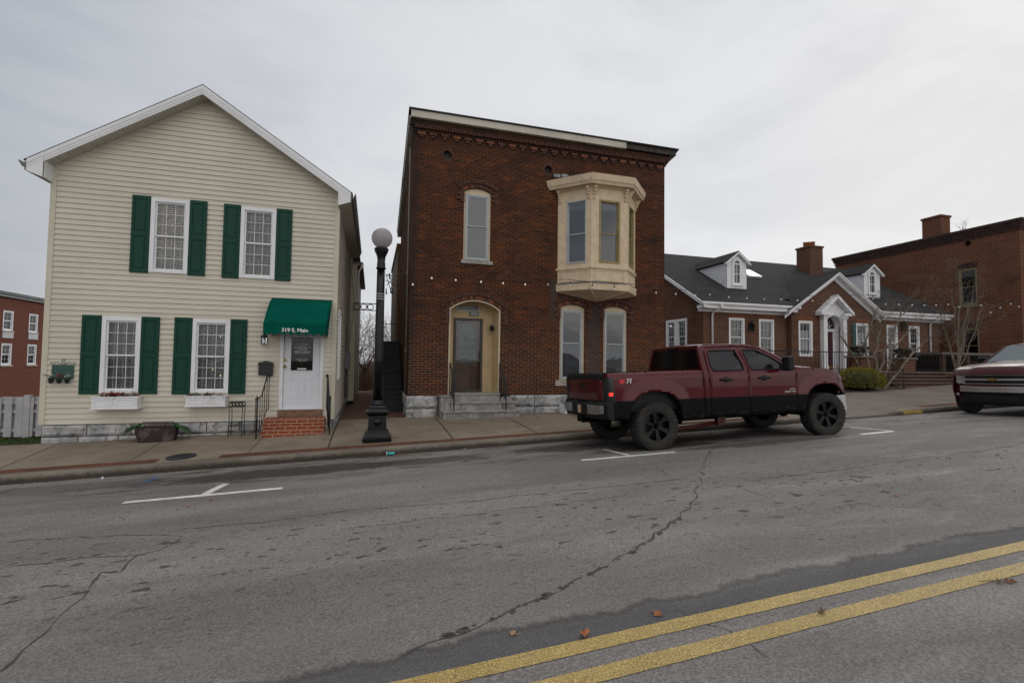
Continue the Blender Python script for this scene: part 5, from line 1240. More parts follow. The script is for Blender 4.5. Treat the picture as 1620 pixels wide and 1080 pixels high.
# roof
def slab(b, P, th=.06):
    P = [Vector(p) for p in P]; n = (P[1]-P[0]).cross(P[-1]-P[0]).normalized(); k = len(P)
    V = P+[p-n*th for p in P]; b.add(V, [tuple(range(k)), tuple(range(2*k-1, k-1, -1))]+[(k+i, k+(i+1) % k, (i+1) % k, i) for i in range(k)])
b = MB(); ye = 17.55
slab(b, [(CX0-.3, ye, rz(ye)), (GX0+.1, ye, rz(ye)), (GX0+.1, 18.3, rz(18.3)), (GX1-.1, 18.3, rz(18.3)), (GX1-.1, ye, rz(ye)), (CX1+.3, ye, rz(ye)), (CX1+.3, RY, rz(RY)), (CX0-.3, RY, rz(RY))]); slab(b, [(CX1+.3, CB+.4, rz(CB+.4)), (CX0-.3, CB+.4, rz(CB+.4)), (CX0-.3, RY, rz(RY)), (CX1+.3, RY, rz(RY))])
gs = (6.14-4.33)/(GAX-18.4)          # slope of the cross gable
gy1 = 17.6+(6.14-EZ)/SR+.3; gf = 17.42
slab(b, [(18.25, gf, 6.14-gs*(GAX-18.25)), (GAX, gf, 6.14), (GAX, gy1, 6.14), (18.25, 17.75, 6.14-gs*(GAX-18.25))], .05)
slab(b, [(GAX, gf, 6.14), (24.05, gf, 6.14-gs*(24.05-GAX)), (24.05, 17.75, 6.14-gs*(24.05-GAX)), (GAX, gy1, 6.14)], .05)
b.build('roof', shingle, cot)
# white cornices, rakes, gutters
def cornice(parent, x0, x1, y, z):
    b = MB(); f = Fr((0, y, 0))
    b.box(f, x0, x1, z-.12, z-.03, .0, .10); b.box(f, x0, x1, z-.155, z-.12, -.1, .06); b.box(f, x0+.1, x1-.1, z-.30, z-.155, -.44, .0); b.box(f, x0+.15, x1-.15, z-.42, z-.30, -.44, -.33)
    b.build('eave_cornice', white, parent, bevel=.012)
cornice(cot, CX0-.4, 18.95, 17.6, EZ); cornice(cot, 23.55, CX1+.4, 17.6, EZ)
for s in (-1, 1):
    b = MB(); x0 = 18.2 if s < 0 else 24.1; z0 = 6.14-gs*abs(GAX-x0)
    for (y0, y1, u0, u1) in ((gf+.02, gf+.06, -.17, -.035), (gf-.02, gf+.02, -.09, -.03), (gf+.06, GY-.01, -.20, -.17), (GY-.06, GY-.005, -.36, -.2)):
        V = [(x, y, z+u) for y in (y0, y1) for (x, z) in ((x0, z0), (GAX, 6.14)) for u in (u0, u1)]
        b.add(V, [(0, 2, 3, 1), (4, 5, 7, 6), (0, 1, 5, 4), (2, 6, 7, 3), (1, 3, 7, 5), (0, 4, 6, 2)])
    b.build('rake_board', white, cot)
b = MB(); xl = CX0-.34
for (x0, x1, u0, u1) in ((xl, xl+.04, -.22, -.04), (xl-.03, xl, -.10, -.03), (xl+.04, CX0, -.24, -.2)):
    V = [(x, y, rz(y)+u) for x in (x0, x1) for y in (17.5, RY) for u in (u0, u1)]; b.add(V, [(0, 1, 3, 2), (4, 6, 7, 5), (0, 4, 5, 1), (2, 3, 7, 6), (1, 5, 7, 3), (0, 2, 6, 4)])
b.build('rake_board', white, cot)
for x in (14.42, 27.85):
    b = MB(); b.tube([(x+.15, 17.48, EZ-.13), (x+.12, 17.5, EZ-.25), (x, 17.85, EZ-.42), (x, 17.93, EZ-.55), (x, 17.93, 1.5)], .045, 8); b.build('downspout', white, cot)
# dormers
def dormer(cx, hw=.57):
    yf = 19.2; f = Fr((0, yf, 0)); zb = rz(yf)+.0; ze = zb+1.32; za = ze+.44; x0, x1 = cx-hw, cx+hw
    A = (cx-.21, cx+.21, zb+.22, ze-.10, .205)
    b = MB(); b.sheet(f.P, [(x0, zb-.1), (x1, zb-.1), (x1, ze), (cx, za-.03), (x0, ze)], [arch(*A)], reveal=.08)
    o = b.build('dormer', white, cot)
    yb = yf+1.32/SR; b = MB()
    for s, X in ((-1, x0), (1, x1)):
        z = zb+.02
        while z < ze:
            zt2 = min(z+.12, ze); ya = 17.6+(z-EZ)/SR; yb2 = 17.6+(zt2-EZ)/SR
            V = [(X+s*.032, yf, z), (X+s*.032, ya+.02, z), (X+s*.002, yb2+.02, zt2), (X+s*.002, yf, zt2)]
            b.add(V, [(3, 2, 1, 0) if s > 0 else (0, 1, 2, 3)][0:1] if s > 0 else [(3, 2, 1, 0)]); z = zt2
    b.build('dormer_siding', vinylw, o)
    b = MB(); yr = 17.6+(za-EZ)/SR+.05; ov = .14; sl2 = (za-ze)/hw; zo = ze-ov*sl2+.05
    yl = 17.6+(zo-EZ)/SR
    slab(b, [(x0-ov, yf-.14, zo), (cx, yf-.14, za+.05), (cx, yr, za+.05), (x0-ov, yl, zo)], .05); slab(b, [(cx, yf-.14, za+.05), (x1+ov, yf-.14, zo), (x1+ov, yl, zo), (cx, yr, za+.05)], .05); b.build('dormer_roof', shingle, o)
    for s in (-1, 1):
        b = MB(); V = [(x, y, z+u) for y in (yf-.16, yf-.01) for (x, z) in ((cx+s*(hw+ov), zo), (cx, za+.05)) for u in (-.14, -.045)]
        b.add(V, [(0, 2, 3, 1), (4, 5, 7, 6), (0, 1, 5, 4), (2, 6, 7, 3), (1, 3, 7, 5), (0, 4, 6, 2)]); b.build('rake_board', white, o)
    b = MB(); a0, a1 = A[0], A[1]; aw_ = arch(*A); iw = arch(a0+.05, a1-.05, A[2]+.05, A[3]-.02, .15)
    b.sheet(lambda a, c, n: f.P(a, c, n+.03), arch(a0-.08, a1+.08, A[2]-.06, A[3], .28), [iw], reveal=.06)
    b.box(f, a0+.04, a1-.04, A[3]-.06, A[3]-.0, -.02, .0); mz = (A[2]+A[3])/2-.02; b.box(f, a0+.04, a1-.04, mz-.02, mz+.02, -.03, -.0); b.box(f, cx-.01, cx+.01, A[2], A[3], -.03, -.01); b.box(f, a0+.04, a1-.04, mz+.2, mz+.215, -.03, -.01)
    for an in (-.7, .7): b.tube([f.P(cx, A[3], -.01), f.P(cx+.2*math.sin(an), A[3]+.2*math.cos(an), -.01)], .008, 4)
    b.box(f, a0-.13, a1+.13, A[2]-.1, A[2]-.05, .0, .07)
    w_ = b.build('dormer_window', white, o); b = MB(); b.sheet(lambda a, c, n: f.P(a, c, -.035), aw_); b.build('pane', glass_blue, w_)
    b = MB(); b.sheet(lambda a, c, n: f.P(a, c, -.3), rect(a0-.1, a1+.1, A[2]-.1, A[3]+.25)); b.build('window_backing', dark, o)
dormer(16.85); dormer(25.55)
sx_, sy_ = (19.0, 19.85), (20.75, 21.65)
b = MB(); slab(b, [(sx_[0], sy_[0], rz(sy_[0])+.13), (sx_[1], sy_[0], rz(sy_[0])+.13), (sx_[1], sy_[1], rz(sy_[1])+.13), (sx_[0], sy_[1], rz(sy_[1])+.13)], .12); b.build('skylight', mk('skylight_dome', (.5, .51, .53), .08, var=0, coat=.5), cot)
b = MB(); b.box(W, 24.5, 25.45, 22.0, 22.95, 6.3, 8.62); b.box(W, 24.45, 25.5, 21.95, 23.0, 8.62, 8.72); ch = b.build('chimney', brickB, cot)
tc = mk('terracotta', (.34, .13, .05), .8, var=.2)
for k in range(3): b = MB(); x = 24.7+k*.28; b.lathe([(.11, 0), (.12, .22+.04*k), (.135, .23+.04*k), (.135, .29+.04*k), (.09, .29+.04*k)], (x, 22.5, 8.72), 12); b.build('chimney_pot', tc, ch)
# entrance surround with pediment
b = MB(); ec = (EN[0]+EN[1])/2; f = fg
EO_ = arch(EN[0]-.0, EN[1]+.0, EN[2], EN[3]-.04, EN[4])
b.sheet(lambda a, c, n: f.P(a, c, n+.10), [(ec-.72, 1.45), (ec+.72, 1.45), (ec+.72, 4.22), (ec, 4.86), (ec-.72, 4.22)], [EO_], reveal=.38, thick=.1)
for s in (-1, 1):
    x = ec+s*.60; b.box(f, x-.11, x+.11, 1.45, 3.95, .1, .2); b.box(f, x-.15, x+.15, 3.95, 4.05, .1, .25); b.box(f, x-.13, x+.13, 3.88, 3.95, .1, .22); b.box(f, x-.14, x+.14, 1.45, 1.68, .1, .23)
    b.box(f, min(ec+s*.45, ec+s*.9), max(ec+s*.45, ec+s*.9), 4.05, 4.17, .0, .32)
    V = [f.P(x, z+u, n) for n in (.0, .36) for (x, z) in ((ec+s*1.0, 4.17), (ec, 5.0)) for u in (-.13, .04)]
    b.add(V, [(0, 2, 3, 1), (4, 5, 7, 6), (0, 1, 5, 4), (2, 6, 7, 3), (1, 3, 7, 5), (0, 4, 6, 2)])
R_ = (EN[1]-EN[0])/2
pts = [f.P(ec+(R_+.04)*math.cos(PI*k/14), EN[3]-.03+(R_+.04)*math.sin(PI*k/14), .11) for k in range(15)]; b.tube(pts, .035, 6)
en = b.build('entrance_surround', white, cot, bevel=.006)
b = MB(); b.box(f, EN[0]-.0, ec+.36, 1.45, 3.32, -.28, -.26); b.build('front_door', mk('dark_red_door', (.05, .008, .014), .35, var=.2), cot)
b = MB(); b.box(f, ec+.36, EN[1]+.03, 1.45, 3.32, -.29, -.26); b.box(f, EN[0], EN[1], 3.32, 3.45, -.29, -.22); b.build('door_frame', white, cot)
b = MB(); b.sheet(lambda a, c, n: f.P(a, c, -.29), arch(EN[0], EN[1], 3.4, EN[3]-.04, EN[4])); fl_ = b.build('fanlight', mk('fanlight_glass', (.03, .012, .014), .1), cot)
b = MB()
for k in range(1, 6): a = PI*k/6; b.tube([f.P(ec, 3.45, -.27), f.P(ec+.4*math.cos(a), 3.47+.42*math.sin(a), -.27)], .012, 4)
b.tube([f.P(ec+.22*math.cos(PI*k/10), 3.46+.22*math.sin(PI*k/10), -.27) for k in range(11)], .012, 4); b.build('fan_bars', white, fl_)
for (u, v) in ((1190, 517), (1431, 517)):
    x, z = px(u, v, CY-.15); b = MB(); b.box(fc, x-.05, x+.05, z-.15, z+.2, .0, .05); b.lathe([(0, .28), (.1, .16), (.11, .12), (.09, .12), (.075, -.16), (.04, -.2), (0, -.22)], (x, CY-.18, z), 6); b.tube([(x, CY-.04, z+.1), (x, CY-.1, z+.32), (x, CY-.18, z+.28)], .012, 5); b.build('wall_lantern', black, cot)
# terrace, steps, piers, railing
TZ_ = 1.46
b = MB(); b.box(W, CX0-.2, 29, 14.95, CY, .2, TZ_-.06); b.build('terrace', brickB, cot); b = MB(); b.box(W, CX0-.25, 29, 14.88, CY-.01, TZ_-.058, TZ_); b.build('terrace_coping', mk('coping_stone', (.17, .14, .12), .8, var=.2, vs=4), cot, bevel=.01)
stepb = brickmat('dark_step_brick', (.10, .042, .034), (.07, .032, .028), (.05, .028, .025), (.09, .075, .065), soot=.5, orange=(.12, .05, .035))
for k in range(6):
    b = MB(); z1 = .66+(k+1)*(TZ_-.66)/6-.002; b.box(W, 19.4-.0+k*.01, 23.6-k*.01, 13.35+k*.26, 14.9, .3, z1-.04); b.build('brick_step', stepb, cot); b = MB(); b.box(W, 19.38, 23.62, 13.33+k*.26, 13.33+(k+1)*.26+.04, z1-.038, z1); b.build('step_tread', mk('tread_stone', (.11, .075, .065), .8, var=.3, vs=5), cot)
for (x0, x1, y0, y1, zt) in ((18.75, 19.35, 14.6, 15.2, 2.02), (21.6, 22.3, 14.95, 15.5, 2.0)):
    b = MB(); b.box(W, x0, x1, y0, y1, .5, zt); b.build('pier', brickB, cot); b = MB(); b.box(W, x0-.06, x1+.06, y0-.06, y1+.06, zt, zt+.08); b.build('pier_cap', mk('coping_stone', (.2, .17, .15)), cot, bevel=.01)
def irail(x0, y0, z0, x1, y1, z1, h=.85, n=12):
    b = MB(); b.tube([(x0, y0, z0+h), (x1, y1, z1+h)], .02, 6); b.tube([(x0, y0, z0+.1), (x1, y1, z1+.1)], .012, 5)
    for k in range(n+1): s = k/n; x, y, z = x0+(x1-x0)*s, y0+(y1-y0)*s, z0+(z1-z0)*s; b.tube([(x, y, z), (x, y, z+h)], .02 if k in (0, n) else .009, 5)
    b.build('iron_railing', black, cot)
irail(14.6, 15.0, TZ_, 18.7, 15.0, TZ_, .78, 30); irail(19.5, 13.5, .7, 19.5, 14.95, TZ_, .85, 8); irail(22.4, 15.0, TZ_, 28.6, 15.0, TZ_, .78, 40); irail(19.4, 15.0, TZ_, 20.3, 15.0, TZ_, .8, 6)
rebase(cot)
for (x, y, z, lab) in ((19.05, 14.9, 2.1, 'dark low garden urn on the brick pier behind the round green bush'), (21.95, 15.2, 2.08, 'dark low garden urn on the brick pier right of the crossing branches')):
    t_ = thing('garden_urn', (x, y, z), lab, 'urn', 'urns on the terrace piers')
    b = MB(); b.lathe([(.16, 0), (.16, .04), (.07, .07), (.07, .12), (.2, .18), (.34, .27), (.38, .34), (.40, .36), (.36, .36), (.3, .3)], (0, 0, 0), 20); o = b.build('bowl', mk('aged_iron', (.035, .03, .025), .8, var=.3), t_)
    b = MB(); leafcluster(b, (0, 0, .36), .22, 160, 0, .06, .3); b.build('dry_plants', mk('dry_plants', (.09, .07, .035), .9, var=.5, vs=20), t_)
tag(grid('planting_bed', fr_(10.5, 19.4, 12), [13.2, 13.6, 14.2, 14.96], lambda x, y: SL*x+.09+.10*(y-13.2), mk('mulch', (.035, .024, .016), .95, var=.5, vs=9)), kind='structure')
# ================================================================= tall brick building at the right
RBX = 30.0; RY0 = 15.33; RY1 = 25.0; RT = 8.95
rb = thing('corner_brick_building', (RBX+4, RY0, 1), 'tall red brick building with corbelled parapet and chimney at the right edge', 'building')
f = Fr((RBX, 0, 0), (0, -1, 0)); f2 = Fr((0, RY0, 0))
rw = [(-17.92, -17.08, 4.95, 6.86, .07), (-17.92, -17.04, 1.9, 3.72, .06)]
b = MB(); b.sheet(f.P, rect(-RY1, -RY0, .2, RT), [arch(*q) for q in rw]+[circle((-17.47, 8.22), .15)], reveal=.15); b.sheet(f2.P, rect(RBX, RBX+10, .2, RT)); b.quad((RBX, RY1, .2), (RBX, RY1, RT), (RBX+10, RY1, RT), (RBX+10, RY1, .2)); b.build('wall', brickC, rb)
dc = mk('dark_corbel', (.045, .022, .018), .9, var=.4, vs=5, bump=.3, bs=20)
b = MB()
for (z0, z1, d) in ((8.42, 8.5, .05), (8.55, 8.68, .07), (8.68, 8.82, .11), (8.82, 8.96, .16)): b.box(W, RBX-d, RBX+10, RY0-d, RY1+d, z0, z1)
b.build('parapet', dc, rb)
b = MB(); pts_ = [(-RY0, 8.57), (-RY1, 8.57)]; k_ = 0
for k in range(60): y = RY1-.05-k*.16; pts_ += [(-y, 8.57), (-y, 8.5), (-y+.08, 8.5), (-y+.08, 8.57)]
b.sheet(lambda a, c, n: f.P(a, c, .05+n), [p for i, p in enumerate(pts_[1:]+[pts_[0]]) if not (i and abs(p[0]-pts_[0][0]) < .01 and p != pts_[0])]+[(-RY0, 8.6), (-RY1, 8.6)], thick=.05)
b.build('corbel_table', dc, rb)
b = MB(); b.box(W, RBX+.05, RBX+10, RY0+.1, RY1-.1, 8.8, 8.9); b.build('roof', MATS['black_roofing'], rb)
b = MB(); b.box(W, RBX+.15, RBX+.9, 18.78, 19.72, 8.8, 10.05); b.box(W, RBX+.1, RBX+.95, 18.73, 19.77, 10.05, 10.16); b.build('chimney', brickC, rb)
och = mk('ochre_frame', (.21, .16, .085), .7, var=.2, vs=6)
for q, cv in zip(rw, ('none', 'curtain')):
    w_ = dh_window(rb, f, q[0], q[1], q[2], q[3]+.03, och, fw=.09, cols=1, rows=1, cover=cv, setback=.06, sash=.04, proud=-.02, gm=glass_dark, covermat=mk('olive_shade', (.06, .07, .035), .9), cover_z=.98)
    b = MB(); b.box(f, q[0]-.1, q[1]+.1, q[2]-.12, q[2]-.002, -.05, .06); b.build('stone_sill', mk('coping_stone', (.2, .17, .15)), rb)
    n = 14; b = MB()
    for k in range(n): a = q[0]-.05+(q[1]-q[0]+.1)*k/n; b.box(f, a, a+.055, q[3]+.075+.07*math.sin(PI*(k+.5)/n)-.03, q[3]+.25+.07*math.sin(PI*(k+.5)/n), .002, .02)
    b.build('brick_arch', dc, rb)
b = MB(); b.box(f, -17.75, -17.2, 3.42, 3.62, -.09, -.085); b.build('blue_sign', mk('blue_window_sign', (.01, .05, .16), .4, var=.4, vs=6), rb)
b = MB(); b.box(W, RBX+.3, RBX+.35, 15.6, 19, 1, 8); b.build('interior_wall', dark, rb)
rebase(rb)
t_ = thing('porch_shelter', (28.2, 16.4, 1.1), 'low wooden lean-to porch beside the tall brick building, behind the bare stems', 'porch')
woodm = mk('old_porch_wood', (.10, .05, .028), .8, var=.4, vs=4)
b = MB(); z_ = px(1510, 558, 15.6)[1]; b.box(W, 24.8, 29.9, 15.5, 17.6, z_-.08, z_+.02); b.build('roof', mk('porch_roof', (.12, .10, .09), .7, var=.2), t_)
for x in (25.0, 26.6, 28.2, 29.6): b = MB(); b.box(W, x-.07, x+.07, 15.55, 15.69, 1.0, z_-.08); b.build('post', woodm, t_)
b = MB(); b.box(W, 24.9, 29.8, 17.5, 17.55, 1.0, z_-.1); b.build('back_panel', mk('porch_dark', (.02, .015, .012), .9), t_); rebase(t_)
# ================================================================= brick apartment block far left
LBX = -24.0; lb = thing('far_brick_block', (LBX, 46, -1), 'far two storey red brick block beyond the picket fence at the left edge', 'building')
f = Fr((LBX, 0, 0), (0, 1, 0)); LT = 5.75
Wn = []
for y in (38.0, 40.72, 43.28, 45.9, 48.5): Wn += [(y, y+.95, 3.3, 4.66), (y, y+.95, .95, 2.42)]
b = MB(); b.sheet(f.P, rect(34, 60, -3, LT), [rect(*q) for q in Wn], reveal=.12); b.quad((LBX, 34, -3), (LBX, 34, LT), (LBX-12, 34, LT), (LBX-12, 34, -3)); b.build('wall', brickD, lb)
b = MB(); b.box(W, LBX-12, LBX+.35, 33.7, 60, LT, LT+.14); b.box(W, LBX-12, LBX+.2, 33.8, 60, LT-.18, LT); b.build('eave', mk('grey_eave', (.30, .31, .33), .6), lb)
b = MB(); slab(b, [(LBX+.4, 33.6, LT+.14), (LBX+.4, 60, LT+.14), (LBX-6, 60, LT+1.2), (LBX-6, 33.6, LT+1.2)]); b.build('roof', mk('grey_metal_roof', (.2, .2, .21), .6, var=.2), lb)
b = MB(); b.box(W, LBX-.6, LBX-.5, 34, 60, -2, 5.5); b.build('interior_wall', dark, lb)
for i, q in enumerate(Wn):
    dh_window(lb, f, *q, white, fw=.08, rows=2, cols=2, cover='none', setback=.04, sash=.06, proud=.02)
    b = MB(); b.box(f, q[0]-.05, q[1]+.1, q[2]-.10, q[2]-.003, -.05, .07); b.build('window_sill', mk('coping_pale', (.4, .35, .3), .8), lb)
    if i % 2 == 0: b = MB(); b.box(f, q[0]-.02, q[1]+.05, q[2]-.5, q[2]-.105, .0, .05); b.build('vent_panel', mk('pale_panel', (.5, .5, .53), .6), lb)
rebase(lb)
# ================================================================= bare trees and shrubs
def branch(b, p, d, L, r, depth, spread=.5, up=.25, seg=5, kids=(2, 3), wob=.18, minr=.004):
    n = max(2, int(L/.22)); pts = [p]; q = p.copy(); dd = d.copy()
    for i in range(n):
        dd = (dd+Vector((random.gauss(0, wob), random.gauss(0, wob), random.gauss(0, wob)+up*.12))).normalized(); q = q+dd*L/n; pts.append(q.copy())
    rr = [r*(1-.45*i/n) for i in range(n+1)]
    b.tube(pts, rr, seg if r > .02 else 4 if r > .008 else 3, cap=False)
    if depth <= 0: return
    for k in range(random.randint(*kids)):
        i = random.randint(max(1, n//2), n) if k else n
        a = Vector((random.gauss(0, 1), random.gauss(0, 1), random.gauss(0, 1)*.6+up)).normalized()
        branch(b, pts[i], (dd*.9+a*spread*1.3).normalized(), L*random.uniform(.6, .85), max(minr, rr[i]*random.uniform(.55, .8)), depth-1, spread, up, seg, kids, wob, minr)
bark = mk('pale_bark', (.15, .125, .10), .9, var=.35, vs=8); barkb = mk('red_brown_bark', (.085, .05, .04), .9, var=.4, vs=4)
random.seed(21)
cb = Vector((18.9, 13.75, .85))
t_ = thing('crape_myrtle', tuple(cb), 'bare many stemmed tree with pale twisting trunks beside the round bush', 'tree')
stems = [((1392, 625), (1432, 575), (1460, 543), .05), ((1388, 600), (1384, 560), (1392, 520), .06), ((1386, 600), (1399, 560), (1425, 500), .05), ((1372, 585), (1350, 560), (1330, 530), .04), ((1396, 600), (1412, 556), (1440, 520), .04), ((1376, 590), (1370, 540), (1385, 495), .045)]
for s in stems:
    b = MB(); P = [Vector((px(*s[k], 13.6+.15*k)[0], 13.6+.15*k, px(*s[k], 13.6+.15*k)[1])) for k in range(3)]; P[0].z = min(P[0].z, .9) if s is not stems[0] else P[0].z
    P0 = Vector((P[0].x, P[0].y, .62)); pts = [P0]
    for a, c in zip([P0]+P[:-1], P):
        for k in range(1, 5): q = a+(c-a)*k/4; pts.append(q+Vector((random.gauss(0, .025), random.gauss(0, .025), random.gauss(0, .02))))
    b.tube(pts, [s[3]*(1-.5*i/len(pts)) for i in range(len(pts))], 7, cap=False)
    b.build('trunk', bark, t_)
    b = MB(); d = (P[2]-P[1]).normalized()
    for k in range(5): i = random.choice([-1, -1, -3, -5, -6]); branch(b, pts[i], (d+Vector((random.gauss(0, .5), random.gauss(0, .3), random.gauss(.2, .3)))).normalized(), random.uniform(.4, .7), s[3]*.38, 4, .6, .2, 5, (2, 3), .2, .003)
    b.build('twigs', bark, t_)
rebase(t_)
t_ = thing('slender_multistem_tree', (24.0, 14.2, .9), 'bare slender stemmed tree fanning out behind the hood of the parked maroon pickup', 'tree')
for (u, v, r) in ((1508, 470, .035), (1487, 500, .03), (1520, 450, .045), (1530, 480, .05), (1540, 470, .035), (1552, 490, .03), (1499, 540, .035)):
    b = MB(); base = Vector((px(1520+random.uniform(-8, 10), 590, 14.0)[0], 14.0+random.uniform(-.1, .2), .8)); X, Z = px(u, v, 14.2); top = Vector((X, 14.2, Z)); pts = [base+(top-base)*k/7+Vector((random.gauss(0, .03), random.gauss(0, .03), 0)) for k in range(8)]
    b.tube(pts, [r*(1-.6*i/8) for i in range(8)], 6, cap=False); b.build('trunk', bark, t_)
    b = MB(); 
    for k in range(5): branch(b, pts[random.choice([3, 4, 5, 6, 7])], ((top-base).normalized()+Vector((random.gauss(0, .5), random.gauss(0, .4), 0))).normalized(), random.uniform(.4, .7), .011, 4, .5, .3, 4, (2, 3), .15, .003)
    b.build('twigs', bark, t_)
rebase(t_)
# round evergreen bush
t_ = thing('round_bush', (17.55, 13.75, .72), 'clipped round yellow green bush beside the cottage steps', 'bush')
b = MB(); leafm = mk('yew_leaf', (.20, .19, .012), .75, var=.6, vs=7)
for i in range(13000):
    d = Vector((random.gauss(0, 1), random.gauss(0, 1), random.gauss(0, 1))).normalized(); 
    if d.z < -.5: continue
    k = 1+.09*noise.noise(d*3.2)+random.uniform(-.16, .03)
    p = Vector((0, 0, .42))+Vector((d.x*.86, d.y*.8, d.z*.50))*k
    u = (d+Vector((random.gauss(0, .6), random.gauss(0, .6), random.gauss(0, .6)))).normalized(); w = u.cross(Vector((random.random(), random.random(), random.random()))).normalized(); s = random.uniform(.02, .04)
    b.add([p-w*s*.3, p+u*s, p+w*s*.3], [(0, 1, 2)])
b.build('foliage', leafm, t_); b = MB()
for k in range(7): a = k*.9; b.tube([(.05*math.cos(a), .05*math.sin(a), 0), (.35*math.cos(a), .35*math.sin(a), .5)], .02, 5)
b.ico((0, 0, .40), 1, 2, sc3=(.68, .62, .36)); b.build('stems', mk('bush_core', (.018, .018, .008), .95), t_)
t_ = thing('orange_shrub', (16.6, 13.6, .75), 'small shrub with orange autumn leaves left of the round green bush', 'shrub')
b = MB(); c2 = MB(); xo, zo_ = px(1356, 585, 13.5)
for k in range(16):
    a = random.uniform(0, 2*PI); e = Vector((.55*math.cos(a)*random.random(), .3*math.sin(a), random.uniform(.2, .95))); c2.tube([(0, 0, 0), tuple(e*.5+Vector((0, 0, .1))), tuple(e)], .006, 4, cap=False)
    leafcluster(b, tuple(e), .10, 26, 0, .035)
b.build('foliage', mk('orange_leaf', (.36, .12, .025), .7, var=.4, vs=12), t_); c2.build('stems', barkb, t_)
# trees beyond the alley
random.seed(5)
spots = [(-.4, 27, 5.6, 'thin bare tree at the left of the gap between the two front buildings'), (.9, 31, 5.2, 'bare reddish tree in the middle of the gap behind the lamp post'), (2.6, 36, 6.6, 'bare tree at the right of the gap above the dark stair'), (-1.4, 39, 6.8, 'tallest distant bare tree seen behind the cream house corner')]
for (x, y, h, lab) in spots:
    t_ = thing('bare_tree', (x, y, -.4), lab, 'tree', 'bare winter trees behind the alley')
    b = MB(); b.tube([(0, 0, 0), (.1, 0, h*.12), (.05, .05, h*.26)], [.12, .1, .085], 7, cap=False); b.build('trunk', barkb, t_)
    b = MB()
    for k in range(6): branch(b, Vector((.05, .05, h*.26)), Vector((random.gauss(0, .55), random.gauss(0, .5), 1)).normalized(), h*.22, .055, 5, .5, .35, 5, (2, 3), .16, .006)
    b.build('crown', barkb, t_)
b = MB()
for i in range(2600):
    x = random.uniform(-4, 5); y = random.uniform(25, 40); p = Vector((x, y, -.5)); L = random.uniform(.8, 3.0); d = Vector((random.gauss(0, .3), random.gauss(0, .3), 1)).normalized()
    e = p+d*L; s = .015; b.add([p+Vector((-s, 0, 0)), p+Vector((s, 0, 0)), e], [(0, 1, 2)])
    for k in range(3): q = p+d*L*random.uniform(.4, 1); g2 = Vector((random.gauss(0, .5), random.gauss(0, .5), random.random())).normalized()*random.uniform(.3, .7); b.add([q+Vector((0, 0, -.012)), q+Vector((0, 0, .012)), q+g2], [(0, 1, 2)])
tag(b.build('brush_thicket', mk('brush_twigs', (.10, .055, .04), .95, var=.4, vs=2)), 'reddish brown brush thicket filling the far end of the alley', 'brush', kind='stuff')
t_ = thing('roof_weed', (RBX+.6, 17.2, 8.95), 'leafless weed growing from the parapet of the tall brick building', 'plant')
b = MB(); x_, y_ = 0, 1.0
for k in range(5): branch(b, Vector((0, y_*.8, 0)), Vector((random.gauss(0, .3), random.gauss(0, .4), 1)).normalized(), .35, .012, 2, .5, .3, 4)
b.build('stems', barkb, t_)
# ================================================================= string lights
t_ = thing('string_lights', (6, 12.7, 3.8), 'long black cord of hanging clear bulbs strung across the brick front and cottage', 'string lights')
SLP = [(653, 450), (683, 440), (721, 443), (761, 446), (796, 448), (831, 450), (867, 450), (902, 451), (937, 455), (972, 457), (1005, 458), (1038, 463), (1069, 465), (1100, 467), (1123, 466), (1153, 470), (1181.5, 471.7), (1209, 473), (1235.7, 473.7), (1261.6, 475), (1285.6, 475.7), (1311, 475.7), (1357.5, 473), (1381, 472.5), (1401, 481), (1422.5, 481.7), (1443, 482.5), (1462.5, 483), (1481, 482.7), (1500, 481.7), (1518, 485.5), (1552, 483), (1567, 494), (1582.5, 486.7), (1599, 480.7), (1612, 485), (1650, 480)]
cord = MB(); top = []
def sly(u): return 12.86 if u < 875 else 12.14 if u < 1000 else 12.5
first = None
sock = mk('socket_black', (.015, .015, .015), .6, var=0)
clear = mk('clear_bulb_lit', (.62, .6, .57), .15, var=0, emit=.12)
cord.tube([(LX+.1, LY, 3.4), (.75, 12.4, 3.82)], .008, 4); prevp = (.75, 12.4, 3.82)
for i, (u, v) in enumerate(SLP):
    Y = sly(u); X, Z = px(u, v, Y); ct = (X, Y, Z+.16)
    mid = tuple((a+c)/2 for a, c in zip(prevp, ct)); mid = (mid[0], mid[1], mid[2]-.015)
    cord.tube([prevp, mid, ct], .007, 4, cap=False); prevp = ct
    if first is None:
        sb = MB(); sb.tube([(0, 0, .16), (0, 0, .06)], .008, 5); sb.tube([(0, 0, .08), (0, 0, .03)], [.016, .02], 8)
        bl = MB(); bl.lathe([(.0, -.028), (.016, -.022), (.025, -.004), (.02, .014), (.012, .03)], (0, 0, 0), 10)
        so_ = sb.build('socket', sock, t_); bo_ = bl.build('bulb', clear, so_); bw = bl.build('bulb', bulb_m); bwm = bw.data; bpy.data.objects.remove(bw); first = so_
        so_.location = Vector((X, Y, Z))-t_.location
        so_['_loc'] = 1; bo_.data = bwm
    else:
        s2 = first.copy(); C.objects.link(s2); s2.location = Vector((X, Y, Z))-t_.location; b2 = bo_.copy(); C.objects.link(b2); b2.parent = s2; b2.data = bwm if i < 6 else bl_me
    if i == 0: bl_me = bl.build('bulb', clear); _m = bl_me.data; bpy.data.objects.remove(bl_me); bl_me = _m
cord.tube([prevp, (34, 12.5, 4.4)], .007, 4); cd = cord.build('cord', sock, t_); cd.matrix_parent_inverse = Matrix.Translation(t_.location).inverted()
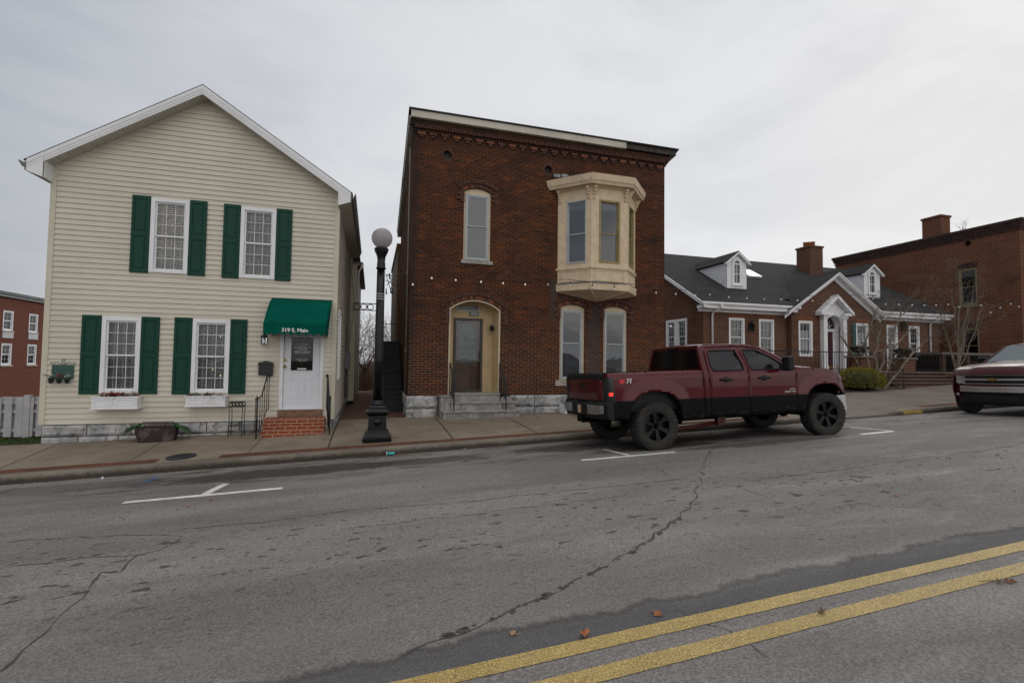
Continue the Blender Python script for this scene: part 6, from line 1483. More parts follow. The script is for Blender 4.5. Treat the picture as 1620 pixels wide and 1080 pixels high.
# ================================================================= small things on the ground
x, y = wk(272, 732); y = 9.735; o = MB(); o.lathe([(.0, .006), (.22, .006), (.228, .005), (.23, .0)], (0, 0, 0), 28); 
for k in range(-4, 5): o.box(W, -.16, .16, k*.035-.006, k*.035+.006, .0065, .009)
o.lathe([(.236, .0), (.24, .005), (.25, .005), (.255, .0)], (0, 0, 0), 28)
o = o.build('meter_cover', mk('cast_iron', (.035, .036, .042), .6, .3, var=.3)); o.location = (x, y, walk_z(x, y)+.004); o.scale = (.9, .85, 1); o.rotation_euler = (math.atan(.077), -math.atan(SL), 0); tag(o, 'round dark iron meter cover set in the sidewalk near the kerb', 'manhole cover')
lv = [mk('leaf_rust', (.30, .10, .03), .8, var=.3, vs=30), mk('leaf_tan', (.32, .2, .11), .8, var=.3, vs=30), mk('leaf_brown', (.11, .05, .025), .8, var=.3, vs=30)]
def leaf(mi, s):
    b = MB(); k = 11; V = [(0, 0, .012)]
    for i in range(k): a = 2*PI*i/k; r = s*(1 if i % 2 == 0 else .55)*random.uniform(.8, 1.1); V.append((r*math.cos(a), r*.75*math.sin(a), .004+random.uniform(0, .02)))
    b.add(V, [(0, i+1, (i+1) % k+1) for i in range(k)]); b.tube([(s*.8, 0, .008), (s*1.5, .1*s, .012)], .0015, 3); return b.build('fallen_leaf', lv[mi])
protos = [leaf(i, .045) for i in range(3)]
LL = [((1041, 973), 0, 1.0, 'rust coloured fallen leaf by the upper yellow line, below the long crack'), ((925, 1006), 0, 1.1, 'rust fallen leaf touching the upper yellow line near the bottom edge'), ((811, 1004), 1, .7, 'small tan fallen leaf left of the yellow lines near the bottom edge'), ((950, 743), 0, .9, 'rust fallen leaf on the road just below the middle parking mark'), ((1418, 785), 0, .8, 'small rust leaf alone in the middle of the far lane at right'), ((334, 791), 0, .8, 'dark red leaf under the left parking mark'), ((298, 802), 0, .7, 'orange leaf below the left end of the left parking mark'), ((851, 661), 0, 1.5, 'orange leaf on the sidewalk in front of the light well'), ((831, 659), 1, .7, 'tiny tan leaf on the sidewalk right of the stone steps'), ((735, 711), 1, 1.0, 'pale leaf in the gutter beyond the lamp post'), ((752, 708), 0, .9, 'brown leaf in the gutter left of a leaf pair'), ((790, 705), 1, .8, 'tan leaf in the gutter below the stone steps'), ((670, 770), 2, .6, 'small dark leaf on the road below the damp stain'), ((1353, 654), 1, .9, 'yellowish leaf on the driveway slab past the big pickup'), ((633, 720), 0, 1.0, 'rust leaf in the gutter right of the crushed cup'), ((1362, 746), 1, .6, 'pale leaf on the road left of the dark leaf pieces'), ((1235, 765), 1, .5, 'tiny pale leaf in the road centre right of the long crack'), ((15, 776), 0, .8, 'rust leaf at the far left edge by the kerb'), ((875, 772), 2, .6, 'dark leaf on the road below the thin long crack'), ((1460, 670), 2, .8, 'dark leaf on the road before the second pickup'), ((1300, 968), 2, .9, 'dark leaf lying on the lower yellow line')]
used = set()
for (u, v), mi, s, lab in LL:
    if mi in used: o = protos[mi].copy(); C.objects.link(o)
    else: o = protos[mi]; used.add(mi)
    if v < 664 and u < 900: x, y = wk(u, v); z = walk_z(x, y)
    elif u == 1353: x, y = wk(u, v); z = wz2(x, y)
    else: x, y = rd(u, v); z = road_z(x, y); 
    if y > KY-.04 and v > 664: y = KY-.06; z = road_z(x, y)
    o.location = (x, y, z+.005); o.scale = (s, s, s); o.rotation_euler = (0, 0, random.uniform(0, 6)); tag(o, lab, 'leaf', 'fallen leaves on the pavement')
x, y = rd(1582, 922); t_ = thing('leafy_twig', (x, y, road_z(x, y)+.004), 'dark twig with a curled brown leaf on the road at the right edge', 'twig')
b = MB(); b.tube([(-.13, .05, .004), (-.05, .02, .012), (.08, -.02, .012)], [.002, .003, .002], 5); b.build('twig', barkb, t_)
b = MB(); 
for (cx_, cy_, a, s) in ((-.01, .0, .2, .035), (.05, -.02, -.3, .04), (.085, -.03, -.5, .03)):
    V = [(cx_, cy_, .02), (cx_+s*math.cos(a), cy_+s*math.sin(a), .008), (cx_+s*.3*math.cos(a+1.4), cy_+s*.5*math.sin(a+1.4), .03), (cx_-s*math.cos(a), cy_-s*math.sin(a), .01), (cx_-s*.3*math.cos(a+1.4), cy_-s*.5*math.sin(a+1.4), .006)]; b.add(V, [(0, 1, 2), (0, 2, 3), (0, 3, 4), (0, 4, 1)])
b.build('curled_leaf', lv[2], t_)
x, y = rd(617, 716); y = min(y, KY-.05); t_ = thing('crushed_cup', (x, y, road_z(x, y)+.035), 'crushed clear cup with turquoise label in the gutter below the lamp post', 'cup')
b = MB(); b.lathe([(.035, -.07), (.028, -.03), (.03, .0), (.024, .03), (.034, .07)], (0, 0, 0), 12, 'x', seg_shape=lambda a: 1-.25*abs(math.sin(a*1.5))); b.build('body', mk('cup_turquoise', (.05, .40, .42), .3, var=.5, vs=30), t_)
b = MB(); b.lathe([(.038, -.078), (.038, -.066)], (0, 0, 0), 12, 'x'); b.build('rim', mk('cup_pale', (.5, .55, .5), .3), t_)
x, y = rd(162, 757); o = MB(); o.ico((0, 0, .012), .022, 1, jit=.3); o = o.build('paper_scrap', mk('paper_white', (.7, .7, .7), .8)); o.location = (x, min(y, 9.2), road_z(x, y)+.003); tag(o, 'white crumpled paper scrap by the kerb below the picket fence corner', 'litter')
b = MB(); p, q = rd(226, 764), rd(249, 755); strip(b, line2(p, q, 6), .06, .004, .3); tag(b.build('spray_mark', mk('blue_spray', (.03, .09, .2), .8, var=.3, vs=20)), kind='structure')

tag(grid('side_yard', fr_(8.7, 14, 6), [13.6, 14.6, 16, 18, 24], lambda x, y: walk_z(x, 13)+.002, CON2), kind='structure')

b = MB(); random.seed(77)
for i in range(2600):
    x = random.uniform(-12, 30); d = abs(random.gauss(0, .07))+.012; y = KY-d; z = road_z(x, y); s = random.uniform(.003, .011)*(1 if random.random() < .93 else 2.2); a = random.uniform(0, 6)
    V = [(x+s*math.cos(a+k*2.1)*random.uniform(.7, 1.2), y+s*math.sin(a+k*2.1)*random.uniform(.7, 1.2), z+.002+random.uniform(0, .004)) for k in range(3)]+[(x, y, z+s*.7)]
    b.add(V, [(0, 1, 3), (1, 2, 3), (2, 0, 3)], random.choice([0, 0, 0, 1, 1, 2]))
tag(b.build('gutter_grit', [mk('grit_dark', (.04, .032, .025), .95, var=.4, vs=40), mk('grit_pale', (.22, .19, .15), .95, var=.3, vs=40), lv[0]]), 'loose grit and leaf crumbs lying along the gutter', 'grit', kind='stuff')
b = MB()
for i in range(900):
    r = random.random()
    if r < .45: x = random.uniform(HX0, HX1); y = HY-.03-abs(random.gauss(0, .05))
    elif r < .8: x = random.uniform(3.9, BX1); y = BY-.07-abs(random.gauss(0, .06))
    else: x = random.uniform(12, 24); y = random.uniform(12.6, 13.3)
    z = walk_z(x, y); s = random.uniform(.004, .016); a = random.uniform(0, 6)
    V = [(x+s*math.cos(a+k*2.1), y+s*math.sin(a+k*2.1), z+.003+random.uniform(0, .004)) for k in range(3)]+[(x, y, z+s*.6)]
    b.add(V, [(0, 1, 3), (1, 2, 3), (2, 0, 3)], random.choice([0, 0, 1, 1, 2]))
tag(b.build('wall_foot_litter', [MATS['grit_dark'], lv[1], lv[2]]), 'leaf crumbs and dirt gathered along the foot of the walls', 'litter', kind='stuff')
# ================================================================= pickup trucks (built nose towards +x, origin on the ground under the rear axle)
def paintmat(name, col, lower=None, zsplit=.85, slope=-.014, flake=.25):
    m, t, p, o = newmat(name); v = t.coord('Object'); X, Y, Z = t.sep(v)
    c = t.mix(t.ramp(t.noise(v, 3, 3, .5), .3, .7), tuple(x*.9 for x in col), tuple(x*1.1 for x in col))
    dirtn = t.noise(t.map(v, (1, 1, 2)), 7, 6, .7)
    if lower:
        zz = t.math('ADD', Z, t.math('MULTIPLY', X, -slope))
        low = t.ramp(zz, zsplit+.004, zsplit-.004)
        c = t.mix(low, c, lower)
        c = t.mix(t.math('MULTIPLY', t.ramp(Z, .75, .5), t.ramp(dirtn, .5, .75, 0, .5)), c, (.12, .105, .09))
        t.put(p.inputs['Roughness'], t.mix(low, (.28, .28, .28), (.75, .75, .75)))
        t.put(p.inputs['Coat Weight'], t.math('MULTIPLY', t.math('SUBTRACT', 1, low), .5)); p.inputs['Specular IOR Level'].default_value = .2
    else:
        p.inputs['Roughness'].default_value = .3; p.inputs['Coat Weight'].default_value = .15; p.inputs['Specular IOR Level'].default_value = .1
    p.inputs['Coat Roughness'].default_value = .03; p.inputs['Metallic'].default_value = flake
    t.put(p.inputs['Base Color'], c); return m
paintA = paintmat('metallic_maroon_two_tone', (.075, .003, .008), (.005, .0055, .007), .885, -.014)
paintB = paintmat('metallic_maroon', (.045, .004, .009), flake=.1)
chrome = mk('chrome', (.65, .65, .67), .22, .8, var=0)
chrome_d = mk('dark_chrome', (.4, .41, .42), .2, .9, var=.2)
blackpl = mk('black_plastic', (.008, .009, .010), .55, var=.2, vs=12, spec=.3)
tint = mk('tinted_auto_glass', (.010, .011, .013), .03, var=0, spec=.5)
m_, tt, pp, oo = newmat('windscreen_glass'); MATS['windscreen_glass'] = m_
tt.n.remove(pp); _tr = tt.node('ShaderNodeBsdfTransparent'); _tr.inputs[0].default_value = (.22, .26, .25, 1); _gl = tt.node('ShaderNodeBsdfGlossy'); _gl.inputs[0].default_value = (.8, .9, .95, 1); _gl.inputs['Roughness'].default_value = .03
_fr = tt.node('ShaderNodeFresnel'); _fr.inputs[0].default_value = 1.5; _mx = tt.node('ShaderNodeMixShader'); tt.put(_mx.inputs[0], tt.math('MINIMUM', tt.math('MULTIPLY_ADD', _fr.outputs[0], 1.5, .03), 1)); tt.l.new(_tr.outputs[0], _mx.inputs[1]); tt.l.new(_gl.outputs[0], _mx.inputs[2]); tt.l.new(_mx.outputs[0], oo.inputs[0])
under = mk('underbody_black', (.010, .009, .008), .95, var=.3, vs=6, spec=.03)
lens = mk('smoked_lens', (.008, .008, .01), .12, var=0, coat=.2)
lensc = mk('headlight_lens', (.45, .45, .43), .1, .3, var=.25, vs=30, coat=.8)
redl = mk('lit_red_lamp', (.85, .04, .03), .3, var=0, emit=.7)
def sgn(x): return -1 if x < 0 else 1
def pickup(name, loc, rot, label, paint, kind, tyre_r=.42, dz=0, tw=.145):
    T = thing(name, loc, label, 'pickup truck', None, rot)
    HWB = .94                                   # half width
    WX = (.05, 3.90); AR = .50
    zc = tyre_r                                  # wheel centre height
    lift = dz                                    # body shift
    def yside(x, z, s):
        w = HWB-.012
        w -= .035*max(0, (.80-z)/.3)**2
        if z > 1.30: w -= .02*min(1, (z-1.30)/.08)
        if z > 1.36: w -= .33*(z-1.36)+ .12*max(0, (z-1.66))**1.5
        if x > 3.75: w -= .085*((x-3.75)/.75)**2.4
        if x < -.55: w -= .045*((-.55-x)/.45)**2
        for wx in WX:
            d = ((abs(x-wx)/.66)**2.6+(max(0, z-.42)/.70)**2.6)**(1/2.6)
            if d < 1.18: q_ = max(0, min(1, (1.18-d)/.34)); w += .022*q_*q_*(3-2*q_)
        w -= .006*math.exp(-((z-1.12)/.05)**2)*0
        return s*w
    def mp(s):
        def f(a, c, n): y = yside(a, c, s); return Vector((a, y-s*(-n), c+lift)) if n <= 0 else Vector((a, y+s*n, c+lift))
        return f
    def mpn(s):                                  # outward for either side; mirrored outline orientation handled by flip
        g = mp(s)
        return g
    def flipif(b, s):
        if s > 0: b.f = [f[::-1] for f in b.f]
        return b
    def archo(wx, z0=.40, hw=.535, top=1.025, n=18):
        o = []
        for k in range(n+1):
            th = PI*k/n; cx_, sz = math.cos(th), math.sin(th); e = 2/2.7
            o.append((wx+hw*sgn(cx_)*abs(cx_)**e, z0+.02+(top-z0-.02)*abs(sz)**e))
        return o        # from +x side to -x side
    front_arc = archo(WX[1]); rear_arc = archo(WX[0])
    body = None
    for s in (-1, 1):
        # bed side
        ol = [(-.97, .60), (-.97, 1.375), (-.6, 1.38), (1.06, 1.375), (1.06, .50), (.62, .50)]+[p for p in rear_arc if p[1] >= .5]+[(-.52, .58)]
        b = MB(); b.sheet(mp(s), ol[::-1], res=.045, smooth=True); flipif(b, s)
        o = b.build('bed_side', paint, T); 
        sm = o.modifiers.new('solid', 'SOLIDIFY'); sm.thickness = .03; sm.offset = -1
        # cab shell side: strip behind the doors, roof rail, screen pillar, cowl
        ol = [(1.075, .50), (1.20, .50), (1.20, 1.36), (1.215, 1.74), (1.26, 1.785), (2.1, 1.795), (2.42, 1.755), (2.70, 1.63), (3.06, 1.42), (3.10, 1.36), (3.22, 1.38), (2.93, 1.56), (2.52, 1.80), (2.2, 1.845), (1.25, 1.85), (1.10, 1.80), (1.075, 1.5)]
        b = MB(); b.sheet(mp(s), ol, res=.07, smooth=True); flipif(b, s); o = b.build('cab_shell', paint, T); sm = o.modifiers.new('solid', 'SOLIDIFY'); sm.thickness = .03; sm.offset = -1
        # doors
        rw_ = [(1.31, 1.36), (1.97, 1.35), (1.99, 1.44), (1.90, 1.735), (1.32, 1.735), (1.28, 1.70), (1.275, 1.42)]
        fw2 = [(2.16, 1.35), (2.96, 1.345), (2.98, 1.40), (2.66, 1.60), (2.38, 1.725), (2.08, 1.735), (2.10, 1.60), (2.14, 1.40)]
        for nm, ol, wn, hx in (('rear_door', [(1.208, .50), (2.045, .50), (2.10, 1.36), (1.99, 1.788), (1.265, 1.778), (1.223, 1.735), (1.208, 1.36)], rw_, 1.45), ('front_door', [(2.053, .50), (3.18, .50), (3.20, 1.36), (3.09, 1.352), (3.04, 1.415), (2.69, 1.622), (2.41, 1.748), (1.998, 1.788), (2.108, 1.36)], fw2, 2.32)):
            b = MB(); b.sheet(mp(s), ol, [wn], res=.07, reveal=.02, smooth=True); flipif(b, s); d = b.build(nm, paint, T); sm = d.modifiers.new('solid', 'SOLIDIFY'); sm.thickness = .02; sm.offset = -1
            b = MB(); g_ = mp(s); b.sheet(lambda a, c, n: g_(a, c, -.014), wn, res=.1, smooth=True); flipif(b, s); b.build('side_window', tint, d)
            b = MB(); yy = lambda a, c, e: Vector((a, yside(a, c, s)+s*e, c+lift)); ring = [(1+.0)*0]*0
            cx_ = sum(p[0] for p in wn)/len(wn); cz_ = sum(p[1] for p in wn)/len(wn)
            b.tube([yy(p[0], p[1], .002) for p in wn+[wn[0]]], .009, 5); b.build('window_seal', blackpl, d)
            b = MB(); b.tube([yy(hx-.02, 1.185, .012), yy(hx+.04, 1.185, .042), yy(hx+.18, 1.185, .042), yy(hx+.24, 1.185, .012)], [.018, .022, .022, .018], 8)
            b.prism(Fr((0, yside(hx+.1, 1.185, s), 0), (1, 0, 0)), [(hx+.1+.07*math.cos(k*PI/6), 1.185+lift+.05*math.sin(k*PI/6)) for k in range(12)], -.004 if s < 0 else -.004, .004); b.build('door_handle', blackpl, d)
        # front fender
        ol = [(3.19, .50), (3.37, .50)]+[p for p in front_arc[::-1] if p[1] >= .5]+[(4.42, .52), (4.47, .78), (4.44, .98), (4.40, 1.12), (4.30, 1.235), (4.05, 1.295), (3.7, 1.335), (3.21, 1.372)]
        b = MB(); b.sheet(mp(s), ol, res=.042, smooth=True); flipif(b, s); o = b.build('front_fender', paint, T); sm = o.modifiers.new('solid', 'SOLIDIFY'); sm.thickness = .03; sm.offset = -1
        # wheel wells
        for wx, arc in ((WX[0], rear_arc), (WX[1], front_arc)):
            b = MB(); V = []
            for (a, c) in arc: V += [(a, yside(a, c, s)-s*.005, c+lift), (a, s*.42, c+lift)]
            b.add(V, [(2*i, 2*i+1, 2*i+3, 2*i+2) for i in range(len(arc)-1)], 0, True); k = len(arc); b.add([(a, s*.42, c+lift) for a, c in arc], [tuple(range(k))]); b.build('wheel_well', under, T)
    # roof, hood, tailgate, bed, screens
    def surf(nm, us, vs, fn, mat, smooth=True, solid=0):
        b = MB(); k = len(us); b.add([fn(u, v) for v in vs for u in us], [(j*k+i, j*k+i+1, (j+1)*k+i+1, (j+1)*k+i) for j in range(len(vs)-1) for i in range(k-1)], 0, smooth); o = b.build(nm, mat, T)
        if solid: sm = o.modifiers.new('solid', 'SOLIDIFY'); sm.thickness = solid; sm.offset = 0
        return o
    def ptop(x):        # roof line
        tab = [(1.07, 1.78), (1.12, 1.82), (1.25, 1.85), (2.2, 1.845), (2.52, 1.80)]; return lerp_t(tab, x)
    surf('roof', fr_(1.09, 2.52, 16), fr_(-1, 1, 14), lambda x, v: Vector((x, v*(yside(x, ptop(x), 1)+.004), ptop(x)+lift+.035*(1-v**4)-.002)), paint)
    def hz(x, v):
        base = lerp_t([(3.19, 1.378), (3.7, 1.34), (4.05, 1.30), (4.30, 1.24), (4.40, 1.16), (4.45, 1.08)], x)
        bulge = .030*(1-min(1, max(0, (abs(v)-.48)/.14)))*min(1, max(0, (x-3.15)/.15))*min(1, max(0, (4.45-x)/.12)); return base+.035*(1-v*v)+bulge
    def hxx(x, v): return x+.10*(1-abs(v)**3)*max(0, (x-3.9)/.55)-.02
    surf('hood', fr_(3.16, 4.05, 14)+[4.15, 4.22, 4.28, 4.33, 4.37, 4.41, 4.45], [v/20 for v in range(-20, 21)], lambda x, v: Vector((hxx(x, v), v*(yside(min(x, 4.44), 1.28, 1)-.012), hz(x, v)+lift)), paint)
    # windscreen
    ws = [(2.50, 1.80, .70), (3.17, 1.385, .83)]
    surf('windscreen', fr_(0, 1, 6), fr_(-1, 1, 12), lambda u, v: Vector((2.51+.66*u+.05*(1-v*v), v*(.70+.135*u), 1.815-.42*u+lift+.0)), MATS['windscreen_glass'])
    b = MB(); b.box(W, 3.12, 3.26, -.86, .86, 1.33+lift, 1.372+lift); 
    b.build('cowl', blackpl, T)
    for yy in (-.05, -.62): b = MB(); b.tube([(3.24, yy-.05, 1.40+lift), (3.17, yy+.25, 1.415+lift), (3.06, yy+.62, 1.475+lift)], [.012, .01, .006], 5); b.build('wiper', blackpl, T)
    surf('rear_window', fr_(0, 1, 4), fr_(-1, 1, 8), lambda u, v: Vector((1.085+.035*u-.02*(1-v*v), v*(.80-.10*u), 1.40+.38*u+lift)), mk('rear_tinted_glass', (.004, .004, .005), .12, var=0, spec=.25))
    b = MB(); 
    for s in (-1, 1): b.add([(1.075, s*.80, 1.36+lift), (1.075, s*.915, 1.36+lift), (1.10, s*.76, 1.80+lift), (1.105, s*.70, 1.78+lift)], [(0, 1, 2, 3) if s < 0 else (3, 2, 1, 0)])
    b.add([(1.105, -.72, 1.77+lift), (1.105, .72, 1.77+lift), (1.11, .77, 1.84+lift), (1.11, -.77, 1.84+lift)], [(3, 2, 1, 0)]); b.box(W, 1.07, 1.09, -.9, .9, .6+lift, 1.40+lift); b.build('cab_back', paint, T)
    b = MB(); b.box(W, 1.06, 1.075, -.12, .12, 1.78+lift, 1.82+lift); b.build('third_brake_light', lens, T)
    # interior: seats, dash, steering wheel
    b = MB()
    for yy in (-.42, .42):
        b.box(W, 2.05, 2.2, yy-.25, yy+.25, .9+lift, 1.52+lift); b.box(W, 2.2, 2.65, yy-.25, yy+.25, .85+lift, 1.05+lift); b.box(W, 2.07, 2.17, yy-.12, yy+.12, 1.54+lift, 1.68+lift)
    b.box(W, 1.3, 1.42, -.7, .7, .9+lift, 1.48+lift); b.build('seats', mk('dark_seat', (.02, .02, .022), .8), T, bevel=.03)
    b = MB(); b.box(W, 2.9, 3.12, -.8, .8, .9+lift, 1.32+lift); b.tube([(2.72, .42+.18*math.cos(a*PI/8), 1.28+lift+.18*math.sin(a*PI/8)) for a in range(17)], .014, 6); b.build('dashboard', mk('dark_dash', (.02, .02, .02), .7), T)
    b = MB(); b.box(W, 1.1, 3.3, -.86, .86, .52+lift, .60+lift); b.box(W, -.9, 1.05, -.8, .8, .66+lift, .70+lift); b.build('floor_pan', under, T)
    for s in (-1, 1): b = MB(); b.box(W, -.95, 1.06, s*.80-.02, s*.80+.02, .70+lift, 1.34+lift); b.box(W, -.96, 1.06, min(s*.78, s*.87), max(s*.78, s*.87), 1.335+lift, 1.378+lift); b.build('bed_rail', blackpl, T)
    if kind == 'lifted':
        # tailgate with its dark cap
        surf('tailgate', fr_(.62, 1.30, 8), fr_(-1, 1, 12), lambda z, v: Vector((-.985-.02*math.sin(PI*(z-.62)/.68)*0-.012*(1-v*v)-(.012 if .9 < z < 1.12 and abs(v) < .85 else 0), -v*.735, z+lift)), paint, solid=.04)
        b = MB(); b.prism(Fr((0, -.76, 0), (1, 0, 0)), [(-1.035, 1.275+lift), (-.92, 1.275+lift), (-.92, 1.375+lift), (-.98, 1.395+lift), (-1.045, 1.36+lift)], -1.52, 0); b.build('tailgate_cap', blackpl, T, bevel=.01)
        b = MB(); b.box(W, -1.025, -1.0, -.10, .10, 1.12+lift, 1.22+lift); b.box(W, -1.035, -1.025, -.08, .08, 1.17+lift, 1.21+lift); b.build('tailgate_handle', blackpl, T, bevel=.006)
        fb_ = Fr((-1.003, 0, lift), (0, -1, 0))
        textmesh('tailgate_badge', 'GMC', .085, fb_, -.52, .80, .012, chrome, T, .003, sx=1.2); textmesh('tailgate_badge', 'SLT', .05, fb_, .52, .80, .008, chrome, T, .003)
        for s in (-1, 1):       # tail lamps wrapped round the corner
            b = MB(); g_ = mp(s)
            zz = [.87, .9, 1.0, 1.1, 1.2, 1.27, 1.30]
            rows = []
            for z in zz:
                bx = -.79-.05*(z-.87)/.4
                rows.append([(-1.0, s*.75, z+lift), (-1.015, s*.80, z+lift), (-1.0, s*(yside(-.97, z, 1)-.02), z+lift), (-.975, s*(yside(-.95, z, 1)+.006), z+lift), (-.88, s*(yside(-.88, z, 1)+.012), z+lift), (bx, s*(yside(bx, z, 1)+.006), z+lift)])
            k = 6; b.add([p for r in rows for p in r], [(j*k+i, j*k+i+1, (j+1)*k+i+1, (j+1)*k+i) if s < 0 else (j*k+i+1, j*k+i, (j+1)*k+i, (j+1)*k+i+1) for j in range(len(zz)-1) for i in range(k-1)], 0, True)
            tl = b.build('tail_light', lens, T)
            b = MB(); b.add([(-.955, s*(yside(-.95, 1.0, 1)+.017), .985+lift), (-.855, s*(yside(-.88, 1.0, 1)+.022), .985+lift), (-.855, s*(yside(-.88, 1.0, 1)+.022), 1.045+lift), (-.955, s*(yside(-.95, 1.0, 1)+.017), 1.045+lift)], [(0, 1, 2, 3) if s < 0 else (3, 2, 1, 0)]); b.build('side_marker', redl, tl)
            b = MB(); b.add([(-.99, s*.745, .60+lift), (-.99, s*.86, .60+lift), (-.96, s*(yside(-.97, .7, 1)), .62+lift), (-.99, s*.745, .87+lift), (-.99, s*.88, .87+lift), (-.965, s*(yside(-.97, .87, 1)), .87+lift)], [(0, 1, 4, 3), (1, 2, 5, 4)] if s > 0 else [(3, 4, 1, 0), (4, 5, 2, 1)]); b.add([(-.99, s*.745, 1.30+lift), (-.99, s*.88, 1.30+lift), (-.96, s*.885, 1.37+lift), (-.99, s*.745, 1.37+lift)], [(0, 1, 2, 3)]); b.build('corner_panel', paint, T)
        # step bumper
        b = MB(); n = 20; V = []
        prof = [(0, .90), (-.13, .90), (-.17, .86), (-.16, .66), (-.12, .60), (0, .60)]
        for i in range(n+1):
            v = -1+2*i/n; y = v*.93; ox = -.98+.13*abs(v)**5; zd = .03*(1 if abs(v) < .22 else 0)
            V += [(ox+dx, y, z+lift-.02-(zd if z > .8 else 0)) for dx, z in prof]
        k = 6; b.add(V, [(i*k+j, i*k+(j+1) % k, (i+1)*k+(j+1) % k, (i+1)*k+j) for i in range(n) for j in range(k)]+[tuple(range(k-1, -1, -1)), tuple(n*k+q for q in range(k))]); bu = b.build('rear_bumper', blackpl, T, bevel=.01)
        for s in (-1, 1): b = MB(); b.add([(-1.152-.003, s*.34, .66+lift), (-1.152-.003, s*.66, .66+lift), (-1.125, s*.80, .68+lift), (-1.08, s*.88, .69+lift), (-1.152-.003, s*.34, .83+lift), (-1.152-.003, s*.66, .83+lift), (-1.125, s*.80, .83+lift), (-1.08, s*.88, .83+lift)], [(0, 1, 5, 4), (1, 2, 6, 5), (2, 3, 7, 6)] if s > 0 else [(4, 5, 1, 0), (5, 6, 2, 1), (6, 7, 3, 2)]); b.build('bumper_insert', chrome_d, bu)
        fp = Fr((-1.158, 0, lift), (0, -1, 0)); b = MB(); b.box(fp, -.07, .07, .66, .80, 0, .006); pl2 = b.build('licence_plate', mk('tan_plate', (.55, .38, .26), .5, var=.15, vs=20), bu); textmesh('plate_number', '679', .06, fp, .0, .72, .007, mk('plate_ink', (.08, .03, .03), .6, var=0), pl2, .0005, sx=.8)
        b = MB(); b.box(W, -1.16, -.9, -.06, .06, .50+lift, .62+lift); b.box(W, -1.17, -1.15, -.11, .11, .49+lift, .60+lift); b.build('hitch_receiver', under, T, bevel=.008)
        b = MB(); b.lathe([(.095, 0), (.10, .02), (.10, .45), (.07, .5), (.05, .8)], (-.72, -.52, .50), 18, 'x', cap=False); b.lathe([(.084, .3), (.084, .0)], (-.72, -.52, .50), 18, 'x', mi=1, cap=False); b.lathe([(.0, .2), (.086, .2)], (-.72, -.52, .50), 18, 'x', mi=1); ex = b.build('exhaust_tip', [mk('sooty_steel', (.16, .13, .11), .4, .8, var=.3), under], T)
        # red traction bars
        for s in (-1, 1): b = MB(); b.tube([(.30, s*.60, .27), (1.62, s*.60, .37)], .032, 8); b.box(W, 1.55, 1.72, s*.60-.05, s*.60+.05, .32, .52); b.tube([(1.64, s*.60-.07, .38), (1.64, s*.60+.07, .38)], .02, 8); b.build('traction_bar', mk('red_bar_paint', (.07, .004, .005), .4, var=.3), T)
        b = MB(); g2 = Fr((0, 0, lift), (1, 0, 0))
        for s in (-1,):
            fz = Fr((0, yside(-.55, 1.22, s)-.004, lift), (1, 0, 0)); b = MB()
            b.prism(fz, [(-.72, 1.195), (-.59, 1.195), (-.56, 1.225), (-.55, 1.262), (-.60, 1.262), (-.66, 1.225), (-.71, 1.205)], .0, .003)
            b.prism(fz, [(-.70, 1.235), (-.62, 1.235), (-.60, 1.262), (-.69, 1.262)], .0, .003); b.build('red_decal_stroke', mk('decal_red', (.60, .03, .025), .4, var=0), T)
            textmesh('decal_lettering', '71', .115, fz, -.475, 1.226, .006, mk('decal_white', (.62, .62, .6), .4, var=0), T, .0006, sx=1.0, bold=.006, shear=.2)
            f3 = Fr((0, yside(3.0, .93, s)-.006, lift), (1, 0, 0)); textmesh('door_badge', '2500 HD', .052, f3, 3.01, .905, .005, chrome, T, .002, sx=1.4); textmesh('door_badge', 'SIERRA', .034, f3, 3.07, .952, .005, chrome, T, .002, sx=1.2)
    else:
        surf('tailgate', fr_(.62, 1.37, 6), fr_(-1, 1, 6), lambda z, v: Vector((-.985, -v*.9, z+lift)), paint)
        b = MB(); b.box(W, -1.15, -.95, -.93, .93, .55+lift, .80+lift); b.build('rear_bumper', chrome, T, bevel=.02)
    # front end
    def fx(v): return 4.50-.11*abs(v)**2.6-1.1*max(0, abs(v)-.84)**1.3
    def band(nm, z0, z1, v0, v1, off, mat, par=None, n=14, topoff=None, th=.05):
        b = MB(); V = []; to = off if topoff is None else topoff
        for i in range(n+1):
            v = v0+(v1-v0)*i/n; x = fx(v); V += [(x+off-th, v*.90, z0+lift), (x+off, v*.90, z0+lift), (x+to, v*.90, z1+lift), (x+to-th, v*.90, z1+lift)]
        b.add(V, [(i*4+j, (i+1)*4+j, (i+1)*4+(j+1) % 4, i*4+(j+1) % 4) for i in range(n) for j in range(4)]+[(0, 1, 2, 3), (n*4+3, n*4+2, n*4+1, n*4)]); return b.build(nm, mat, par or T, bevel=.008)
    band('grille', .88, 1.09, -.66, .66, -.035, mk('grille_black', (.006, .006, .007), .5, var=0))
    if kind == 'lifted':
        band('grille_surround', 1.09, 1.13, -.68, .68, .0, chrome); band('grille_surround', .85, .885, -.68, .68, .0, chrome); band('front_bumper', .46, .78, -1.03, 1.03, .17, mk('bright_bumper', (.50, .51, .54), .3, .7, var=.1), topoff=.14, th=.22)
        band('bumper_filler', .78, .86, -1.0, 1.0, .0, paint)
    else:
        for z0, z1, mt in ((1.083, 1.103, chrome), (.962, 1.008, chrome), (.866, .886, chrome)): band('grille_bar', z0, z1, -.70, .70, .004, mt)
        for s in (-1, 1): band('grille_bar', .87, 1.09, s*.66 if s > 0 else -.73, s*.66+.07 if s > 0 else -.66, .005, chrome)
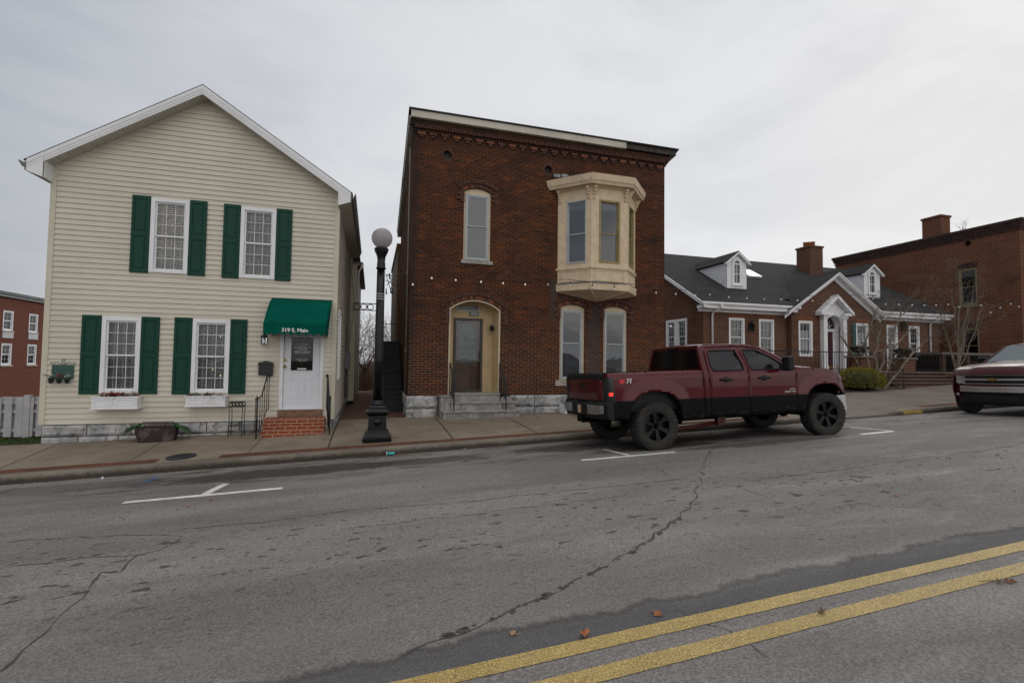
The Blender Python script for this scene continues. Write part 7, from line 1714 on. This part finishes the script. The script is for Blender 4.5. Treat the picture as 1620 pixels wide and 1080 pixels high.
        b = MB(); fy_ = Fr((4.515, 0, lift), (0, 1, 0)); b.prism(fy_, [(-.085, .975), (-.035, .975), (-.035, .958), (.035, .958), (.035, .975), (.085, .975), (.10, 1.012), (.035, 1.012), (.035, 1.03), (-.035, 1.03), (-.035, 1.012), (-.10, 1.012)][::1], 0, .014); b.build('grille_emblem', mk('gold_emblem', (.35, .24, .06), .3, .7, var=.1), T)
        band('hood_lip', 1.10, 1.16, -.92, .92, -.02, paint, topoff=-.06)
        band('bumper_filler', .825, .86, -1.02, 1.02, .02, paint); band('front_bumper', .68, .82, -.76, .76, .07, chrome, topoff=.06); 
        for s in (-1, 1): band('bumper_end', .55, .80, s*.76 if s > 0 else -1.03, 1.03 if s > 0 else -.76, .05, paint); band('fog_lamp', .585, .64, s*.80 if s > 0 else -.93, .93 if s > 0 else -.80, .056, lensc)
        band('air_dam', .42, .66, -.96, .96, .02, blackpl); band('lower_valance', .36, .44, -.88, .88, -.03, blackpl); band('grille_mesh', .50, .58, -.5, .5, .022, MATS['grille_black'])
    for s in (-1, 1):
        b = MB(); V = []; n = 6
        for i in range(n+1):
            t2 = i/n; v = .72+.28*t2; x = fx(v)+.004-.02*t2; yv = s*(v*.90 if t2 < 1 else yside(4.30, 1.0, 1)+.004); xx = x if t2 < 1 else 4.30
            if 0 < t2 < 1: yv = s*min(v*.92, .88)
            V += [(xx, yv, .88+lift), (xx-.01-.02*t2, yv, 1.13+lift)]
        b.add(V, [(2*i, 2*i+2, 2*i+3, 2*i+1) if s > 0 else (2*i+1, 2*i+3, 2*i+2, 2*i) for i in range(n)], 0, True); hl = b.build('headlight', lensc, T)
        b = MB()
        for zz_ in (.95, 1.05): b.lathe([(.0, .0), (.045, .005), (.055, .02)], (fx(.80)-.005, s*.73, zz_+lift), 12, 'x'); 
        b.build('reflector', chrome, hl)
        # mirrors
        y0 = yside(2.93, 1.36, s)
        b = MB(); b.box(W, 2.80, 2.95, min(y0, y0+s*.12), max(y0, y0+s*.12), 1.36+lift, 1.41+lift); b.build('mirror_arm', blackpl, T, bevel=.01)
        mh = (1.31, 1.58) if kind == 'lifted' else (1.36, 1.53)
        b = MB(); b.box(W, 2.76, 2.89, min(y0+s*.10, y0+s*.29), max(y0+s*.10, y0+s*.29), mh[0]+lift, mh[1]+lift); mm = b.build('side_mirror', blackpl, T, bevel=.03, segs=3)
        b = MB(); b.box(W, 2.752, 2.757, min(y0+s*.125, y0+s*.265), max(y0+s*.125, y0+s*.265), mh[0]+.03+lift, mh[1]-.03+lift); b.build('mirror_glass', tint, mm)
        b = MB(); b.add([(2.9, y0+s*.004, 1.35+lift), (3.06, yside(3.06, 1.37, s)+s*.004, 1.36+lift), (2.86, yside(2.86, 1.5, s)+s*.004, 1.50+lift)], [(0, 1, 2) if s < 0 else (2, 1, 0)]); b.build('mirror_sail', blackpl, T)
    # chassis
    b = MB()
    for s in (-1, 1): b.box(W, -.85, 4.3, s*.42-.04, s*.42+.04, .42+lift, .56+lift)
    b.tube([(WX[0], -.75, zc), (WX[0], .75, zc)], .05, 8); b.ico((WX[0], .0, zc), .16, 2); b.tube([(WX[1], -.7, zc), (WX[1], .7, zc)], .045, 8); b.ico((WX[1], .15, zc), .13, 2)
    b.tube([(.1, 0, zc+.02), (3.0, 0, .52)], .04, 8); b.box(W, 2.6, 3.4, -.25, .25, .40+lift*.5, .7+lift); b.box(W, .7, 1.6, .15, .7, .38+lift, .62+lift)
    for s in (-1, 1): b.box(W, -.55, .75, s*.50-.035, s*.50+.035, zc+.04, zc+.10); b.tube([(WX[0]+.1, s*.45, zc-.04), (WX[0]+.25, s*.40, .95)], .03, 6); b.tube([(WX[1]+.05, s*.5, zc), (WX[1]+.05, s*.42, 1.0)], .04, 6); b.lathe([(.075, 0), (.075, .3)], (WX[1]-.02, s*.5, .6), 10)
    b.build('chassis', under, T)
    # wheels
    TWd = .27 if kind == 'lifted' else .235; rim_r = tyre_r*.60
    def tyre_mesh():
        b = MB(); h = TWd/2; R = tyre_r
        b.lathe([(rim_r-.005, -h*.80), (rim_r+.02, -h*.92), (R*.86, -h*1.0), (R*.955, -h*.96), (R*.985, -h*.80), (R*.985, h*.80), (R*.955, h*.96), (R*.86, h), (rim_r+.02, h*.92), (rim_r-.005, h*.80)], (0, 0, 0), 56, 'y', cap=False)
        if kind == 'lifted':
            nl = 34
            for i in range(nl):
                for row, (y0, y1, of) in enumerate(((-h*.96, -h*.42, 0), (-h*.36, h*.05, .5), (h*.0, h*.38, 0), (h*.42, h*.96, .5))):
                    a = 2*PI*(i+of*.9)/nl; da = 2*PI/nl*.33; V = []
                    for rr in (R*.965, R+.004):
                        for (yy, aa) in ((y0, -da), (y1, -da+.02), (y1, da+.02), (y0, da)): V.append((rr*math.cos(a+aa), yy*(1 if rr < R else .97), rr*math.sin(a+aa)))
                    b.add(V, [(4, 5, 6, 7), (0, 4, 7, 3), (1, 2, 6, 5), (0, 1, 5, 4), (2, 3, 7, 6)])
                a = 2*PI*i/nl; da = 2*PI/nl*.25
                for sd in (-1, 1):
                    V = [(rr*math.cos(a+aa), sd*(h*1.0+.004 if rr < R*.95 else h*.97), rr*math.sin(a+aa)) for rr in (R*.90, R*.98) for aa in (-da, da)]; b.add(V, [(0, 1, 3, 2)])
        return b
    def rim_mesh():
        b = MB(); h = TWd/2; r = rim_r
        b.lathe([(r*.2, -.02), (r*.5, .01), (r*.90, .02), (r*.93, -h*.55), (r*1.0, -h*.78), (r*1.02, -h*.86), (r*.97, -h*.86), (r*.93, -h*.6), (r*.90, h*.5)], (0, 0, 0), 40, 'y', smooth=True, cap=False)
        for k in range(6 if kind == 'lifted' else 6):
            a = 2*PI*k/6+.3; ca, sa = math.cos(a), math.sin(a); w0, w1 = (.030, .050)
            V = []
            for (rr, w, y) in ((.05, w0, -h*.55), (r*.62, w0*.95, -h*.66), (r*.95, w1, -h*.74)):
                for q in (-1, 1): V.append((rr*ca-q*w*sa, y, rr*sa+q*w*ca))
                for q in (-1, 1): V.append((rr*ca-q*w*sa, y+.05, rr*sa+q*w*ca))
            b.add(V, [(0, 4, 5, 1), (4, 8, 9, 5), (0, 2, 6, 4), (4, 6, 10, 8), (1, 5, 7, 3), (5, 9, 11, 7)])
        b.lathe([(0, -h*.80), (.045, -h*.80), (.055, -h*.72), (.06, -h*.5)], (0, 0, 0), 20, 'y')
        for k in range(8): a = 2*PI*k/8; b.lathe([(.010, -h*.70), (.010, -h*.58)], (.085*math.cos(a), 0, .085*math.sin(a)), 6, 'y')
        return b
    rimm = mk('black_alloy', (.007, .007, .008), .5, 0, var=.3, vs=20, spec=.3) if kind == 'lifted' else mk('grey_alloy', (.3, .3, .31), .35, .8)
    rub = mk('dusty_tyre', (.024, .023, .021), .9, var=.35, vs=10, bump=.3, bs=80) if kind == 'lifted' else rubber
    proto = None
    for wx in WX:
        for s in (-1, 1):
            if proto is None:
                w_ = tyre_mesh().build('wheel', rub, T); r_ = rim_mesh().build('rim', rimm, w_); proto = w_
                d_ = MB(); d_.lathe([(0, -.0), (rim_r*.86, -.0), (rim_r*.86, .02)], (0, 0.03, 0), 24, 'y'); d_.build('brake_disc', under, w_)
            else: w_ = copy_tree(proto, T)
            w_.location = (wx, s*(HWB-TWd/2+.015), zc-.004); w_.rotation_euler = (0, random.uniform(0, 1), 0 if s < 0 else PI)
            if kind == 'lifted' and wx == WX[1]: w_.rotation_euler[2] += -.09
    if kind == 'lifted':          # short rear overhang
        seen = set()
        for ch in T.children_recursive:
            if ch.type == 'MESH' and ch.data.name not in seen and ch.name.split('.')[0] not in ('wheel', 'rim', 'brake_disc'):
                seen.add(ch.data.name)
                for v in ch.data.vertices:
                    if v.co.x < -.50: v.co.x = -.50+(v.co.x+.50)*.76
    return T
A_ = math.atan(SL)
tr = pickup('parked_pickup', (4.80, 8.36, SL*4.80), (0, -A_, 0), 'large lifted maroon crew cab pickup with black lower body, tailgate towards the lamp post', paintA, 'lifted', .42, 0)
tr.rotation_euler = (math.radians(-2.0), -A_, 0); tr.location.z -= .050
tr2 = pickup('parked_pickup', (19.02, 7.97, SL*19.02-.036), (math.radians(1.9), A_, PI), 'dark maroon pickup with chrome grille and gold emblem facing the camera at the right edge', paintB, 'stock', .385, -.10)
